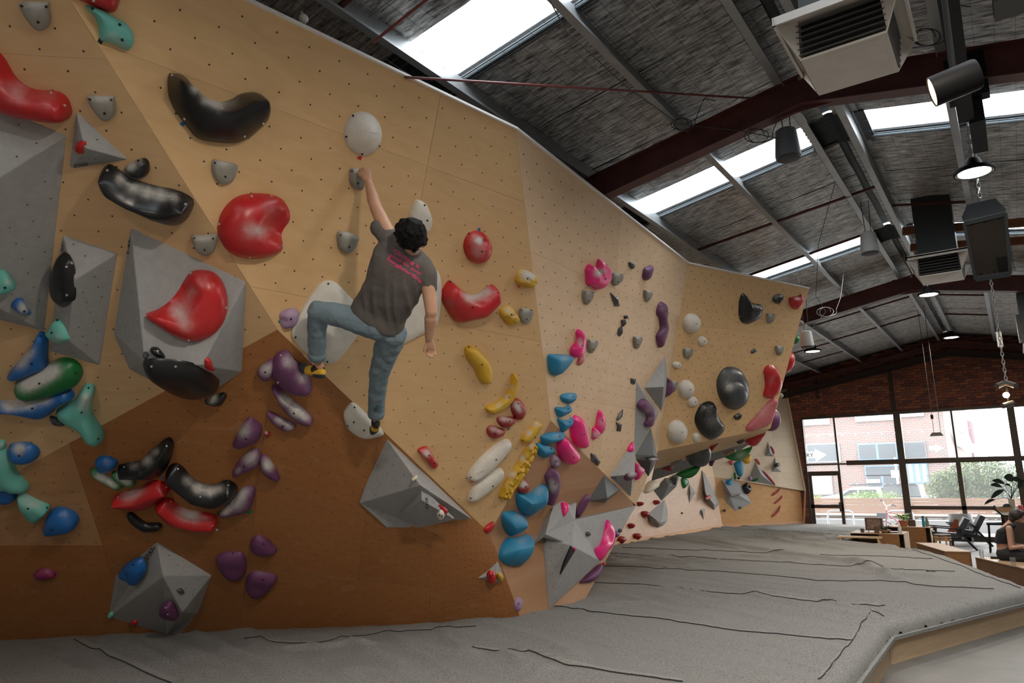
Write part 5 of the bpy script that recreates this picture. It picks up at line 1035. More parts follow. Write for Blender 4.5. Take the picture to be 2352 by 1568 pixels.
# ------------------------------------------------------------------ jutting panel
for lb, cx, cy, rx, ry, hh in (('largest white ball hold low on the jutting panel', 487, 1226, 67, 82, .15), ('white ball hold at the top of the jutting panel', 592, 446, 58, 71, .13), ('white ball hold right of the grey kite volume', 553, 919, 53, 66, .12), ('small white ball under the middle white ball', 598, 1010, 39, 39, .08),
                           ('small white ball beside the top white ball', 667, 575, 31, 36, .07), ('tiny white ball beside the black kidney hold', 628, 1268, 28, 35, .06), ('white oval pebble hold at the panel fold', 486, 746, 33, 25, .06)):
    H(lb, 'white', 'h', ell(cx, cy, rx, ry, 8), hh, p=2.0, bolts=[(cx + rx * .55, cy + ry * .05)], chalk=[(cx, cy - ry * .3, rx * .6, .2)], group='white ball holds on the jutting panel')
H('black teardrop hold high on the jutting panel', 'black', 'h', [(965, 231), (985, 250), (1010, 285), (1050, 305), (1097, 315), (1102, 350), (1086, 402), (1040, 437), (990, 451), (955, 436), (936, 390), (937, 310), (950, 250)], .11, bolts=[(960, 242), (942, 398), (975, 445), (1096, 324)], bk='w', chalk=[(1040, 380, 25, .3)])
H('small black pod hold with red tape on the jutting panel', 'black', 'h', [(1178, 260), (1210, 236), (1247, 245), (1242, 282), (1215, 307), (1183, 291)], .07, chalk=[(1200, 248, 30, .7)], tape=('red', [(1216, 300), (1226, 300), (1224, 316), (1218, 314)]))
H('red heart shaped hold in the upper corner of the jutting panel', 'red', 'h', [(1293, 270), (1320, 257), (1355, 252), (1387, 239), (1397, 270), (1382, 322), (1345, 347), (1308, 326)], .08, chalk=[(1350, 260, 30, .3)])
shield('grey stone edge hold under the black pod', 'h', [(1137, 380), (1160, 378), (1187, 380), (1185, 422), (1160, 447), (1139, 431)])
shield('grey stone edge hold near the right edge of the jutting panel', 'h', [(1201, 612), (1225, 610), (1252, 612), (1249, 652), (1222, 680), (1202, 651)])
shield('grey stone edge hold below the top white ball', 'h', [(538, 631), (565, 628), (599, 632), (592, 682), (565, 704), (539, 676)])
shield('grey stone edge hold tucked behind the grey kite volume', 'h', [(449, 864), (470, 864), (492, 870), (476, 932), (443, 937)])
H('small black chip in the middle of the jutting panel', 'iron', 'h', [(1018, 650), (1030, 632), (1054, 630), (1056, 645), (1036, 660), (1022, 664)], .04, chalk=[(1025, 640, 12, .7)])
H('large dark grey round sloper on the jutting panel', 'iron', 'h', [(778, 900), (790, 830), (830, 775), (880, 761), (940, 779), (982, 840), (1000, 910), (992, 1002), (950, 1052), (900, 1067), (838, 1047), (798, 982)], .16, chalk=[(860, 830, 70, .35), (850, 900, 40, .5)], n=52)
H('dark grey dome stacked on the round sloper', 'iron', 'h', ell(910, 957, 80, 101, -6, 16), .14, plane=(cast(*fp('h', [(890, 915)])[0])[0] + PH[0] * .10, PH[0]), chalk=[(850, 900, 45, .7), (900, 900, 50, .3)], rim=.15)
H('glossy red dish hold near the edge of the jutting panel', 'red', 'h', [(1113, 800), (1125, 764), (1160, 744), (1196, 760), (1231, 820), (1240, 890), (1216, 952), (1170, 984), (1125, 982), (1110, 965), (1124, 900), (1120, 840)], .10, dents=[(1165, 860, 34, .05), (1150, 920, 25, .04)], chalk=[(1170, 860, 40, .25)], bolts=[(1152, 750), (1236, 880), (1120, 975), (1115, 820)], bk='w')
H('chalky red blade hold at the lower corner of the jutting panel', 'rose', 'h', [(1188, 980), (1202, 1000), (1182, 1082), (1152, 1167), (1090, 1197), (1000, 1224), (988, 1190), (1050, 1120), (1120, 1040), (1168, 990)], .09, ridge=[(1040, 1180), (1140, 1120), (1180, 1020)], chalk=[(1110, 1080, 70, .45)])
H('glossy black kidney hold low on the jutting panel', 'black', 'h', [(628, 1100), (660, 1040), (710, 1011), (752, 1020), (762, 1070), (782, 1120), (827, 1187), (811, 1232), (770, 1272), (730, 1284), (680, 1257), (638, 1202), (620, 1150)], .15, bolts=[(745, 1016), (642, 1215), (742, 1278), (822, 1190)], bk='w', chalk=[(740, 1150, 60, .4), (710, 1060, 40, .3)], n=52)
H('small black eye chip right of the kidney hold', 'black', 'h', [(898, 1112), (935, 1094), (952, 1110), (925, 1142), (900, 1132)], .05, chalk=[(915, 1110, 15, .6)])
# things under and behind the jutting box
UP = plane3(H1, H2, U2)
under = [('big dark round sloper under the jutting box', 'iron', [(725, 410), (790, 360), (1060, 298), (1086, 350), (1097, 430), (1086, 502), (1030, 552), (950, 562), (850, 532), (800, 440)], .22, [(960, 420, 70, .3)]), ('big red wedge under the corner of the jutting box', 'red', [(1428, 240), (1560, 205), (1692, 173), (1662, 242), (1600, 322), (1530, 347), (1468, 312)], .14, []),
         ('green dish hold under the jutting box', 'green', [(725, 655), (850, 600), (982, 558), (951, 632), (880, 682), (800, 692), (738, 672)], .10, []), ('speckled green slab under the box corner', 'green', [(1215, 440), (1262, 470), (1370, 420), (1520, 368), (1547, 358), (1502, 442), (1420, 502), (1330, 502), (1260, 480)], .10, [(1420, 450, 80, .55)]),
         ('brown ball hold under the jutting box', 'tan', [(1215, 400), (1270, 366), (1340, 372), (1368, 410), (1330, 450), (1260, 455)], .12, []), ('small red fin under the jutting box beside the round sloper', 'darkred', [(1085, 322), (1186, 303), (1150, 340), (1098, 402)], .06, []), ('red cone with pale tip under the jutting box', 'darkred', [(535, 580), (640, 540), (690, 555), (690, 590), (650, 610)], .08, [(680, 575, 30, .8)]),
         ('small purple fin under the jutting box', 'purple', [(1075, 545), (1120, 460), (1148, 468), (1130, 520), (1105, 566)], .05, [(1130, 480, 25, .6)]), ('dark slate wedge under the jutting box', 'grey', [(640, 520), (760, 475), (790, 490), (770, 545), (690, 552)], .08, []), ('grey block beside the red corner wedge', 'iron', [(1368, 285), (1425, 258), (1455, 290), (1420, 320), (1380, 318)], .07, [])]
for lb, c, pts, hh, ck in under:
    cx, cy = np.mean(fp('m', pts), 0); P0, nn = cast(cx, cy)
    if P0 is None or np.linalg.norm(P0 - CAM) > 17: P0 = atd(cx, cy, 13.2)
    H(lb, c, 'm', pts, hh, chalk=ck, plane=(P0 - nrm(ray(cx, cy)) * hh * .3, nrm(UP[0] * .8 - nrm(ray(cx, cy)))))
def dome_at(label, c, ctr, n, r, ry, h, name='climbing_hold'):
    n = nrm(n); p = MB(); p.lathe([(r, -.01), (r, 0), (r * .95, h * .4), (r * .75, h * .75), (r * .4, h * .95), (0, h)], ctr, 20, n); o = p.build(name, hmat(c), None, 50, origin=ctr); o.scale = (1, 1, 1); tag(o, label, 'climbing hold'); return o
ne = nrm(np.cross(dv, H2 - T3)); ne = ne if ne[0] > 0 else -ne
def onend(x, y, back): P = hit(x, y, PH); return P + nrm(dv) * back
dome_at('green disc hold on the far side of the jutting box', 'green', onend(1833, 770, .30), ne, .10, .1, .12)
dome_at('big red round hold on the far side of the jutting box', 'red', onend(1815, 822, .32), ne, .22, .3, .16)
dome_at('purple round hold on the far side of the jutting box', 'purple', onend(1782, 960, .36), ne, .21, .25, .18)
dome_at('grey knob on the far side of the jutting box', 'stone', onend(1842, 738, .12), ne, .05, .05, .07)
dome_at('grey chip low on the far side of the jutting box', 'stone', onend(1795, 906, .12), ne, .05, .05, .07)
# ------------------------------------------------------------------ far corner walls
VOL('pale faceted volume beside the red studs', 'm', [(408, 1082), (597, 920), (630, 1050), (627, 1152), (582, 1207), (522, 1232), (445, 1197)], [(470, 1115, .2), (560, 1175, .22), (540, 1190, .2)], [(0, 1, 2, 3, 8, 7), (3, 4, 9, 8), (4, 5, 9), (5, 6, 7, 9), (6, 0, 7), (7, 8, 9)], nuts=0)
for k, (lb, x, y, r) in enumerate((('highest left red stud on the rosy wall', 328, 973, 23), ('highest right red stud on the rosy wall', 507, 956, 24), ('red stud beside the pale faceted volume', 385, 1084, 34), ('red stud in the middle of the rosy wall', 234, 1210, 27), ('red stud low on the rosy wall', 300, 1325, 35), ('biggest red stud by the edge of the prow', 128, 1362, 40))):
    H(lb, 'darkred', 'm', [(x - r, y - r * .8), (x + r * .2, y - r), (x + r, y), (x + r * .3, y + r * .6), (x - r * .2, y + r * 1.1), (x - r, y + r * .2)], .14, group='red studs on the rosy wall')
VOL('upper grey blade on the rosy wall', 'm', [(860, 745), (928, 850), (862, 972)], [(875, 850, .08)], [(0, 1, 3), (1, 2, 3), (2, 0, 3)], nuts=0)
VOL('small grey blade low on the rosy wall', 'm', [(984, 1030), (1037, 1024), (1016, 1150)], [(1005, 1060, .08)], [(0, 1, 3), (1, 2, 3), (2, 0, 3)], nuts=0)
VOL('long grey blade on the rosy wall', 'm', [(1000, 610), (1030, 640), (1187, 970), (1132, 1042), (1060, 972), (1005, 800)], [(1040, 860, .2), (1130, 980, .2)], [(0, 1, 2, 7, 6), (2, 3, 7), (3, 4, 6, 7), (4, 5, 6), (5, 0, 6)], nuts=0)
VOL('grey wedge above the long blade', 'm', [(1020, 590), (1050, 585), (1132, 690), (1075, 732)], [(1060, 660, .1)], [(0, 1, 4), (1, 2, 4), (2, 3, 4), (3, 0, 4)], nuts=0)
VOL('speckled grey wedge under the jutting box', 'm', [(478, 832), (600, 690), (742, 700), (727, 782), (560, 942)], [(640, 780, .25)], [(0, 1, 5), (1, 2, 5), (2, 3, 5), (3, 4, 5), (4, 0, 5)], 'speck', nuts=0)
H('cream rounded hold under the box at the prow edge', 'cream', 'm', [(420, 745), (470, 715), (520, 730), (527, 780), (490, 812), (410, 858), (380, 840), (395, 800)], .15)
H('small red chip on the long blade', 'rose', 'm', [(1043, 905), (1075, 875), (1105, 890), (1080, 915), (1050, 925)], .06)
H('black bulge hold under the green dish', 'iron', 'm', [(660, 690), (700, 655), (740, 680), (738, 730), (715, 765), (680, 720)], .12)
H('green hooked hold on the rosy wall', 'green', 'm', [(778, 700), (812, 690), (848, 722), (838, 770), (805, 806), (785, 765)], .10, chalk=[(828, 740, 20, .6)])
H('tiny dark chip on the rosy wall', 'iron', 'm', ell(782, 1073, 9, 12), .04)
VOL('big pale volume hung on the orange panel', 'm', [(1208, 702), (1400, 735), (1562, 762), (1532, 962), (1365, 1056), (1265, 962), (1240, 850)], [(1300, 900, .12), (1400, 880, .14), (1300, 850, .3), (1320, 890, .28), (1430, 860, .3)], [(0, 1, 11, 9), (1, 2, 3, 8, 11), (3, 4, 7, 8), (4, 5, 7), (5, 6, 7), (6, 0, 9, 7), (9, 11, 10), (9, 10, 7), (10, 11, 8), (7, 10, 8)], 'pale', nuts=0, ref=(1380, 880))
H('sky blue horseshoe hold on the pale volume', 'sea', 'm', [(1258, 740), (1275, 712), (1300, 722), (1312, 684), (1330, 700), (1330, 750), (1300, 772), (1270, 765)], .08)
H('dark round bowl hold on the pale volume', 'black', 'm', [(1440, 800), (1450, 765), (1490, 745), (1520, 775), (1525, 830), (1500, 865), (1460, 860)], .14, dents=[(1495, 775, 22, .08)])
H('small green tab under the pale volume', 'green', 'm', [(1395, 1002), (1432, 1005), (1415, 1028)], .05, sm=False)
H('dark knob left of the pale volume', 'iron', 'm', ell(1240, 1045, 12, 16), .08)
VOL('upper little grey triangle on the sunlit slab', 'm', [(1711, 298), (1783, 462), (1679, 455)], [(1735, 420, .12)], [(0, 1, 3), (1, 2, 3), (2, 0, 3)], nuts=0)
VOL('lower little grey triangle with a black ball', 'm', [(1786, 464), (1860, 630), (1754, 626)], [(1800, 580, .12)], [(0, 1, 3), (1, 2, 3), (2, 0, 3)], nuts=0)
VOL('wide grey triangle on the sunlit slab', 'm', [(1572, 520), (1796, 782), (1500, 716)], [(1640, 660, .2)], [(0, 1, 3), (1, 2, 3), (2, 0, 3)], nuts=0)
H('black ball on the lower little triangle', 'iron', 'm', ell(1806, 553, 22, 24), .12)
H('red crescent beside the upper little triangle', 'rose', 'm', [(1738, 345), (1765, 370), (1785, 410), (1775, 440), (1760, 400)], .06)
H('small red drop at the tip of the wide triangle', 'rose', 'm', [(1572, 490), (1590, 484), (1618, 515), (1626, 550), (1600, 535), (1580, 510)], .07)
H('long red rail on the side of the wide triangle', 'rose', 'm', [(1645, 610), (1690, 640), (1740, 695), (1790, 770), (1770, 760), (1700, 690)], .10)
H('green smear hold on the wide triangle', 'green', 'm', [(1530, 725), (1600, 695), (1612, 705), (1560, 730)], .05)
H('pale ball at the left corner of the wide triangle', 'lilac', 'm', ell(1518, 700, 22, 24), .12)
for lb, pts in (('upper of the three red feathers on the orange panel', [(1843, 803), (1838, 830), (1800, 868), (1760, 887), (1758, 872), (1800, 840)]), ('middle of the three red feathers on the orange panel', [(1869, 880), (1862, 915), (1830, 950), (1785, 975), (1784, 960), (1830, 925)]), ('lowest of the three red feathers on the orange panel', [(1848, 985), (1842, 1040), (1800, 1090), (1757, 1118), (1756, 1100), (1810, 1050)])):
    H(lb, 'rose', 'm', pts, .07, group='red feather holds')
H('sky blue paddle hold hanging by the sunlit slab', 'sea', 'm', [(1350, 530), (1420, 505), (1443, 560), (1445, 640), (1425, 680), (1385, 660), (1358, 590)], .08)
H('yellow shell hold beside the green slab', 'yellow', 'm', [(1437, 500), (1480, 460), (1520, 435), (1533, 480), (1520, 525), (1480, 540)], .08)
H('slim green pod by the pale volume', 'green', 'm', [(1342, 650), (1356, 632), (1370, 660), (1366, 705), (1350, 706)], .06)
H('small black ball by the pale volume', 'iron', 'm', ell(1396, 694, 13, 15), .08)
H('small red button under the speckled green slab', 'rose', 'm', [(1285, 515), (1330, 500), (1345, 530), (1315, 555)], .08)
H('pale blue fin on the wedge above the long blade', 'sea', 'm', [(1032, 565), (1060, 570), (1062, 600), (1045, 615)], .06)
# ================================================================== THINGS HANGING FROM THE ROOF
blackp = mat('black_powdercoat', (0.006, 0.006, 0.0065), .6, spec=.15)
whitep = mat('offwhite_plastic', (0.62, 0.58, 0.53), .5, var=.05, vscale=8)
galv = mat('galvanised_chain', (0.5, 0.5, 0.48), .35, .8)
cable = mat('dark_cable', (0.03, 0.03, 0.03), .6)
COOL = (1.0, 0.90, 0.76)
lens = mat('led_lens', (0.9, 0.9, 0.85), .4, emit=(1.0, 0.93, 0.82), estr=14)
def lamp(name, kind, loc, power, color, direction=(0, 0, -1), size=.25, angle=160, blend=.5):
    l = bpy.data.lights.new(name, kind); l.energy = power; l.color = color
    if kind == 'AREA': l.shape = 'DISK'; l.size = size
    if kind == 'SPOT': l.spot_size = math.radians(angle); l.spot_blend = blend; l.shadow_soft_size = size
    o = bpy.data.objects.new(name, l); o.location = loc; o.rotation_euler = Vector(direction).to_track_quat('-Z', 'Y').to_euler(); COL.objects.link(o); return o
UFO_P = 48
def ufo(label, c, r=.18, chain=True, power=None, group='round high bay lamps'):
    c = np.array(c, float); t = empty('high_bay_lamp', c, label, 'lamp')
    MB().lathe([(.02, .15), (.06, .15), (.075, .12), (.09, .05), (r, .035), (r + .005, .01), (r, -.004), (r * .93, -.006), (r * .90, .012), (0, .012)], c, 28).build('housing', blackp, t, 40)
    MB().lathe([(0, .011), (r * .62, .011), (r * .80, .004), (r * .80, .0), (0, -.004)], c, 28).build('lens', lens, t, 40)
    zt = roofz(c[0], .0); p = MB().tube([c + [0, 0, .15], (c[0], c[1], zt)], .004, 6); p.build('suspension_wire', galv, t)
    lamp('lamp_light', 'AREA', c + [0, 0, -.012], power or UFO_P, COOL, size=2 * r * .8).parent = None
    return t
ufo('lit round high bay lamp hanging in front of the black heater', atd(2238, 397, 7.2))
ufo('lit round high bay lamp beside the second rafter ridge', atd(2133, 677, 13.0))
ufo('lit round high bay lamp nearest the brick gable', atd(2185, 775, 17.0))
ufo('lit round high bay lamp beside the jutting wall end', atd(1867, 807, 16.0))
ufo('added round high bay fill lamp right above the camera, unseen', (0.3, 1.6, 5.0), power=150)  # added, unseen lamp that raises the overall brightness
ufo('added round high bay fill lamp behind the camera, unseen', (0.0, -4.2, 5.0), power=150)  # second added lamp out of view, extra light for the hall
# black track beam with tube spotlights
beam = empty('track_beam', (0.03, 5.5, 5.0), 'black steel channel hung under the rafter carrying spotlights', 'beam')
MB().box((-0.055, -2.2, 5.02), (0.065, 7.0, 5.22)).build('channel', blackp, beam)
MB().box((0.02, 7.0, 5.0), (0.14, 7.75, 5.24)).build('end_channel', blackp, beam)
MB().box((-0.10, 6.95, 5.22), (0.2, 7.08, 5.62)).build('hanger', blackp, beam)
MB().box((-0.10, 0.25, 5.22), (0.2, 0.4, 5.62)).build('hanger', blackp, beam)
warm_in = mat('spot_reflector', (0.8, 0.6, 0.45), .4, emit=(1.0, 0.62, 0.36), estr=2.2)
WARM = (1.0, 0.83, 0.60)
def tube_spot(label, back, front, r, power, stem, angle=75, ang_b=.6):
    back = np.array(back, float); front = np.array(front, float); ax = nrm(front - back); L = np.linalg.norm(front - back); t = empty('tube_spotlight', back, label, 'spotlight')
    MB().lathe([(0, 0), (r * .93, 0), (r, .012), (r, L), (r * .93, L), (r * .93, L * .55)], back, 28, ax).build('tube', blackp, t, 40)
    MB().lathe([(r * .925, L * .97), (r * .92, L * .58), (0, L * .55)], back, 28, ax).build('reflector', warm_in, t, 40)
    mid = (back + front) / 2; MB().tube([mid, mid + (np.array(stem) - mid) * .35, stem], .014, 8).build('stem', blackp, t)
    lamp('spot_light', 'SPOT', back + ax * L * .62, power, WARM, ax, size=.06, angle=angle, blend=ang_b)
SPOT_P = 2500
pb, pf = atd(2247, 168, 3.42), atd(2140, 212, 3.50)
tube_spot('big black tube spotlight hanging top right', pb, pf, .075, SPOT_P, (0.0, 3.9, 5.03), 110)
tube_spot('added black tube fill spotlight on the beam behind the camera, unseen', (0.05, 1.25, 4.0), (-0.20, 1.35, 3.86), .083, SPOT_P, (0.0, 1.3, 5.03), 110)  # added, unseen spot that brightens the climbing wall
tube_spot('added black tube fill spotlight on the beam well behind the camera, unseen', (0.05, -1.6, 4.0), (-0.19, -1.42, 3.86), .083, SPOT_P, (0.0, -1.5, 5.03), 110)  # another added spot out of view, aimed to light the wall
# air conditioning diffusers
def diffuser(label, x, y, z, wd, dp, ht, ducttop, fl=.13):
    t = empty('air_diffuser', (x + wd / 2, y + dp / 2, z), label, 'air vent'); x1, y1, zt = x + wd, y + dp, z + ht
    MB().box((x, y, z - .004), (x1, y1, z + .012)).build('bottom_plate', whitep, t)
    c = np.array([(x + x1) / 2, (y + y1) / 2, z - .03])                        # shallow cross-broken pyramid of the base plate
    obj('base_pyramid', [(x + .03, y + .03, z - .005), (x1 - .03, y + .03, z - .005), (x1 - .03, y1 - .03, z - .005), (x + .03, y1 - .03, z - .005), tuple(c)], [(0, 1, 4), (1, 2, 4), (2, 3, 4), (3, 0, 4)], whitep, t)
    for cx, cy in ((x, y), (x1, y), (x, y1), (x1, y1)):                          # splayed corner posts
        sx = fl if cx > c[0] else -fl; sy = fl if cy > c[1] else -fl
        b0 = np.array([cx, cy, z]); fc = np.array([cx + sx, cy + sy, zt]); px_ = np.array([cx - sx * .12, cy + sy * .25, zt]); py_ = np.array([cx + sx * .25, cy - sy * .12, zt])
        for a_, e_ in ((px_, np.array([0, -.008 if sy > 0 else .008, 0])), (py_, np.array([-.008 if sx > 0 else .008, 0, 0]))): MB().prism([b0, fc, a_], e_).build('corner_fin', whitep, t)
    MB().box((x - fl, y - fl, zt), (x1 + fl, y1 + fl, zt + .02)).build('flange', whitep, t)
    for cx in (x - fl, x1 + fl - .02): MB().box((cx, y - fl, zt - .03), (cx + .02, y1 + fl, zt + .03)).build('flange_lip', whitep, t)
    for cy in (y - fl, y1 + fl - .02): MB().box((x - fl, cy, zt - .03), (x1 + fl, cy + .02, zt + .03)).build('flange_lip', whitep, t)
    MB().box((x + .02, y + .02, z + .01), (x1 - .02, y1 - .02, zt)).build('plenum', mat('vent_dark', (0.008, 0.008, 0.008), .9), t)
    lv = mat('louvre_aluminium', (0.12, 0.115, 0.11), .5, .3)
    for k in range(6):
        zz = z + .03 + (ht - .04) * k / 5.6; s = fl * .25 * (zz - z) / ht
        for a, b in (((x - s, y - s, zz), (x1 + s, y - s, zz)), ((x1 + s, y - s, zz), (x1 + s, y1 + s, zz)), ((x - s, y1 + s, zz), (x1 + s, y1 + s, zz)), ((x - s, y - s, zz), (x - s, y1 + s, zz))):
            MB().bar(a, b, .022, .005).build('louvre', lv, t)
    MB().box((x + .02, y + .02, zt + .05), (x1 - .02, y1 - .02, ducttop)).build('duct', mat('duct_black', (0.016, 0.019, 0.020), .5), t)
    MB().box((x + .01, y + .01, zt + .02), (x1 - .01, y1 - .01, zt + .07)).build('duct_collar', mat('duct_galv', (0.35, 0.38, 0.40), .4, .6), t)
diffuser('large white air diffuser with black louvres top right', -.87, 4.75, 4.80, .53, .56, .27, 6.1)
diffuser('smaller white air diffuser under a square black duct', -.84, 11.58, 4.80, .53, .60, .27, 6.0)
# black heater hung on chains
ht = empty('gas_heater', atd(2265, 560, 8.1), 'black hanging radiant heater with a mesh front', 'heater')
A_, B_, C_, D_ = aty(2214, 512, 9.3), aty(2310, 489.5, 9.3), aty(2320, 628, 9.75), aty(2240, 640, 9.75)
bk_ = np.array([0.0, .30, .12])
MB().prism([A_, B_, C_, D_], bk_).build('body', mat('heater_black', (0.004, 0.004, 0.0045), .7, spec=.1), ht)
e_top = [aty(2209, 499, 9.32), aty(2221, 470, 9.45), aty(2286, 455, 9.45), aty(2310, 479, 9.32), B_, A_]
MB().prism(e_top, (0, .22, .05)).build('hood', mat('heater_black', (0.02, 0.02, 0.021)), ht)
nn = nrm(np.cross(B_ - A_, D_ - A_)); nn = -nn if nn[1] > 0 else nn
slate = mat('heater_slate', (0.02, 0.024, 0.028), .5, .2, spec=.2)
for a, b, wd in ((A_, B_, .05), (D_, C_, .06), (A_, D_, .03), (B_, C_, .03)): MB().bar(a + nn * .012, b + nn * .012, wd, .02, up=nn).build('front_rim', slate, ht)
ms = MB()
for k in range(30):
    for s in (-1, 1):
        t0 = (k + .5) / 30; t1 = t0 + s * .10
        for i in range(6):
            a = A_ + (B_ - A_) * (i / 6) + (D_ - A_) * (t0 if (i % 2 == 0) else min(.98, max(.02, t1))); b = A_ + (B_ - A_) * ((i + 1) / 6) + (D_ - A_) * (t0 if (i % 2) else min(.98, max(.02, t1)))
            ms.bar(a + nn * .006, b + nn * .006, .004, .004, up=nn)
ms.build('mesh_guard', mat('guard_bronze', (0.035, 0.028, 0.024), .6, .2, spec=.2), ht)['kind'] = 'stuff'
def chain(par, p, q, m=galv, step=.034, r=.004, w_=.016, name='chain_link'):
    p = np.array(p, float); q = np.array(q, float); L = np.linalg.norm(q - p); d = (q - p) / L; n = max(2, int(L / step)); a = nrm(np.cross(d, [1, 0.3, 0])); b = np.cross(d, a)
    lk = MB(); pts = [np.array([math.cos(t) * w_ * .5, 0, math.sin(t) * step * .62]) for t in [2 * math.pi * i / 8 for i in range(9)]]
    lk.tube(pts, r, 5, caps=False); o = lk.build(name, m, None); me = o.data; bpy.data.objects.remove(o)
    for k in range(n):
        c = p + d * L * (k + .5) / n; x = a if k % 2 else b; y = np.cross(d, x)
        linked(me, par, Matrix(((x[0], y[0], d[0], c[0]), (x[1], y[1], d[1], c[1]), (x[2], y[2], d[2], c[2]), (0, 0, 0, 1))), name)
cp = aty(2252, 462, 9.45)
chain(ht, cp, aty(2228, 282, 9.2), step=.055, w_=.036, r=.0065)
# lamp cluster on a long chain, and small reflector on two wires
cl = empty('spotlight_cluster', atd(2310, 905, 9.0), 'cluster of black spotlights with one glowing bulb on a chain', 'spotlight')
c0 = aty(2275, 640, 10.6); c1 = aty(2309, 880, 10.6); c1 = np.array([c0[0], c0[1], c1[2]])
chain(cl, c1, np.array([c0[0], c0[1], roofz(c0[0], .2)]), mat('chain_dull', (0.34, 0.33, 0.31), .4, .7), step=.05, w_=.03, r=.006)
MB().tube([c1, c1 - [0, 0, .10]], .022, 10).build('hub', blackp, cl)
hub = c1 - np.array([0, 0, .09])
for a, b, g in (((2289, 887), (2306, 880), .02), ((2333, 886), (2308, 878), -.02), ((2303, 932), (2326, 925), .0)):
    A, B = aty(*a, 10.5 + g), aty(*b, 10.6); MB().tube([A, B], .034, 12).build('spot_can', mat('spot_can_metal', (0.10, 0.09, 0.08), .35, .5), cl, 40)
bulb = aty(2311, 907, 10.55)
MB().tube([hub, aty(2316, 925, 10.6)], .012, 8).build('stem', blackp, cl)
MB().ball(bulb, .035, 12).build('bulb', mat('glowing_bulb', (1, .9, .8), .4, emit=(1.0, 0.70, 0.42), estr=60), cl, 60)
lamp('bulb_light', 'POINT', bulb, 40, (1.0, .74, .48))
tz = empty('small_reflector_lamp', atd(2152, 995, 17), 'small dark reflector lamp hung on two wires before the window', 'lamp')
tp = [aty(x, y, 20.0) for x, y in ((2144, 991), (2157, 991), (2166, 1001), (2150, 1003), (2141, 998))]
q = aty(2150, 996, 20.0)
MB().prism([q + np.array(o) for o in ((-.13, -.10, -.05), (.16, -.10, -.05), (.10, -.06, .03), (-.08, -.06, .03))], (0, .2, 0)).build('shade', mat('reflector_dark', (0.03, 0.025, 0.022), .4), tz)
MB().box(q + np.array([-.12, -.10, -.056]), q + np.array([.15, .10, -.05])).build('glass_cover', mat('reflector_glass', (0.4, 0.4, 0.38), .2), tz)
for dx, zt in ((-.04, roofz(q[0], .2)), (.10, roofz(q[0], .2))): MB().tube([q + np.array([dx, 0, .02]), (q[0] + dx, 20.0, zt)], .006, 6).build('hanging_wire', cable, tz)
MB().tube([q + np.array([-.04, 0, .36]), q + np.array([-.04, 0, .46])], .03, 8).build('cable_block', blackp, tz)
# pendant loudspeakers
spm = mat('speaker_shell', (0.10, 0.115, 0.125), .55); spg = mat('speaker_shell_pale', (0.36, 0.36, 0.35), .55)
for label, c, d, wpx, m in (('dark grey pendant loudspeaker nearest the camera', (1808, 333), 7.3, 57, spm), ('pale grey pendant loudspeaker left of the small diffuser', (1996, 560), 10.2, 40, spg), ('grey pendant loudspeaker behind the jutting wall edge', (1853, 780), 13.0, 30, spg)):
    c = atd(*c, d); r = wpx * d / FPX / 2; t = empty('pendant_speaker', c - [0, 0, r * 1.3], label, 'loudspeaker')
    MB().lathe([(0, 1.32 * r), (.66 * r, 1.32 * r), (.80 * r, 1.22 * r), (.88 * r, .4 * r), (r, -.85 * r), (.98 * r, -1.05 * r), (.9 * r, -1.1 * r), (0, -1.1 * r)], c, 26).build('shell', m, t, 40)
    MB().lathe([(.92 * r, -1.09 * r), (.9 * r, -1.2 * r), (.6 * r, -1.26 * r), (0, -1.28 * r)], c, 26).build('grille', mat('speaker_grille', (0.03, 0.034, 0.037), .6), t, 40)
    for s in (-1, 1): MB().tube([c + [s * r * .4, 0, 1.3 * r], c + [s * r * .3, .05, 1.9 * r], (c[0] + s * .05, c[1] + .05, roofz(c[0]))], .005, 6).build('suspension_cable', cable, t)
# small things on the roof steel
sn = empty('white_sensor', atd(697, 43, 5.0), 'small white dome sensor on the purlin above the wall', 'sensor'); c = atd(697, 43, 5.0)
MB().ball(c, .035, 12).build('dome', whitep, sn, 60); MB().tube([c + [0, .0, .02], c + [-.05, .02, .08]], .012, 8).build('bracket', whitep, sn)
for label, px, d, r in (('loop of loose cable on the first rafter', (1567, 285), 7.4, .06), ('loop of loose cable beside the dark loudspeaker', (1740, 312), 7.3, .07), ('coil of dark cable right of the large diffuser', (2128, 85), 5.8, .07), ('loop of pale cable hanging by the second rafter', (1897, 716), 13.5, .09)):
    c = atd(*px, d); p = MB(); pts = [c + CR * r * math.cos(t) * (1 + .04 * k) + CU * r * math.sin(t) for k, t in enumerate([2 * math.pi * i / 16 for i in range(34)])]
    pts += [pts[-1] + np.array([.1, .05, .25]), np.array([pts[-1][0] + .2, pts[-1][1] + .1, roofz(pts[-1][0] + .2, .1)])]
    o = MB().tube(pts, .0045, 6).build('cable_loop', cable if 'pale' not in label else galv); tag(o, label, 'cable')
for label, pts in (('thin cable strung along the first purlin', [((1262, 0), 4.4), ((1300, 70), 4.9), ((1440, 200), 6.0), ((1560, 285), 7.2), ((1700, 300), 7.3), ((1790, 318), 7.2)]), ('thin cable drooping from the ridge to the second rafter', [((1918, 420), 9.5), ((1880, 560), 10.5), ((1874, 680), 12.0), ((1897, 716), 13.4), ((1850, 770), 13.2)])):
    o = MB().tube([atd(*q, d) for q, d in pts], .0045, 6).build('cable', cable); tag(o, label, 'cable')
tb = empty('junction_tray', atd(2330, 70, 6.2), 'dark grey cable tray on the roof at the right edge', 'cable tray')
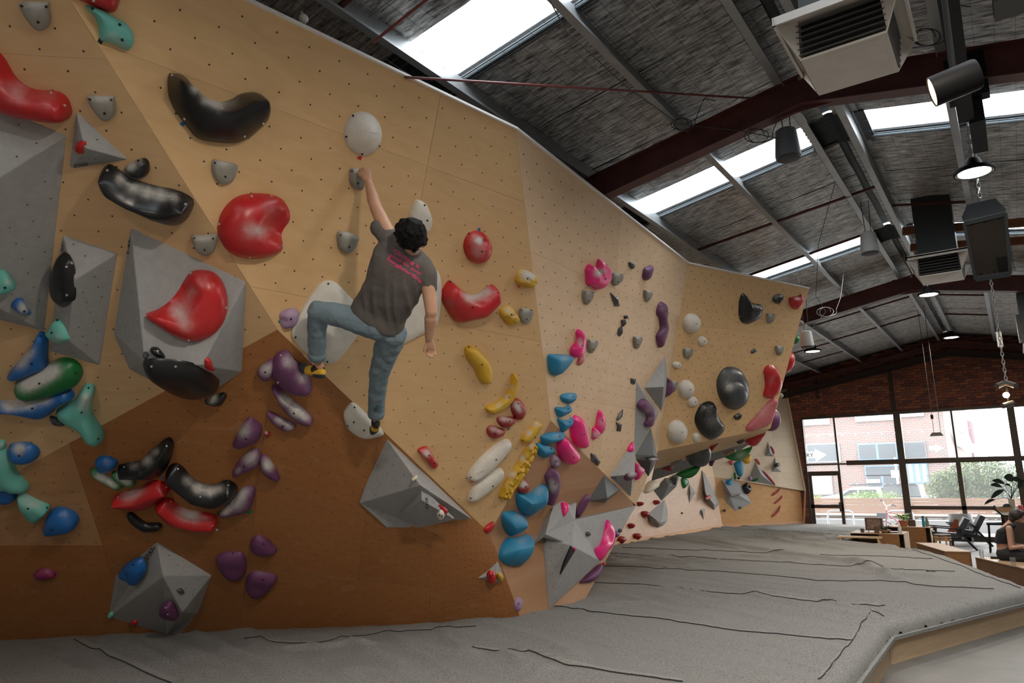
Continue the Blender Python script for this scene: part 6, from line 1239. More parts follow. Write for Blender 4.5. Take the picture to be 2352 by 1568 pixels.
MB().box((0.28, 5.95, 5.45), (1.2, 6.25, 5.58)).build('tray', mat('tray_grey', (0.06, 0.06, 0.06), .5), tb); MB().box((0.30, 5.93, 5.47), (1.18, 5.95, 5.56)).build('tray_lip', mat('tray_lip', (0.12, 0.12, 0.12), .5), tb)
rb_ = empty('roller_box', aty(2345, 780, 16.6), 'dark hanging duct box cut off by the right edge', 'duct')
q0, q1 = aty(2326, 668, 16.6), aty(2343, 797, 16.6)
MB().box((q0[0] + .05, 16.2, q1[2]), (q0[0] + 1.2, 17.2, q0[2])).build('box', mat('duct_green_black', (0.02, 0.025, 0.025), .5), rb_)
MB().box((q0[0] - .02, 16.4, q1[2] + .12), (q0[0] + .06, 16.9, q1[2] + .6)).build('side_cover', mat('duct_cover', (0.05, 0.05, 0.045), .5), rb_)
MB().box((q0[0] + .02, 16.18, q1[2] - .05), (q0[0] + 1.2, 17.2, q1[2])).build('bottom_trim', mat('duct_trim', (0.3, 0.32, 0.33), .5), rb_)
rl = empty('rafter_plate', aty(2296, 780, 16.3), 'pale steel bracket plate behind the long chain', 'bracket')
q0, q1 = aty(2287, 764, 16.4), aty(2305, 797, 16.4)
MB().box((q0[0], 16.3, q1[2]), (q1[0], 16.34, q0[2])).build('plate', mat('plate_grey', (0.5, 0.5, 0.48), .5, .4), rl)
# ================================================================== PEOPLE
def bake(o):
    dg = bpy.context.evaluated_depsgraph_get(); me = bpy.data.meshes.new_from_object(o.evaluated_get(dg)); old = o.data
    o.modifiers.clear(); o.data = me; bpy.data.meshes.remove(old); return o
def blob(name, parts, m, voxel=.008, it=6, parent=None, disp=None, origin=None):
    o = parts.build(name, m, parent, True, origin)
    r = o.modifiers.new('r', 'REMESH'); r.mode = 'VOXEL'; r.voxel_size = voxel; r.use_smooth_shade = True
    if disp:
        tx = bpy.data.textures.new(name + '_folds', 'CLOUDS'); tx.noise_scale = disp[0]; tx.noise_depth = 2
        d = o.modifiers.new('d', 'DISPLACE'); d.texture = tx; d.strength = disp[1]; d.mid_level = .5; d.texture_coords = 'LOCAL'
    s = o.modifiers.new('s', 'SMOOTH'); s.factor = .5; s.iterations = it
    bake(o); o.data.polygons.foreach_set('use_smooth', [True] * len(o.data.polygons))
    return o
def limb(mb, pts, rs, n=14):
    P = []; R = []
    for i in range(len(pts) - 1):
        for t in np.linspace(0, 1, 5, endpoint=False): P.append(pts[i] * (1 - t) + pts[i + 1] * t); R.append(rs[i] * (1 - t) + rs[i + 1] * t)
    P.append(pts[-1]); R.append(rs[-1]); mb.tube(P, R, n)
    for p, r in zip(pts, rs): mb.ball(p, r, 12)
def loft(mb, secs, n=20):
    """secs: (centre, half-width vector, half-depth vector)"""
    V = []; F = []; k = len(secs)
    for c, a, b in secs:
        for j in range(n):
            t = 2 * math.pi * j / n; ct, st = math.cos(t), math.sin(t)
            V.append(c + a * (abs(ct) ** .8 * math.copysign(1, ct)) + b * (abs(st) ** .8 * math.copysign(1, st)))
    for i in range(k - 1):
        for j in range(n): F.append((i * n + j, i * n + (j + 1) % n, (i + 1) * n + (j + 1) % n, (i + 1) * n + j))
    F.append(tuple(range(n - 1, -1, -1))); F.append(tuple((k - 1) * n + j for j in range(n))); mb.add(V, F)
skin = mat('skin', (0.50, 0.27, 0.17), .5, var=.08, vscale=20)
hairm = mat('black_hair', (0.004, 0.0035, 0.003), .6, spec=.15, bump=.5, bscale=120)
tee = mat('taupe_tshirt', (0.125, 0.110, 0.102), .9, var=.12, vscale=160, bump=.2, bscale=9, stretch=(1, 1, .35), spec=.15)
denim = mat('grey_blue_trousers', (0.165, 0.215, 0.245), .9, var=.12, vscale=140, bump=.2, bscale=14, spec=.15)
J = {k: atd(*v[:2], v[2]) for k, v in dict(head=(947, 539, 5.00), neck=(945, 580, 5.12), shL=(893, 540, 5.14), elL=(863, 476, 5.28), wrL=(847, 421, 5.44), haL=(841, 402, 5.49), shR=(977, 612, 5.17), elR=(991, 715, 5.20), wrR=(985, 775, 5.34), haR=(988, 794, 5.37),
     pel=(880, 752, 5.52), hipL=(850, 742, 5.48), knL=(730, 712, 5.46), anL=(727, 820, 5.74), hipR=(900, 765, 5.53), knR=(870, 862, 5.84), anR=(862, 952, 6.18), hem=(866, 728, 5.46), mid=(905, 658, 5.28), chest=(927, 600, 5.18)).items()}
b = MB()
dirv = nrm(J['neck'] - J['pel']); back = nrm(CAM - J['mid']); across = nrm(J['shR'] - J['shL']); back = nrm(np.cross(across, dirv)); back = back if back @ (CAM - J['mid']) > 0 else -back
limb(b, [J['shL'], J['elL'], J['wrL']], [.058, .047, .031]); limb(b, [J['elL'] * .75 + J['wrL'] * .25, J['wrL']], [.050, .031])
limb(b, [J['shR'], J['elR'], J['wrR']], [.058, .046, .031]); limb(b, [J['elR'] * .75 + J['wrR'] * .25, J['wrR']], [.049, .031])
limb(b, [J['chest'], J['neck'], J['head']], [.08, .055, .05]); b.ball(J['head'], .1, 16, (.92, 1.0, 1.08))
loft(b, [(J['pel'], across * .15, back * .09), (J['hem'], across * .15, back * .09), (J['mid'], across * .15, back * .09), (J['chest'], across * .17, back * .09), (J['neck'] * .7 + J['chest'] * .3, across * .10, back * .06)])
limb(b, [J['hipL'], J['knL'], J['anL']], [.08, .05, .038]); limb(b, [J['hipR'], J['knR'], J['anR']], [.08, .05, .038])
fw = nrm(J['head'] - J['neck'])
for s in (-1, 1): b.ball(J['head'] + across * s * .095 - fw * .0, .028, 8, (.5, 1, 1.2))           # ears
b.ball(J['head'] - back * .098 - fw * .02, .018, 8); b.ball(J['head'] - back * .07 - fw * .07, .045, 10)   # nose and chin, turned to the wall
# gripping left hand: back of hand towards the camera, fingers over the edge of the hold
palm = [J['wrL'], atd(842, 408, 5.46), atd(839, 396, 5.485)]
loft(b, [(palm[0], CR * .028, CF * .02), (palm[1], CR * .040, CF * .017), (palm[2], CR * .044, CF * .015)])
for k, (kx, ky) in enumerate(((829, 392), (835.5, 388), (842, 388), (848.5, 391))):
    kn = atd(kx + 2, ky + 3, 5.485); md = atd(kx - 2, ky - 2, 5.525); tp = atd(kx - 6, ky + 6, 5.575); limb(b, [palm[1], kn, md, tp], [.012, .0125, .0105, .0085], 8)
limb(b, [atd(836, 410, 5.46), atd(828, 404, 5.475), atd(823, 397, 5.49)], [.014, .012, .009], 8)
# relaxed right hand
loft(b, [(J['wrR'], CR * .026, CF * .02), (J['haR'], CR * .038, CF * .016), (atd(990, 802, 5.385), CR * .038, CF * .014)])
for k, (x0, x1, L) in enumerate(((981.5, 982, 817), (987, 988.5, 822), (992.5, 995, 821), (997.5, 1000.5, 815))):
    limb(b, [atd(x0, 801, 5.385), atd((x0 + x1) / 2, (801 + L) / 2, 5.40), atd(x1, L, 5.39)], [.0105, .0095, .0075], 8)
limb(b, [atd(981, 786, 5.36), atd(975.5, 797, 5.365), atd(976, 808, 5.37)], [.013, .0105, .0085], 8)
limb(b, [J['anL'], atd(735, 842, 5.78)], [.036, .036]); limb(b, [J['anR'], atd(864, 964, 6.22)], [.036, .034])
person = blob('person', b, skin, .0065, 4, None, None, J['hem'])
tag(person, 'climber in taupe tee and grey-blue trousers reaching up with the left hand', 'person')
# hair
hb_ = MB(); hb_.ball(J['head'] + fw * .018 + back * .02, .112, 18, (1, 1, 1.02))
for k in range(150):
    q = nrm([random.gauss(0, 1) for _ in range(3)])
    if q @ back < -.35 or q @ fw < -.72: continue
    hb_.ball(J['head'] + fw * .012 + back * .016 + q * random.uniform(.098, .118), random.uniform(.012, .022), 8)
blob('hair', hb_, hairm, .006, 1, person)
# shirt
sb = MB(); hv = lambda L, R, d: (atd(*R, d) - atd(*L, d)) / 2
def sec(L, R, d, dep): c = (atd(*L, d) + atd(*R, d)) / 2; return (c, (atd(*R, d) - atd(*L, d)) / 2, back * dep)
loft(sb, [sec((808, 697), (920, 770), 5.47, .125), sec((822, 676), (932, 740), 5.42, .122), sec((842, 640), (956, 700), 5.30, .12), sec((852, 600), (974, 665), 5.22, .12), sec((862, 565), (986, 635), 5.17, .118), sec((880, 545), (984, 610), 5.14, .10), sec((905, 548), (975, 592), 5.13, .08), sec((922, 556), (966, 583), 5.12, .062)], 28)
limb(sb, [atd(915, 572, 5.14), atd(893, 546, 5.15), atd(871, 524, 5.20)], [.085, .078, .066]); limb(sb, [atd(968, 610, 5.16), atd(981, 628, 5.17), atd(985, 662, 5.20)], [.082, .074, .062])
shirt = blob('tshirt', sb, tee, .009, 5, person, (.12, .020))
# folds pulled from the lower left side up to the right shoulder: shallow pleats
me = shirt.data; org = np.array(shirt.matrix_world.translation) if False else None
dg = bpy.context.evaluated_depsgraph_get(); bpy.context.view_layer.update(); mw = shirt.matrix_world.copy()
nrmv = [v.normal.copy() for v in me.vertices]
for v, nv in zip(me.vertices, nrmv):
    X, Y, _ = proj(np.array(mw @ v.co)); s = (X - 860) * .86 - (Y - 700) * .10; t = max(0, min(1, (Y - 600) / 90))
    f = 0.5 + 0.5 * math.sin(s * .30 + 1.6 * math.sin(Y * .02) + 3.2 * noise.noise(Vector((X * .03, Y * .012, 0))))
    v.co += nv * (0.009 * t * (f ** 2 - .4) * max(0, min(1, (745 + (X - 860) * .6 - Y) / 40)))
me.update()
sh_bvh = BVHTree.FromPolygons([mw @ v.co for v in me.vertices], [tuple(p.vertices) for p in me.polygons])
pinkp = mat('pink_shirt_print', (0.62, 0.07, 0.17), .8)
def shirt_line(txt, x0, y0, x1, y1, hpx): return letter(shirt, sh_bvh, txt, fp('q', [(x0, y0)])[0], fp('q', [(x1, y1)])[0], hpx, pinkp, .004, .03)
shirt_line('Climbing is', 486, 985, 768, 1172, 8.0); shirt_line('good for your', 445, 1030, 795, 1248, 8.0); shirt_line('hangboarding', 420, 1072, 795, 1325, 8.0)
letter(shirt, sh_bvh, 'O urban climb', fp('q', [(414, 1110)])[0], fp('q', [(590, 1205)])[0], 3.4, mat('pink_shirt_small_print', (0.36, 0.10, 0.13), .8), .004, .0)
# trousers
tb_ = MB(); limb(tb_, [J['pel'], J['hipL'], (J['hipL'] + J['knL']) / 2, J['knL']], [.12, .115, .095, .078], 18); limb(tb_, [J['knL'], (J['knL'] + J['anL']) / 2, atd(728, 816, 5.72)], [.078, .072, .064], 18)
limb(tb_, [J['pel'], J['hipR'], (J['hipR'] + J['knR']) / 2, J['knR']], [.12, .118, .098, .080], 18); limb(tb_, [J['knR'], (J['knR'] + J['anR']) / 2, atd(864, 948, 6.16)], [.080, .074, .068], 18)
tb_.ball(atd(901, 768, 5.50), .098, 14); tb_.ball(atd(866, 750, 5.46), .11, 14); loft(tb_, [sec((826, 690), (912, 750), 5.46, .11), sec((822, 722), (922, 780), 5.50, .115)])
tr_ = blob('trousers', tb_, denim, .009, 4, person, (.07, .022))
for c, ax, r in ((atd(728, 815, 5.72), J['anL'] - J['knL'], .068), (atd(864, 947, 6.16), J['anR'] - J['knR'], .071)):
    p = MB(); p.lathe([(r * .9, -.035), (r, -.03), (r * 1.04, .0), (r, .03), (r * .9, .034)], c, 18, nrm(ax)); p.build('trouser_cuff', denim, tr_, 60)
teal_p = mat('teal_print', (0.02, 0.10, 0.13), .8); mw2 = tr_.matrix_world
bpy.context.view_layer.update(); trv = BVHTree.FromPolygons([tr_.matrix_world @ v.co for v in tr_.data.vertices], [tuple(p.vertices) for p in tr_.data.polygons])
cx, cy = 870.5, 946.5                                                          # sunray print on the lower leg
pv = []; pfc = []
for a0 in (-170, -145, -118, -92, -66, -40, -12):
    q = []
    for rr, da in ((3.5, -5), (3.5, 5), (12.5, 9), (12.5, -9)):
        a = math.radians(a0 + da); x, y = cx + rr * math.cos(a), cy - 3 + rr * math.sin(a) * 1.1; h_ = trv.ray_cast(Vector(CAM), Vector(ray(x, y)))
        if h_[0] is not None: q.append(np.array(h_[0]) - nrm(ray(x, y)) * .005)
    if len(q) == 4: k = len(pv); pv += q; pfc.append((k, k + 1, k + 2, k + 3))
if pv: obj('sunray_print', pv, pfc, teal_p, tr_)['kind'] = 'stuff'
# shoes
yel = mat('shoe_yellow', (0.62, 0.36, 0.02), .55); rub = mat('shoe_rubber', (0.03, 0.032, 0.035), .6); fabr = mat('shoe_black', (0.012, 0.012, 0.012), .7)
def shoe(heel, ball_, toe, ank, side):
    p = MB(); limb(p, [heel, (heel + ball_) / 2, ball_, toe], [.034, .036, .040, .022]); s_ = blob('shoe', p, yel, .005, 3, person)
    q = MB(); limb(q, [ball_ * .75 + toe * .25, toe], [.044, .028]); blob('toe_cap', q, rub, .005, 3, s_)
    q = MB(); limb(q, [heel + side * .018, heel * .55 + ball_ * .45 + side * .022], [.029, .028]); blob('sole', q, rub, .005, 3, s_)
    q = MB(); limb(q, [ank, ank * .3 + (heel * .4 + ball_ * .6) * .7], [.042, .041]); blob('ankle_collar', q, fabr, .005, 3, s_)
    hd = nrm(heel - toe); q = MB()
    q.tube([ank * .5 + heel * .5 + hd * .03 + np.array([.012 * math.cos(t), 0, .018 * math.sin(t) + .02]) for t in [2 * math.pi * i / 10 for i in range(11)]], .004, 6); q.build('pull_loop', fabr, s_)
shoe(atd(740, 856, 5.76), atd(708, 850, 5.84), atd(684, 840, 5.88), atd(731, 846, 5.79), np.array([0, 0, -1.0]))
shoe(atd(866, 968, 6.22), atd(861, 982, 6.33), atd(856, 992, 6.42), atd(864, 964, 6.23), np.array([0.5, -.4, -.6]))

# ---------------- seated person at the right edge
S = {k: aty(*fp('s', [v[:2]])[0], v[2]) for k, v in dict(head=(895, 690, 15.95), neck=(800, 770, 15.95), shN=(770, 870, 15.78), shF=(770, 850, 16.12), chest=(700, 900, 15.95), waist=(665, 1090, 15.95), hip=(700, 1250, 15.98), elN=(800, 1160, 15.75), haN=(985, 1140, 15.7), knN=(1180, 1290, 15.7), knF=(1180, 1260, 16.2), elF=(830, 1130, 16.2), haF=(990, 1130, 16.1)).items()}
fwd = np.array([1.0, 0, 0]); sd = np.array([0, 1.0, 0]); up = np.array([0, 0, 1.0])
b = MB(); b.ball(S['head'], .095, 16, (1, .85, 1.1)); limb(b, [S['chest'], S['neck'], S['head']], [.08, .048, .05])
b.ball(S['head'] + fwd * .085 - up * .03, .03, 8); b.ball(S['head'] + fwd * .055 - up * .085, .04, 10); b.ball(S['head'] + sd * -.082, .022, 8, (1, .5, 1.3))
loft(b, [(S['hip'], fwd * .11, sd * .15), (S['waist'], fwd * .09, sd * .12), (S['chest'], fwd * .10, sd * .14), (S['neck'] - up * .05, fwd * .06, sd * .09)])
limb(b, [S['shN'], S['elN'], S['haN']], [.052, .042, .026]); limb(b, [S['shF'], S['elF'], S['haF']], [.05, .04, .026])
for h_ in (S['haN'], S['haF']):
    b.ball(h_ + fwd * .03, .034, 10, (1.2, .6, 1))
    for k in range(4): limb(b, [h_ + fwd * .05 + sd * (k - 1.5) * .016, h_ + fwd * .10 + sd * (k - 1.5) * .016 - up * .02, h_ + fwd * .115 + sd * (k - 1.5) * .014 - up * .05], [.010, .009, .007], 8)
    limb(b, [h_ + fwd * .02 + up * .02, h_ + fwd * .06 + up * .03, h_ + fwd * .09 + up * .01], [.012, .010, .008], 8)
limb(b, [S['hip'] + sd * -.08, S['knN']], [.085, .06]); limb(b, [S['hip'] + sd * .08, S['knF']], [.085, .06])
p2 = blob('person', b, mat('skin_fair', (0.46, 0.25, 0.17), .5), .008, 4, None, None, S['hip']); tag(p2, 'seated person in black sleeveless top bending over at the right edge', 'person')
q = MB(); q.ball(S['head'] + up * .022 - fwd * .018, .108, 16, (1.05, .92, 1.0)); q.ball(S['head'] - fwd * .085 - up * .045, .062, 12, (.9, 1.2, 1.2)); q.ball(S['head'] + fwd * .06 + up * .06, .055, 10, (1.3, 1.1, .7))
blob('hair', q, mat('brown_hair', (0.022, 0.012, 0.008), .45, bump=.4, bscale=90), .008, 2, p2)
q = MB(); loft(q, [(S['waist'] + up * .0, fwd * .115, sd * .15), (S['waist'] * .5 + S['chest'] * .5, fwd * .125, sd * .16), (S['chest'], fwd * .12, sd * .165), (S['neck'] - up * .06, fwd * .085, sd * .13), (S['neck'] - up * .03, fwd * .06, sd * .07)])
blob('sleeveless_top', q, mat('black_cotton', (0.010, 0.010, 0.011), .9), .009, 3, p2)
q = MB(); limb(q, [S['hip'] + sd * -.06, S['knN'], S['knN'] + np.array([-.35, .1, -.08])], [.13, .085, .06]); limb(q, [S['hip'] + sd * .07, S['knF'], S['knF'] + np.array([-.3, -.1, -.1])], [.13, .085, .06])
blob('trousers', q, mat('black_trousers', (0.014, 0.014, 0.015), .9), .01, 3, p2)
# ================================================================== CAFÉ CORNER
plyb = mat('bench_ply', (0.27, 0.125, 0.045), .45, var=.2, vscale=3, stretch=(2, 2, 9), spec=.4)  # orange tone of the lit bench faces
plyt = mat('bench_ply_top', (0.42, 0.28, 0.17), .38, var=.1, vscale=3, spec=.5)
plyd = mat('bench_ply_shaded', (0.15, 0.08, 0.042), .5, var=.15, vscale=3)  # shadow-side copy of the bench ply, shade put into the colour
def boxbench(label, A, u, v, h=.43):
    A = np.array([A[0], A[1], 0.0]); u = np.array([*u, 0.0]); v = np.array([*v, 0.0]); t = empty('box_bench', A + (u + v) / 2, label, 'bench'); th = .018; z = np.array([0, 0, 1.0])
    MB().prism([A + z * (h - th), A + u + z * (h - th), A + u + v + z * (h - th), A + v + z * (h - th)], z * th).build('seat', plyt, t)
    for p, q, n, m in ((A, A + u, v, plyd), (A + u, A + u + v, -u, plyb), (A + v, A + u + v, -v, plyd), (A, A + v, u, plyb)):
        n = nrm(n); MB().prism([p + n * .012, q + n * .012, q + n * .03, p + n * .03], z * (h - th)).build('side_panel', m, t)
    return t
boxbench('empty plywood box bench between the mat and the armchairs', (-2.13, 19.0), (0.70, -1.77), (.44, .09))
boxbench('plywood box bench the seated person sits on', (-0.88, 16.32), (1.05, -2.14), (.47, .12))
# low tables
def boxtable(label, x0, x1, y0, y1, h, split):
    t = empty('low_table', ((x0 + x1) / 2, (y0 + y1) / 2, 0), label, 'table'); th = .02
    MB().box((x0, y0, h - th), (x1, y1, h)).build('tabletop', plyt, t)
    MB().box((x1 - th, y0 + .02, 0), (x1, y1, h - th)).build('end_panel', mat('pale_ply_edge', (0.66, 0.5, 0.34), .5), t)
    MB().box((x0, y0 + .02, 0), (x0 + th, y1, h - th)).build('end_panel', plyd, t)
    MB().box((split, y0 + .01, 0), (x1 - .12, y0 + .03, h - th)).build('front_panel', plyb, t)
    MB().box((x0 + th, y1 - .03, 0), (x1 - th, y1, h - th)).build('back_panel', plyd, t)
    MB().box((split - .02, y0 + .03, 0), (split, y1 - .03, h - th)).build('divider', plyd, t); return t
boxtable('plywood low table with mug and picture nearest the mat', -3.77, -2.53, 20.5, 21.4, .50, -3.10)
boxtable('plywood low table with potted fern by the window', -3.34, -2.16, 22.75, 23.5, .52, -2.95)
lb = empty('wooden_bench', (-3.5, 20.25, 0), 'slim pale timber bench in front of the low table', 'bench'); lw = mat('pale_oak', (0.55, 0.38, 0.22), .5, var=.1, vscale=5)
MB().box((-4.0, 20.1, .40), (-3.0, 20.38, .435)).build('seat', lw, lb)
for x, y, dx in ((-3.93, 20.14, -.04), (-3.93, 20.34, -.04), (-3.07, 20.14, .04), (-3.07, 20.34, .04)): MB().bar((x + dx, y, 0), (x, y, .40), .05, .05).build('leg', lw, lb)
# things on the first table
def topt(px, py, y, z): p = aty(px, py, y); return np.array([p[0], y, z])
cr = mat('grey_ceramic', (0.09, 0.085, 0.08), .5)
P = topt(1980, 1213, 20.75, .50); mg = empty('mug', P, 'dark grey coffee mug on the low table', 'mug')
MB().lathe([(.0, 0), (.035, 0), (.045, .03), (.048, .09), (.043, .09), (.04, .02), (0, .015)], P, 16).build('cup', cr, mg, 50); MB().tube([P + [.045, 0, .075], P + [.075, 0, .06], P + [.07, 0, .03], P + [.042, 0, .025]], .006, 6).build('handle', cr, mg)
P = topt(2009, 1213, 20.8, .50); tv = empty('picture_frame', P, 'retro wooden framed picture standing on the low table', 'picture'); wd = mat('walnut', (0.09, 0.05, 0.03), .5)
MB().box(P + [-.21, -.03, .05], P + [.20, .12, .36]).build('case', wd, tv); MB().box(P + [-.16, -.035, .09], P + [.15, -.03, .33]).build('picture', mat('sepia_print', (0.10, 0.05, 0.035), .5, col2=(0.30, 0.22, 0.17), vscale=14), tv)
for s in (-1, 1): MB().bar(P + [s * .16, .03, 0], P + [s * .14, .03, .06], .015, .015).build('foot', wd, tv)
P = topt(2014, 1218, 20.62, .50); jr = empty('candle_jar', P, 'brown glass jar in front of the picture', 'jar'); MB().lathe([(0, 0), (.055, 0), (.058, .02), (.058, .15), (.05, .15), (.05, .02), (0, .02)], P, 16).build('jar', mat('brown_glass', (0.13, 0.08, 0.05), .25), jr, 50)
P = topt(2033, 1217, 20.75, .50); cp_ = empty('potted_succulent', P, 'spiky succulent in a tan bowl on the low table', 'plant'); MB().lathe([(0, 0), (.06, 0), (.12, .04), (.13, .075), (.11, .075), (0, .06)], P, 18).build('bowl', mat('tan_bowl', (0.34, 0.20, 0.13), .6), cp_, 50)
gm = mat('succulent_green', (0.03, 0.05, 0.03), .6)
for k in range(14):
    a = k * 2.4; r_ = .05 + .07 * random.random(); q = P + np.array([math.cos(a) * .03, math.sin(a) * .03, .065]); MB().tube([q, q + np.array([math.cos(a) * r_ * .6, math.sin(a) * r_ * .6, .08]), q + np.array([math.cos(a) * r_ * 1.5, math.sin(a) * r_ * 1.5, .10 + .06 * random.random()])], [.012, .010, .002], 5).build('leaf', gm, cp_)
P = topt(2067, 1219, 20.7, .50); bt = empty('water_bottle', P, 'clear water bottle on the end of the low table', 'bottle'); clr = mat('clear_plastic', (0.72, 0.78, 0.80), .1, trans=.55)
MB().lathe([(0, 0), (.04, 0), (.042, .02), (.042, .12), (.02, .16), (.018, .19), (0, .19)], P, 16).build('bottle', clr, bt, 50); MB().lathe([(.02, .19), (.02, .215), (0, .215)], P, 12).build('cap', vinyl, bt)
P = topt(2052, 1221, 20.8, .50); tag(MB().box(P + [-.12, -.08, 0], P + [.1, .08, .02]).build('black_tray', blackp), 'black tray on the low table behind the bottle', 'tray')
# things on the second table
P = topt(2076, 1205, 22.95, .52); fn = empty('potted_fern', P, 'light green fern in a terracotta pot by the window', 'plant'); MB().lathe([(0, 0), (.085, 0), (.115, .13), (.122, .13), (.122, .16), (.105, .16), (.1, .14), (0, .13)], P, 18).build('pot', mat('terracotta', (0.42, 0.15, 0.07), .8), fn, 50)
lg = mat('fern_green', (0.22, 0.34, 0.08), .6)
for k in range(34):
    a = random.uniform(0, 6.28); L = random.uniform(.14, .32); q = P + np.array([math.cos(a) * .05, math.sin(a) * .05, .14]); e = q + np.array([math.cos(a) * L, math.sin(a) * L, random.uniform(.04, .24)]); m_ = (q + e) / 2 + np.array([0, 0, .08]); s_ = nrm(np.cross(e - q, [0, 0, 1.0])) * random.uniform(.015, .03)
    obj('frond', [q, m_ + s_, e, m_ - s_], [(0, 1, 2, 3)], lg, fn)
P = topt(2122, 1208, 22.95, .52); fb = empty('flask', P, 'blue drink flask on the window table', 'bottle'); MB().lathe([(0, 0), (.037, 0), (.037, .22), (.028, .25), (.028, .28), (0, .28)], P, 16).build('body', mat('flask_blue', (0.02, 0.19, 0.32), .4), fb, 50); MB().lathe([(.03, .25), (.031, .285), (0, .285)], P, 12).build('lid', blackp, fb)
P = topt(2130, 1208, 23.1, .52); tag(MB().lathe([(0, 0), (.045, 0), (.05, .12), (.03, .2), (.03, .26), (0, .26)], P, 14).build('green_vase', mat('dull_green_glass', (0.16, 0.20, 0.15), .3), smooth=50), 'dull green bottle beside the blue flask', 'bottle')
P = topt(2088, 1206, 23.05, .52); tag(MB().box(P + [-.02, 0, 0], P + [.16, .1, .17]).build('menu_board', wd), 'small dark menu block behind the fern', 'block')
# armchairs
def armchair(label, c, ang):
    c = np.array([c[0], c[1], 0.0]); R = Matrix.Rotation(ang, 3, 'Z'); t = empty('armchair', c, label, 'armchair', 'black armchairs by the window'); fr = mat('black_timber', (0.008, 0.008, 0.009), .35); cu = mat('charcoal_leather', (0.035, 0.042, 0.05), .38, bump=.1, bscale=60)
    W = lambda x, y, z: np.array(R @ Vector((x, y, z))) + c                        # x forward, y left
    def slab(nm, pts, th, m): MB().prism(pts, th).build(nm, m, t)
    slab('seat', [W(.32, -.28, .34), W(.32, .28, .34), W(-.24, .28, .28), W(-.24, -.28, .28)], np.array([0, 0, .12]), cu)
    p0 = [W(-.18, -.28, .36), W(-.18, .28, .36), W(-.44, .28, .82), W(-.44, -.28, .82)]; slab('backrest', p0, W(-.11, 0, -.06) - W(0, 0, 0), cu)
    for s in (-.33, .33):
        MB().bar(W(.30, s, 0), W(.24, s, .56), .035, .05).build('leg', fr, t); MB().bar(W(-.62, s, 0), W(-.20, s, .56), .035, .05).build('leg', fr, t)
        MB().bar(W(.36, s, .575), W(-.34, s, .53), .06, .03).build('armrest', fr, t); MB().bar(W(.27, s, .27), W(-.42, s, .24), .03, .05).build('side_rail', fr, t)
    MB().bar(W(.26, -.33, .30), W(.26, .33, .30), .03, .05).build('cross_rail', fr, t); MB().bar(W(-.36, -.33, .26), W(-.36, .33, .26), .03, .05).build('cross_rail', fr, t); return t
armchair('black armchair with a rust cushion nearer the stools', (-1.78, 22.45), math.radians(188))
armchair('black armchair standing closest to the window', (-1.48, 23.75), math.radians(188))
P = topt(2192, 1208, 22.55, .5); tag(MB().prism([P + np.array(o) for o in ((-.16, -.2, -.06), (.10, -.2, -.06), (.12, -.2, .26), (.05, -.2, .28))], (0, .06, 0)).build('rust_cushion', mat('rust_fabric', (0.22, 0.05, 0.025), .9)), 'rust coloured cushion in the near armchair', 'cushion')
gc = empty('grey_chair', (-1.55, 24.55, 0), 'pale grey shell chair behind the window armchair', 'chair'); gcm = mat('pale_grey_shell', (0.36, 0.38, 0.40), .5)
bp_ = [np.array([-1.55 + .3 * math.sin(a), 24.6 - .25 * math.cos(a), 0]) for a in np.linspace(-1.5, 1.5, 9)]
V_ = [p + np.array([0, 0, z]) for z in (.45, .8) for p in bp_]; obj('backrest', V_, [(i, i + 1, i + 10, i + 9) for i in range(8)], gcm, gc, True).modifiers.new('t', 'SOLIDIFY').thickness = .03
MB().box((-1.83, 24.35, .42), (-1.27, 24.85, .46)).build('seat', gcm, gc)
for x in (-1.78, -1.32):
    for y in (24.4, 24.8): MB().bar((x, y, 0), (x, y, .42), .025, .025).build('leg', gcm, gc)
# stacked timber stools
for k in range(3):
    P = topt(2168, 1256, 19.9, 0.0); P[2] = .055 * k; st = empty('timber_stool', P, ('bottom', 'middle', 'top')[k] + ' timber stool of the stack behind the box bench', 'stool', 'stacked timber stools'); bw = mat('honey_birch', (0.46, 0.26, 0.11), .5)
    MB().lathe([(0, .42), (.17, .42), (.175, .43), (.175, .445), (.17, .45), (0, .45)], P, 20).build('seat', bw if k < 2 else mat('stool_dark_top', (0.10, 0.06, 0.035), .5), st, 40)
    for a in (.5, 2.1, 3.6, 5.2):
        q = P + np.array([math.cos(a) * .15, math.sin(a) * .15, 0]); MB().bar(q + [math.cos(a) * .015 * k, math.sin(a) * .015 * k, 0], q + [0, 0, .42], .045, .03).build('leg', bw, st)
# high table, stool, and what stands on it
hx, hy = -.62, 22.3
tb2 = empty('high_table', (hx + .5, hy + .3, 0), 'high white topped table behind the seated person', 'table'); wtop = mat('white_laminate', (0.62, 0.64, 0.66), .3)
zt_ = aty(2300, 1177, hy)[2]
MB().box((hx, hy, zt_ - .05), (hx + 1.6, hy + .6, zt_)).build('tabletop', wtop, tb2)
for x in (hx + .12, hx + 1.45):
    for y in (hy + .08, hy + .5): MB().bar((x, y, 0), (x, y, zt_ - .05), .05, .05).build('leg', fr_ if False else blackp, tb2)
MB().box((hx + .12, hy + .06, .1), (hx + 1.5, hy + .1, zt_ - .06)).build('modesty_panel', mat('dark_brown_board', (0.05, 0.03, 0.02), .6), tb2)
sx, sy = aty(2292, 1230, 22.0)[0], 22.0; stl = empty('bar_stool', (sx, sy, 0), 'black bar stool at the end of the high table', 'stool'); zs = aty(2290, 1200, 22.0)[2]
MB().box((sx - .2, sy - .18, zs - .05), (sx + .2, sy + .18, zs)).build('seat', blackp, stl)
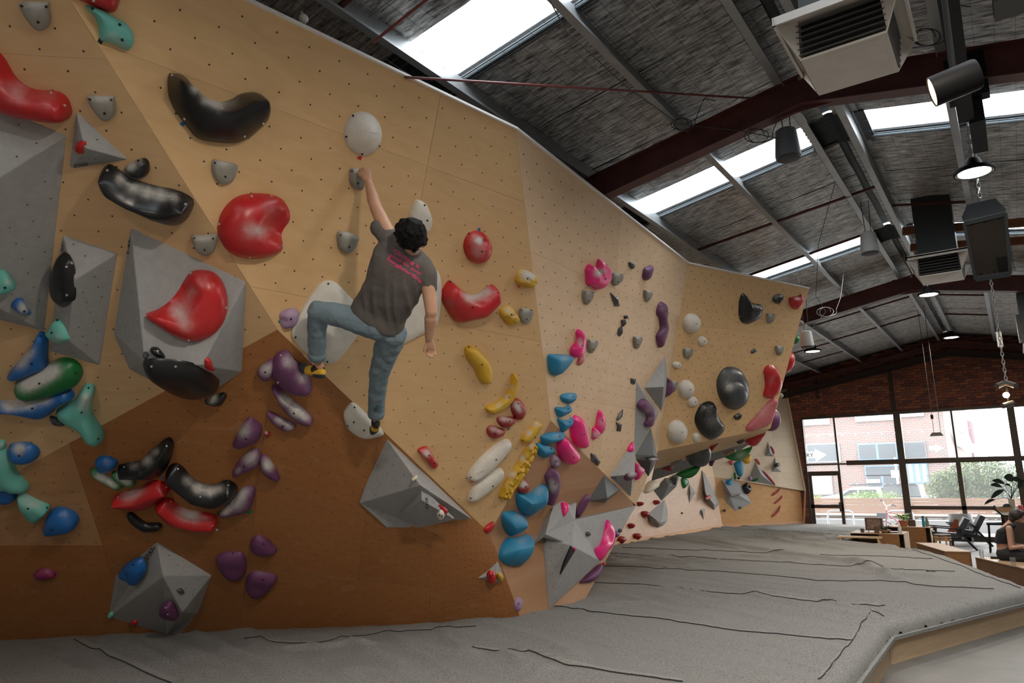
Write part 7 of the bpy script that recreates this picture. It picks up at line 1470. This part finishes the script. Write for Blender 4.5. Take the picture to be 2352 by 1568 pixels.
for s in (-1, 1):
    for r_ in (-1, 1): MB().bar((sx + s * .20, sy + r_ * .19, 0), (sx + s * .16, sy + r_ * .15, zs - .05), .04, .04).build('leg', blackp, stl)
    MB().bar((sx - .19, sy + s * .17, .3), (sx + .19, sy + s * .17, .3), .02, .02).build('foot_rail', blackp, stl)
MB().tube([(sx + .17, sy, zs), (sx + .14, sy, zs + .2), (sx - .02, sy, zs + .36), (sx + .02, sy, zs + .42)], .02, 8).build('back_rest', blackp, stl)
def tb_at(px, y=hy + .15): p = aty(px, 1170, y); return np.array([p[0], y, zt_])
P = tb_at(2306); tag(MB().box(P + [-.16, -.05, 0], P + [.16, .18, .13]).build('cardboard_box', mat('cardboard', (0.30, 0.17, 0.09), .8)), 'low brown cardboard box on the high table', 'box')
P2 = P + np.array([.07, .05, .13]); tag(MB().ball(P2 + [0, 0, .0], .10, 14, (1, 1, .9)).box(P2 + [-.17, -.08, .0], P2 + [-.02, .08, .012]).build('black_hat', fabr, smooth=60), 'black cap lying on the cardboard box', 'cap')
P = tb_at(2326, hy + .3); tag(MB().lathe([(0, 0), (.07, 0), (.07, .33), (0, .33)], P, 14).build('newsprint_vase', mat('newsprint', (0.22, 0.2, 0.17), .8, col2=(.45, .4, .33), vscale=30), smooth=50), 'patterned paper pot holding the large leafed plant', 'pot')
for lbx, px, r_, h_, c_ in (('white paper cup on the high table', 2336, .04, .13, (.7, .7, .68)), ('red packet on the high table', 2345, .05, .18, (.5, .03, .03)), ('green and blue round tin on the high table', 2339, .06, .08, (.05, .3, .25))):
    P_ = tb_at(px, hy + (.05 if 'tin' in lbx else .2)); tag(MB().lathe([(0, 0), (r_ * .85, 0), (r_, h_), (0, h_)], P_, 14).build(lbx.split(' on ')[0].split(' ')[-1] if 'tin' not in lbx else 'round_tin', mat(lbx.split()[0] + '_pack', c_, .5), smooth=50), lbx, 'cup' if 'cup' in lbx else 'package')
pl_ = empty('rubber_plant', P + [0, 0, .3], 'dark large leafed plant reaching towards the window', 'plant'); lm = mat('dark_leaf', (0.008, 0.018, 0.012), .35)
root = P + np.array([0, 0, .33]); Y_ = hy + .3
def leaf(a, b, wd, bend=.03):
    a = aty(*fp('s', [a])[0], Y_); b_ = aty(*fp('s', [b])[0], Y_ - .05); m_ = (a + b_) / 2; d_ = nrm(b_ - a); s_ = nrm(np.cross(d_, [0, 1.0, .3])) * wd; V = []; F = []
    for i in range(9):
        t = i / 8; w_ = math.sin(math.pi * min(1, t * .95 + .03)) ** .75; c = a + (b_ - a) * t + np.array([0, -.02, bend * math.sin(math.pi * t)])
        V += [c - s_ * w_, c + np.array([0, .015, -.012]) * w_, c + s_ * w_]
    for i in range(8): F += [(3 * i, 3 * i + 1, 3 * i + 4, 3 * i + 3), (3 * i + 1, 3 * i + 2, 3 * i + 5, 3 * i + 4)]
    o = obj('leaf', V, F, lm, pl_, True); MB().tube([root, (root + a) / 2 + np.array([0, 0, .04]), a], .008, 5).build('stem', lm, pl_)
for a, b, w_ in (((700, 200), (515, 150), .06), ((660, 250), (490, 215), .055), ((820, 165), (710, 65), .10), ((690, 290), (500, 420), .06), ((560, 435), (400, 510), .04), ((880, 170), (840, 95), .08), ((905, 200), (985, 150), .07), ((800, 240), (700, 215), .03), ((900, 260), (985, 215), .06)): leaf(a, b, w_)
# small things on the near bench
for lbx, px, py, y in (('empty tumbler at the end of the near bench', 2255, 1277, 16.15), ('tumbler nearest the camera on the near bench', 2328, 1297, 15.0)):
    P = aty(px, py, y); P = np.array([P[0], y, .43]); g_ = empty('tumbler', P, lbx, 'glass', 'drinking glasses'); MB().lathe([(0, 0), (.03, 0), (.04, .15), (.037, .15), (.028, .012), (0, .012)], P, 18).build('glass', mat('drinking_glass', (0.9, 0.92, 0.92), .05, trans=.92), g_, 50)
P = aty(2268, 1276, 16.1); P = np.array([P[0], 16.05, .43]); eg = empty('eyeglasses', P, 'thin framed eyeglasses lying on the near bench', 'glasses')
for s in (-1, 1):
    MB().tube([P + [s * .035 + .024 * math.cos(t), 0, .025 + .02 * math.sin(t)] for t in [2 * math.pi * i / 12 for i in range(13)]], .0025, 5).build('rim', blackp, eg); MB().tube([P + [s * .06, 0, .03], P + [s * .06, .12, .02]], .0025, 5).build('temple_arm', blackp, eg)
P = aty(2292, 1274, 16.1); P = np.array([P[0] - .02, 16.2, .43]); tag(MB().box(P + [-.1, -.08, 0], P + [.1, .08, .03]).build('tablet', blackp), 'black tablet on the near bench behind the person', 'tablet')
P = aty(2092, 1264, 18.6); tag(MB().ball((P[0], 18.75, .1), .16, 12, (1.3, .8, .6)).build('black_bag', mat('bag_nylon', (0.01, 0.01, 0.012), .7), smooth=60), 'black bag on the floor beside the empty box bench', 'bag')
P = onmat(2128, 1313, .006); tag(MB().tube([P, P + [.05, .0, .012], P + [.13, -.02, .002]], [.012, .01, .005], 6).build('brush', mat('brush_wood', (0.08, 0.04, 0.03), .6)), 'small brown brush lying on the mat', 'brush')
# ================================================================== STREET OUTSIDE THE WINDOW
asph = mat('asphalt', (0.20, 0.20, 0.20), .9, var=.1)
tag(MB().box((-60, 25.3, -.12), (60, 110, -.02)).build('street_ground', asph), 'grey street and footpath outside the window', 'ground', kind='structure')
def ypt(x, y, Y): return aty(x, y, Y)
# slatted timber planter fence
fy = 29.5; fw_ = mat('silvered_timber', (0.22, 0.125, 0.08), .8, var=.12, vscale=3, stretch=(.4, 4, 9)); fe = empty('slatted_fence', (-4, fy, 0), 'long timber slatted fence with bench outside the window', 'fence')
x0, x1 = -9.0, 4.5; ztop = ypt(1950, 1144, fy)[2]
for k in range(7):
    z1 = ztop - .118 * k; xx = x0
    while xx < x1:
        L = random.uniform(2.2, 3.4); MB().box((xx, fy, z1 - .108), (min(xx + L, x1) - .006, fy + .03, z1)).build('slat', fw_, fe); xx += L
for x in np.arange(x0 + .2, x1, 1.6): MB().box((x, fy + .03, 0), (x + .09, fy + .12, ztop - .01)).build('post', mat('post_timber', (0.18, 0.1, 0.06), .8), fe)
MB().box((x0, fy - .42, ypt(1950, 1178.5, fy)[2] - .05), (x1, fy - .02, ypt(1950, 1178.5, fy)[2])).build('bench_top', mat('bench_weathered', (0.5, 0.42, 0.36), .8), fe)
kb = MB().box((x0, fy - 1.0, -.02), (x1, fy - .46, ypt(1950, 1192, fy - .8)[2])).build('kerb_planter', mat('kerb_concrete', (0.28, 0.28, 0.28), .9)); tag(kb, 'low concrete planter kerb under the slatted fence', 'kerb')
# hoop bike racks
hm = mat('galvanised_hoop', (0.5, 0.52, 0.54), .4, .5)
for lbx, a, b_, t_ in (('left galvanised bike hoop outside the door', 1902, 1960, 1172.5), ('right galvanised bike hoop behind the bicycle', 2040, 2098, 1173)):
    Y = 27.2; pa, pb_ = ypt(a, 1190, Y), ypt(b_, 1190, Y); z = ypt((a + b_) / 2, t_, Y)[2]
    tag(MB().tube([(pa[0], Y, 0), (pa[0], Y, z - .12), (pa[0] + .03, Y, z - .04), (pa[0] + .12, Y, z), (pb_[0] - .12, Y, z), (pb_[0] - .03, Y, z - .04), (pb_[0], Y, z - .12), (pb_[0], Y, 0)], .03, 10).build('bike_hoop', hm, smooth=50), lbx, 'bike rack', 'galvanised bike hoops')
# bicycle
Y = 26.9; f3 = lambda x, y: ypt(1800 + x / 7.84, 1050 + y / 7.84, Y)
bk2 = empty('bicycle', ypt(2050, 1215, Y), 'red bicycle with white handlebars outside the window', 'bicycle'); rd = mat('bike_red', (0.42, 0.04, 0.06), .4); wh = mat('bike_white', (0.7, 0.7, 0.7), .4)
hd, sd_, bb, rw = f3(1860, 960), f3(2060, 1020), f3(2020, 1290), f3(2190, 1330); fwc = f3(1800, 1330)
for a, b_, r_ in ((f3(1855, 950), f3(1850, 1180), .03), (f3(1900, 980), f3(2110, 1045), .022), (f3(1890, 1040), f3(2090, 1180), .024), (f3(2110, 1045), bb, .022), (bb, rw, .016), (f3(2110, 1045), rw, .014), (f3(1850, 1180), fwc, .016)): MB().tube([a, b_], r_, 8).build('frame_tube', rd, bk2)
MB().tube([f3(1740, 768), f3(1790, 800), f3(1815, 850), f3(1850, 880), f3(1890, 870), f3(1935, 850), f3(2020, 875)], .016, 8).build('handlebar', wh, bk2); MB().tube([f3(1855, 960), f3(1850, 875)], .018, 8).build('stem', wh, bk2)
for a, b_ in ((f3(1740, 768), f3(1780, 790)), (f3(1940, 852), f3(2022, 876))): MB().tube([a, b_], .022, 8).build('grip', blackp, bk2)
for c in (fwc, rw): MB().tube([c + np.array([.33 * math.cos(t), 0, .33 * math.sin(t)]) for t in np.linspace(0, 2 * math.pi, 25)], .018, 6).build('tyre', blackp, bk2)
bs_ = f3(1765, 1055); MB().box(bs_ + [-.13, -.12, -.09], bs_ + [.12, .12, .10]).build('basket', mat('basket_dark', (0.03, 0.03, 0.035), .6), bk2)
# utility truck
Y = 33.5; tk = empty('pickup_truck', ypt(2030, 1200, Y), 'pale silver utility truck with roof racks parked outside', 'truck'); sv = mat('truck_white', (0.34, 0.35, 0.36), .3); cg = mat('truck_canopy', (0.09, 0.10, 0.105), .45); gl = mat('truck_glass', (0.05, 0.06, 0.07), .15)
g3 = lambda x, y, dy=0: ypt(1800 + x / 7.84, 1050 + y / 7.84, Y + dy)
MB().prism([g3(640, 720), g3(820, 690), g3(1000, 660), g3(1090, 600), g3(1200, 545), g3(1740, 545), g3(1790, 690), g3(1790, 900), g3(640, 900)], (0, 1.8, 0)).build('cab', sv, tk)
for q in ([(1060, 670), (1180, 590), (1320, 585), (1320, 690), (1070, 695)], [(1350, 585), (1660, 580), (1690, 690), (1350, 690)]): MB().prism([g3(x, y, -.02) for x, y in q], (0, .03, 0)).build('side_window', gl, tk)
MB().prism([g3(1790, 520), g3(2420, 490), g3(2480, 720), g3(1800, 720)], (0, 1.8, 0)).build('canopy', cg, tk)
MB().prism([g3(1790, 720), g3(2700, 700), g3(2700, 900), g3(1790, 900)], (0, 1.8, 0)).build('tray', sv, tk)
for a, b_ in ((1180, 1790), (1800, 2390)):
    for dy in (0, 1.6): MB().bar(g3(a, 500, dy), g3(b_, 480, dy), .06, .05).build('rack_rail', gl, tk)
    for k in range(5): x = a + (b_ - a) * (k + .2) / 5; MB().bar(g3(x, 490, 0), g3(x, 490, 1.6), .08, .05).build('rack_bar', mat('rack_pale', (0.4, 0.42, 0.44), .4), tk)
for x in (950, 2250): MB().lathe([(.0, -.1), (.36, -.1), (.38, .0), (.36, .1), (0, .1)], np.array([g3(x, 930)[0], Y - .02, .355]), 20, (0, 1.0, 0)).build('wheel', blackp, tk)
# brick building across the street
def brick_wall_mat():
    m = bpy.data.materials.new('street_brick'); m.use_nodes = True; nt = m.node_tree; N = nt.nodes; L = nt.links; b = N['Principled BSDF']; b.inputs['Roughness'].default_value = .9
    tc = N.new('ShaderNodeTexCoord'); br = N.new('ShaderNodeTexBrick'); br.inputs['Scale'].default_value = 1.0; br.inputs['Brick Width'].default_value = .24; br.inputs['Row Height'].default_value = .086; br.inputs['Mortar Size'].default_value = .012
    br.inputs['Color1'].default_value = (0.15, 0.075, 0.062, 1); br.inputs['Color2'].default_value = (0.095, 0.075, 0.073, 1); br.inputs['Mortar'].default_value = (0.16, 0.15, 0.145, 1); br.inputs['Bias'].default_value = -.1
    L.new(tc.outputs['UV'], br.inputs['Vector']); L.new(br.outputs[0], b.inputs['Base Color']); return m
sbm = brick_wall_mat(); Y = 40.0
bd = empty('brick_building', ypt(2000, 1180, Y), 'brick corner building with blue framed windows across the street', 'building')
xl, xr = ypt(1700, 1000, Y)[0], ypt(2172, 1000, Y)[0]; H_ = 11.0
def uvwall(nm, P, Q, z0, z1, par, m=None): 
    L_ = math.hypot(Q[0] - P[0], Q[1] - P[1]); return obj(nm, [(P[0], P[1], z0), (Q[0], Q[1], z0), (Q[0], Q[1], z1), (P[0], P[1], z1)], [(0, 1, 2, 3)], m or sbm, par, uv=[(0, z0), (L_, z0), (L_, z1), (0, z1)])
uvwall('wall', (xl, Y), (xr, Y), -.1, H_, bd); uvwall('wall', (xr, Y), (ypt(2226, 1000, Y + 16)[0], Y + 16), -.1, H_, bd)
obj('roof', [(xl, Y, H_), (xr, Y, H_), (ypt(2226, 1000, Y + 16)[0], Y + 16, H_), (xl, Y + 16, H_)], [(0, 1, 2, 3)], asph, bd)
blf = mat('blue_window_frame', (0.09, 0.15, 0.24), .5); wpn = mat('street_pane', (0.05, 0.06, 0.07), .3); wpl = mat('street_pane_pale', (0.17, 0.19, 0.21), .4)
def bwin(pxl, pm, fm=blf, bars=1, m0=.06):
    a, b_ = [ypt(x, y, Y - .06) for x, y in pxl]; x_0, x_1, z_0, z_1 = min(a[0], b_[0]), max(a[0], b_[0]), min(a[2], b_[2]), max(a[2], b_[2])
    f_ = MB().box((x_0, Y - .08, z_0), (x_1, Y + .1, z_1)).build('window', fm, bd); n = bars + 1
    for k in range(n):
        u0 = x_0 + (x_1 - x_0) * k / n + m0; u1 = x_0 + (x_1 - x_0) * (k + 1) / n - m0; MB().box((u0, Y - .10, z_0 + m0), (u1, Y - .07, z_1 - m0)).build('pane', pm, f_)
F1_ = lambda p, q: ((1800 + p[0] / 7.84, 900 + p[1] / 7.84), (1800 + q[0] / 7.84, 900 + q[1] / 7.84)); F3_ = lambda p, q: ((1800 + p[0] / 7.84, 1050 + p[1] / 7.84), (1800 + q[0] / 7.84, 1050 + q[1] / 7.84))
wfr = mat('white_window_frame', (0.6, 0.6, 0.6), .5)
bwin(F1_((1320, 935), (2060, 1210)), wpn, bars=1); bwin(F1_((1270, 340), (1990, 500)), wpl, wfr, 2); bwin(F1_((340, 440), (830, 580)), wpl, wfr, 1); bwin(((2068, 1015), (2130, 1052)), wpn, mat('dark_frame', (.1, .1, .11)), 0); bwin(((2066, 930), (2122, 955)), wpl, wfr, 1)
bwin(F3_((1450, 150), (2130, 330)), wpn, blf, 0); bwin(F3_((1480, 320), (2090, 560)), wpn, blf, 1); bwin(F1_((395, 935), (1030, 1260)), wpn, mat('lintel_blue', (.35, .4, .5)), 0); bwin(((2082, 1063), (2135, 1110)), wpl, blf, 2)
bwin(F3_((480, 330), (905, 680)), mat('pale_poster', (0.42, 0.42, 0.42), .6, col2=(0.30, 0.31, 0.33), vscale=.9), mat('dark_frame', (.1, .1, .11)), 0, .04)
a, b_ = ypt(1990, 1103, Y - .2), ypt(2022, 1108, Y - .2); V, F = text_mesh('RUNNINGROOM', .3, .01); wm = max(v[0] for v in V); zt2 = a[2]
obj('shop_lettering', [(a[0] + v[0] * (b_[0] - a[0]) / wm, Y - .2, b_[2] + v[1] * .8) for v in V], F, vinyl, bd)['kind'] = 'stuff'
sg = empty('street_sign', ypt(2057, 1180, 36), 'white street sign on a pole across the road', 'sign'); a, b_ = ypt(2046, 1080, 36), ypt(2066, 1096, 36)
MB().box((a[0], 35.97, b_[2]), (b_[0], 36, a[2])).build('panel', mat('sign_white', (.55, .55, .55), .5), sg); p = ypt(2055, 1050, 36); MB().tube([(p[0], 36.03, 0), (p[0], 36.03, p[2])], .05, 8).build('pole', hm, sg)
# pale far buildings down the side street and awning
Y2 = 58.0
for lbx, c_, (xa, ya), (xb, yb), z_ in (('pink rendered shop front down the side street', (0.42, 0.18, 0.22), (2205, 1030), (2246, 1030), 5.6), ('pale grey warehouse at the end of the side street', (0.42, 0.43, 0.44), (2246, 1020), (2292, 1020), 8.5)):
    pa, pb_ = ypt(xa, ya, Y2), ypt(xb, yb, Y2 + 8); t = empty('far_building', (pa[0], Y2, 0), lbx, 'building'); uvwall('wall', (pa[0], Y2), (pb_[0], Y2 + 8), -.1, z_, t, mat('render_' + lbx.split()[0], c_, .8)); obj('roof', [(pa[0], Y2, z_), (pb_[0], Y2 + 8, z_), (pb_[0] - 4, Y2 + 14, z_), (pa[0] - 4, Y2 + 8, z_)], [(0, 1, 2, 3)], asph, t)
    for k in range(3):
        s0, s1 = (k + .2) / 3, (k + .75) / 3; P_ = [pa * (1 - s) + pb_ * s for s in (s0, s1)]; obj('window', [(P_[0][0], P_[0][1] - .1, z_ * .4), (P_[1][0], P_[1][1] - .1, z_ * .4), (P_[1][0], P_[1][1] - .1, z_ * .7), (P_[0][0], P_[0][1] - .1, z_ * .7)], [(0, 1, 2, 3)], wpl, t)
aw = [ypt(2192, 985, 42), ypt(2215, 995, 43), ypt(2234, 1040, 52), ypt(2195, 1022, 44)]
tag(MB().prism(aw, (0.15, 0.2, .06)).build('street_awning', mat('awning_white', (.6, .6, .6), .6)), 'white awning along the side of the corner building', 'awning')
# leaves and bushes
def bush(label, ctr, rad, n, col, col2, leafs=.09):
    t = empty('leafy_bush', (ctr[0], ctr[1], 0), label, 'bush'); V = []; F = []; ctr = np.array(ctr)
    for k in range(n):
        q = nrm([random.gauss(0, 1) for _ in range(3)]) * (random.random() ** .45); c = ctr + q * np.array(rad); d1 = nrm([random.gauss(0, 1) for _ in range(3)]); d2 = nrm(np.cross(d1, [random.random(), .3, random.random()])); i = len(V)
        V += [c, c + d1 * leafs + d2 * leafs * .25, c + d1 * leafs * 2.0, c + d1 * leafs - d2 * leafs * .25]; F.append((i, i + 1, i + 2, i + 3))
    o = obj('foliage', V, F, mat('foliage_' + label.split()[0], col, .7, col2=col2, vscale=3), t); o['kind'] = 'stuff'
    for k in range(7):
        a = random.uniform(0, 6.28); MB().tube([(ctr[0], ctr[1], 0), (ctr[0] + math.cos(a) * rad[0] * .3, ctr[1] + math.sin(a) * rad[1] * .3, ctr[2] * .7), (ctr[0] + math.cos(a) * rad[0] * .6, ctr[1] + math.sin(a) * rad[1] * .6, ctr[2] + rad[2] * .3)], [.03, .02, .008], 5).build('branch', mat('bark', (.12, .08, .05), .9), t)
c = ypt(2262, 1110, 31.5); bush('large feathery green bush beyond the fence on the right', (c[0], 31.8, c[2] - .05), (1.55, .9, .95), 9000, (0.06, 0.11, 0.04), (0.14, 0.20, 0.085), .075)
c = ypt(2175, 1118, 31.5); bush('smaller feathery green bush beyond the fence left of the large one', (c[0], 31.5, c[2] - .1), (.75, .6, .75), 3500, (0.065, 0.115, 0.045), (0.15, 0.21, 0.09), .07)
c = ypt(2000, 1141, 30.2); bush('low weedy greenery along the top of the fence', (c[0], 30.2, c[2] - .05), (1.1, .3, .28), 1800, (0.16, 0.28, 0.06), (0.30, 0.42, 0.14), .05)
c = ypt(1876, 1141, 30.2); bush('tuft of weeds behind the fence at the door', (c[0], 30.2, c[2] - .1), (.3, .25, .22), 300, (0.16, 0.28, 0.06), (0.30, 0.42, 0.14), .05)
# festoon lights over the footpath
fs = empty('festoon_lights', ypt(2000, 998, 27.5), 'string of white festoon bulbs outside the window', 'string lights'); Yf = 27.5; pts = [ypt(1800 + x / 7.84, 900 + y / 7.84, Yf) for x, y in ((405, 800), (620, 795), (838, 785), (1058, 778), (1290, 770), (1526, 758), (1765, 750), (2005, 740), (2250, 728), (2495, 715), (2970, 690))]
MB().tube([p + np.array([0, 0, .06]) for p in [pts[0] - [1.6, 0, 0]] + pts + [ypt(2326, 985, Yf)]], .006, 5).build('cord', mat('festoon_cord', (.5, .5, .5), .6), fs)
for p in (pts[0] - [1.6, 0, 0], ypt(2326, 985, Yf)): MB().tube([(p[0], Yf, -.02), (p[0], Yf, p[2] + .1)], .03, 8).build('post', mat('festoon_cord', (.5, .5, .5), .6), fs)
for p in pts: MB().ball(p, .035, 8).build('bulb', mat('festoon_bulb', (.85, .85, .83), .3), fs, 60)
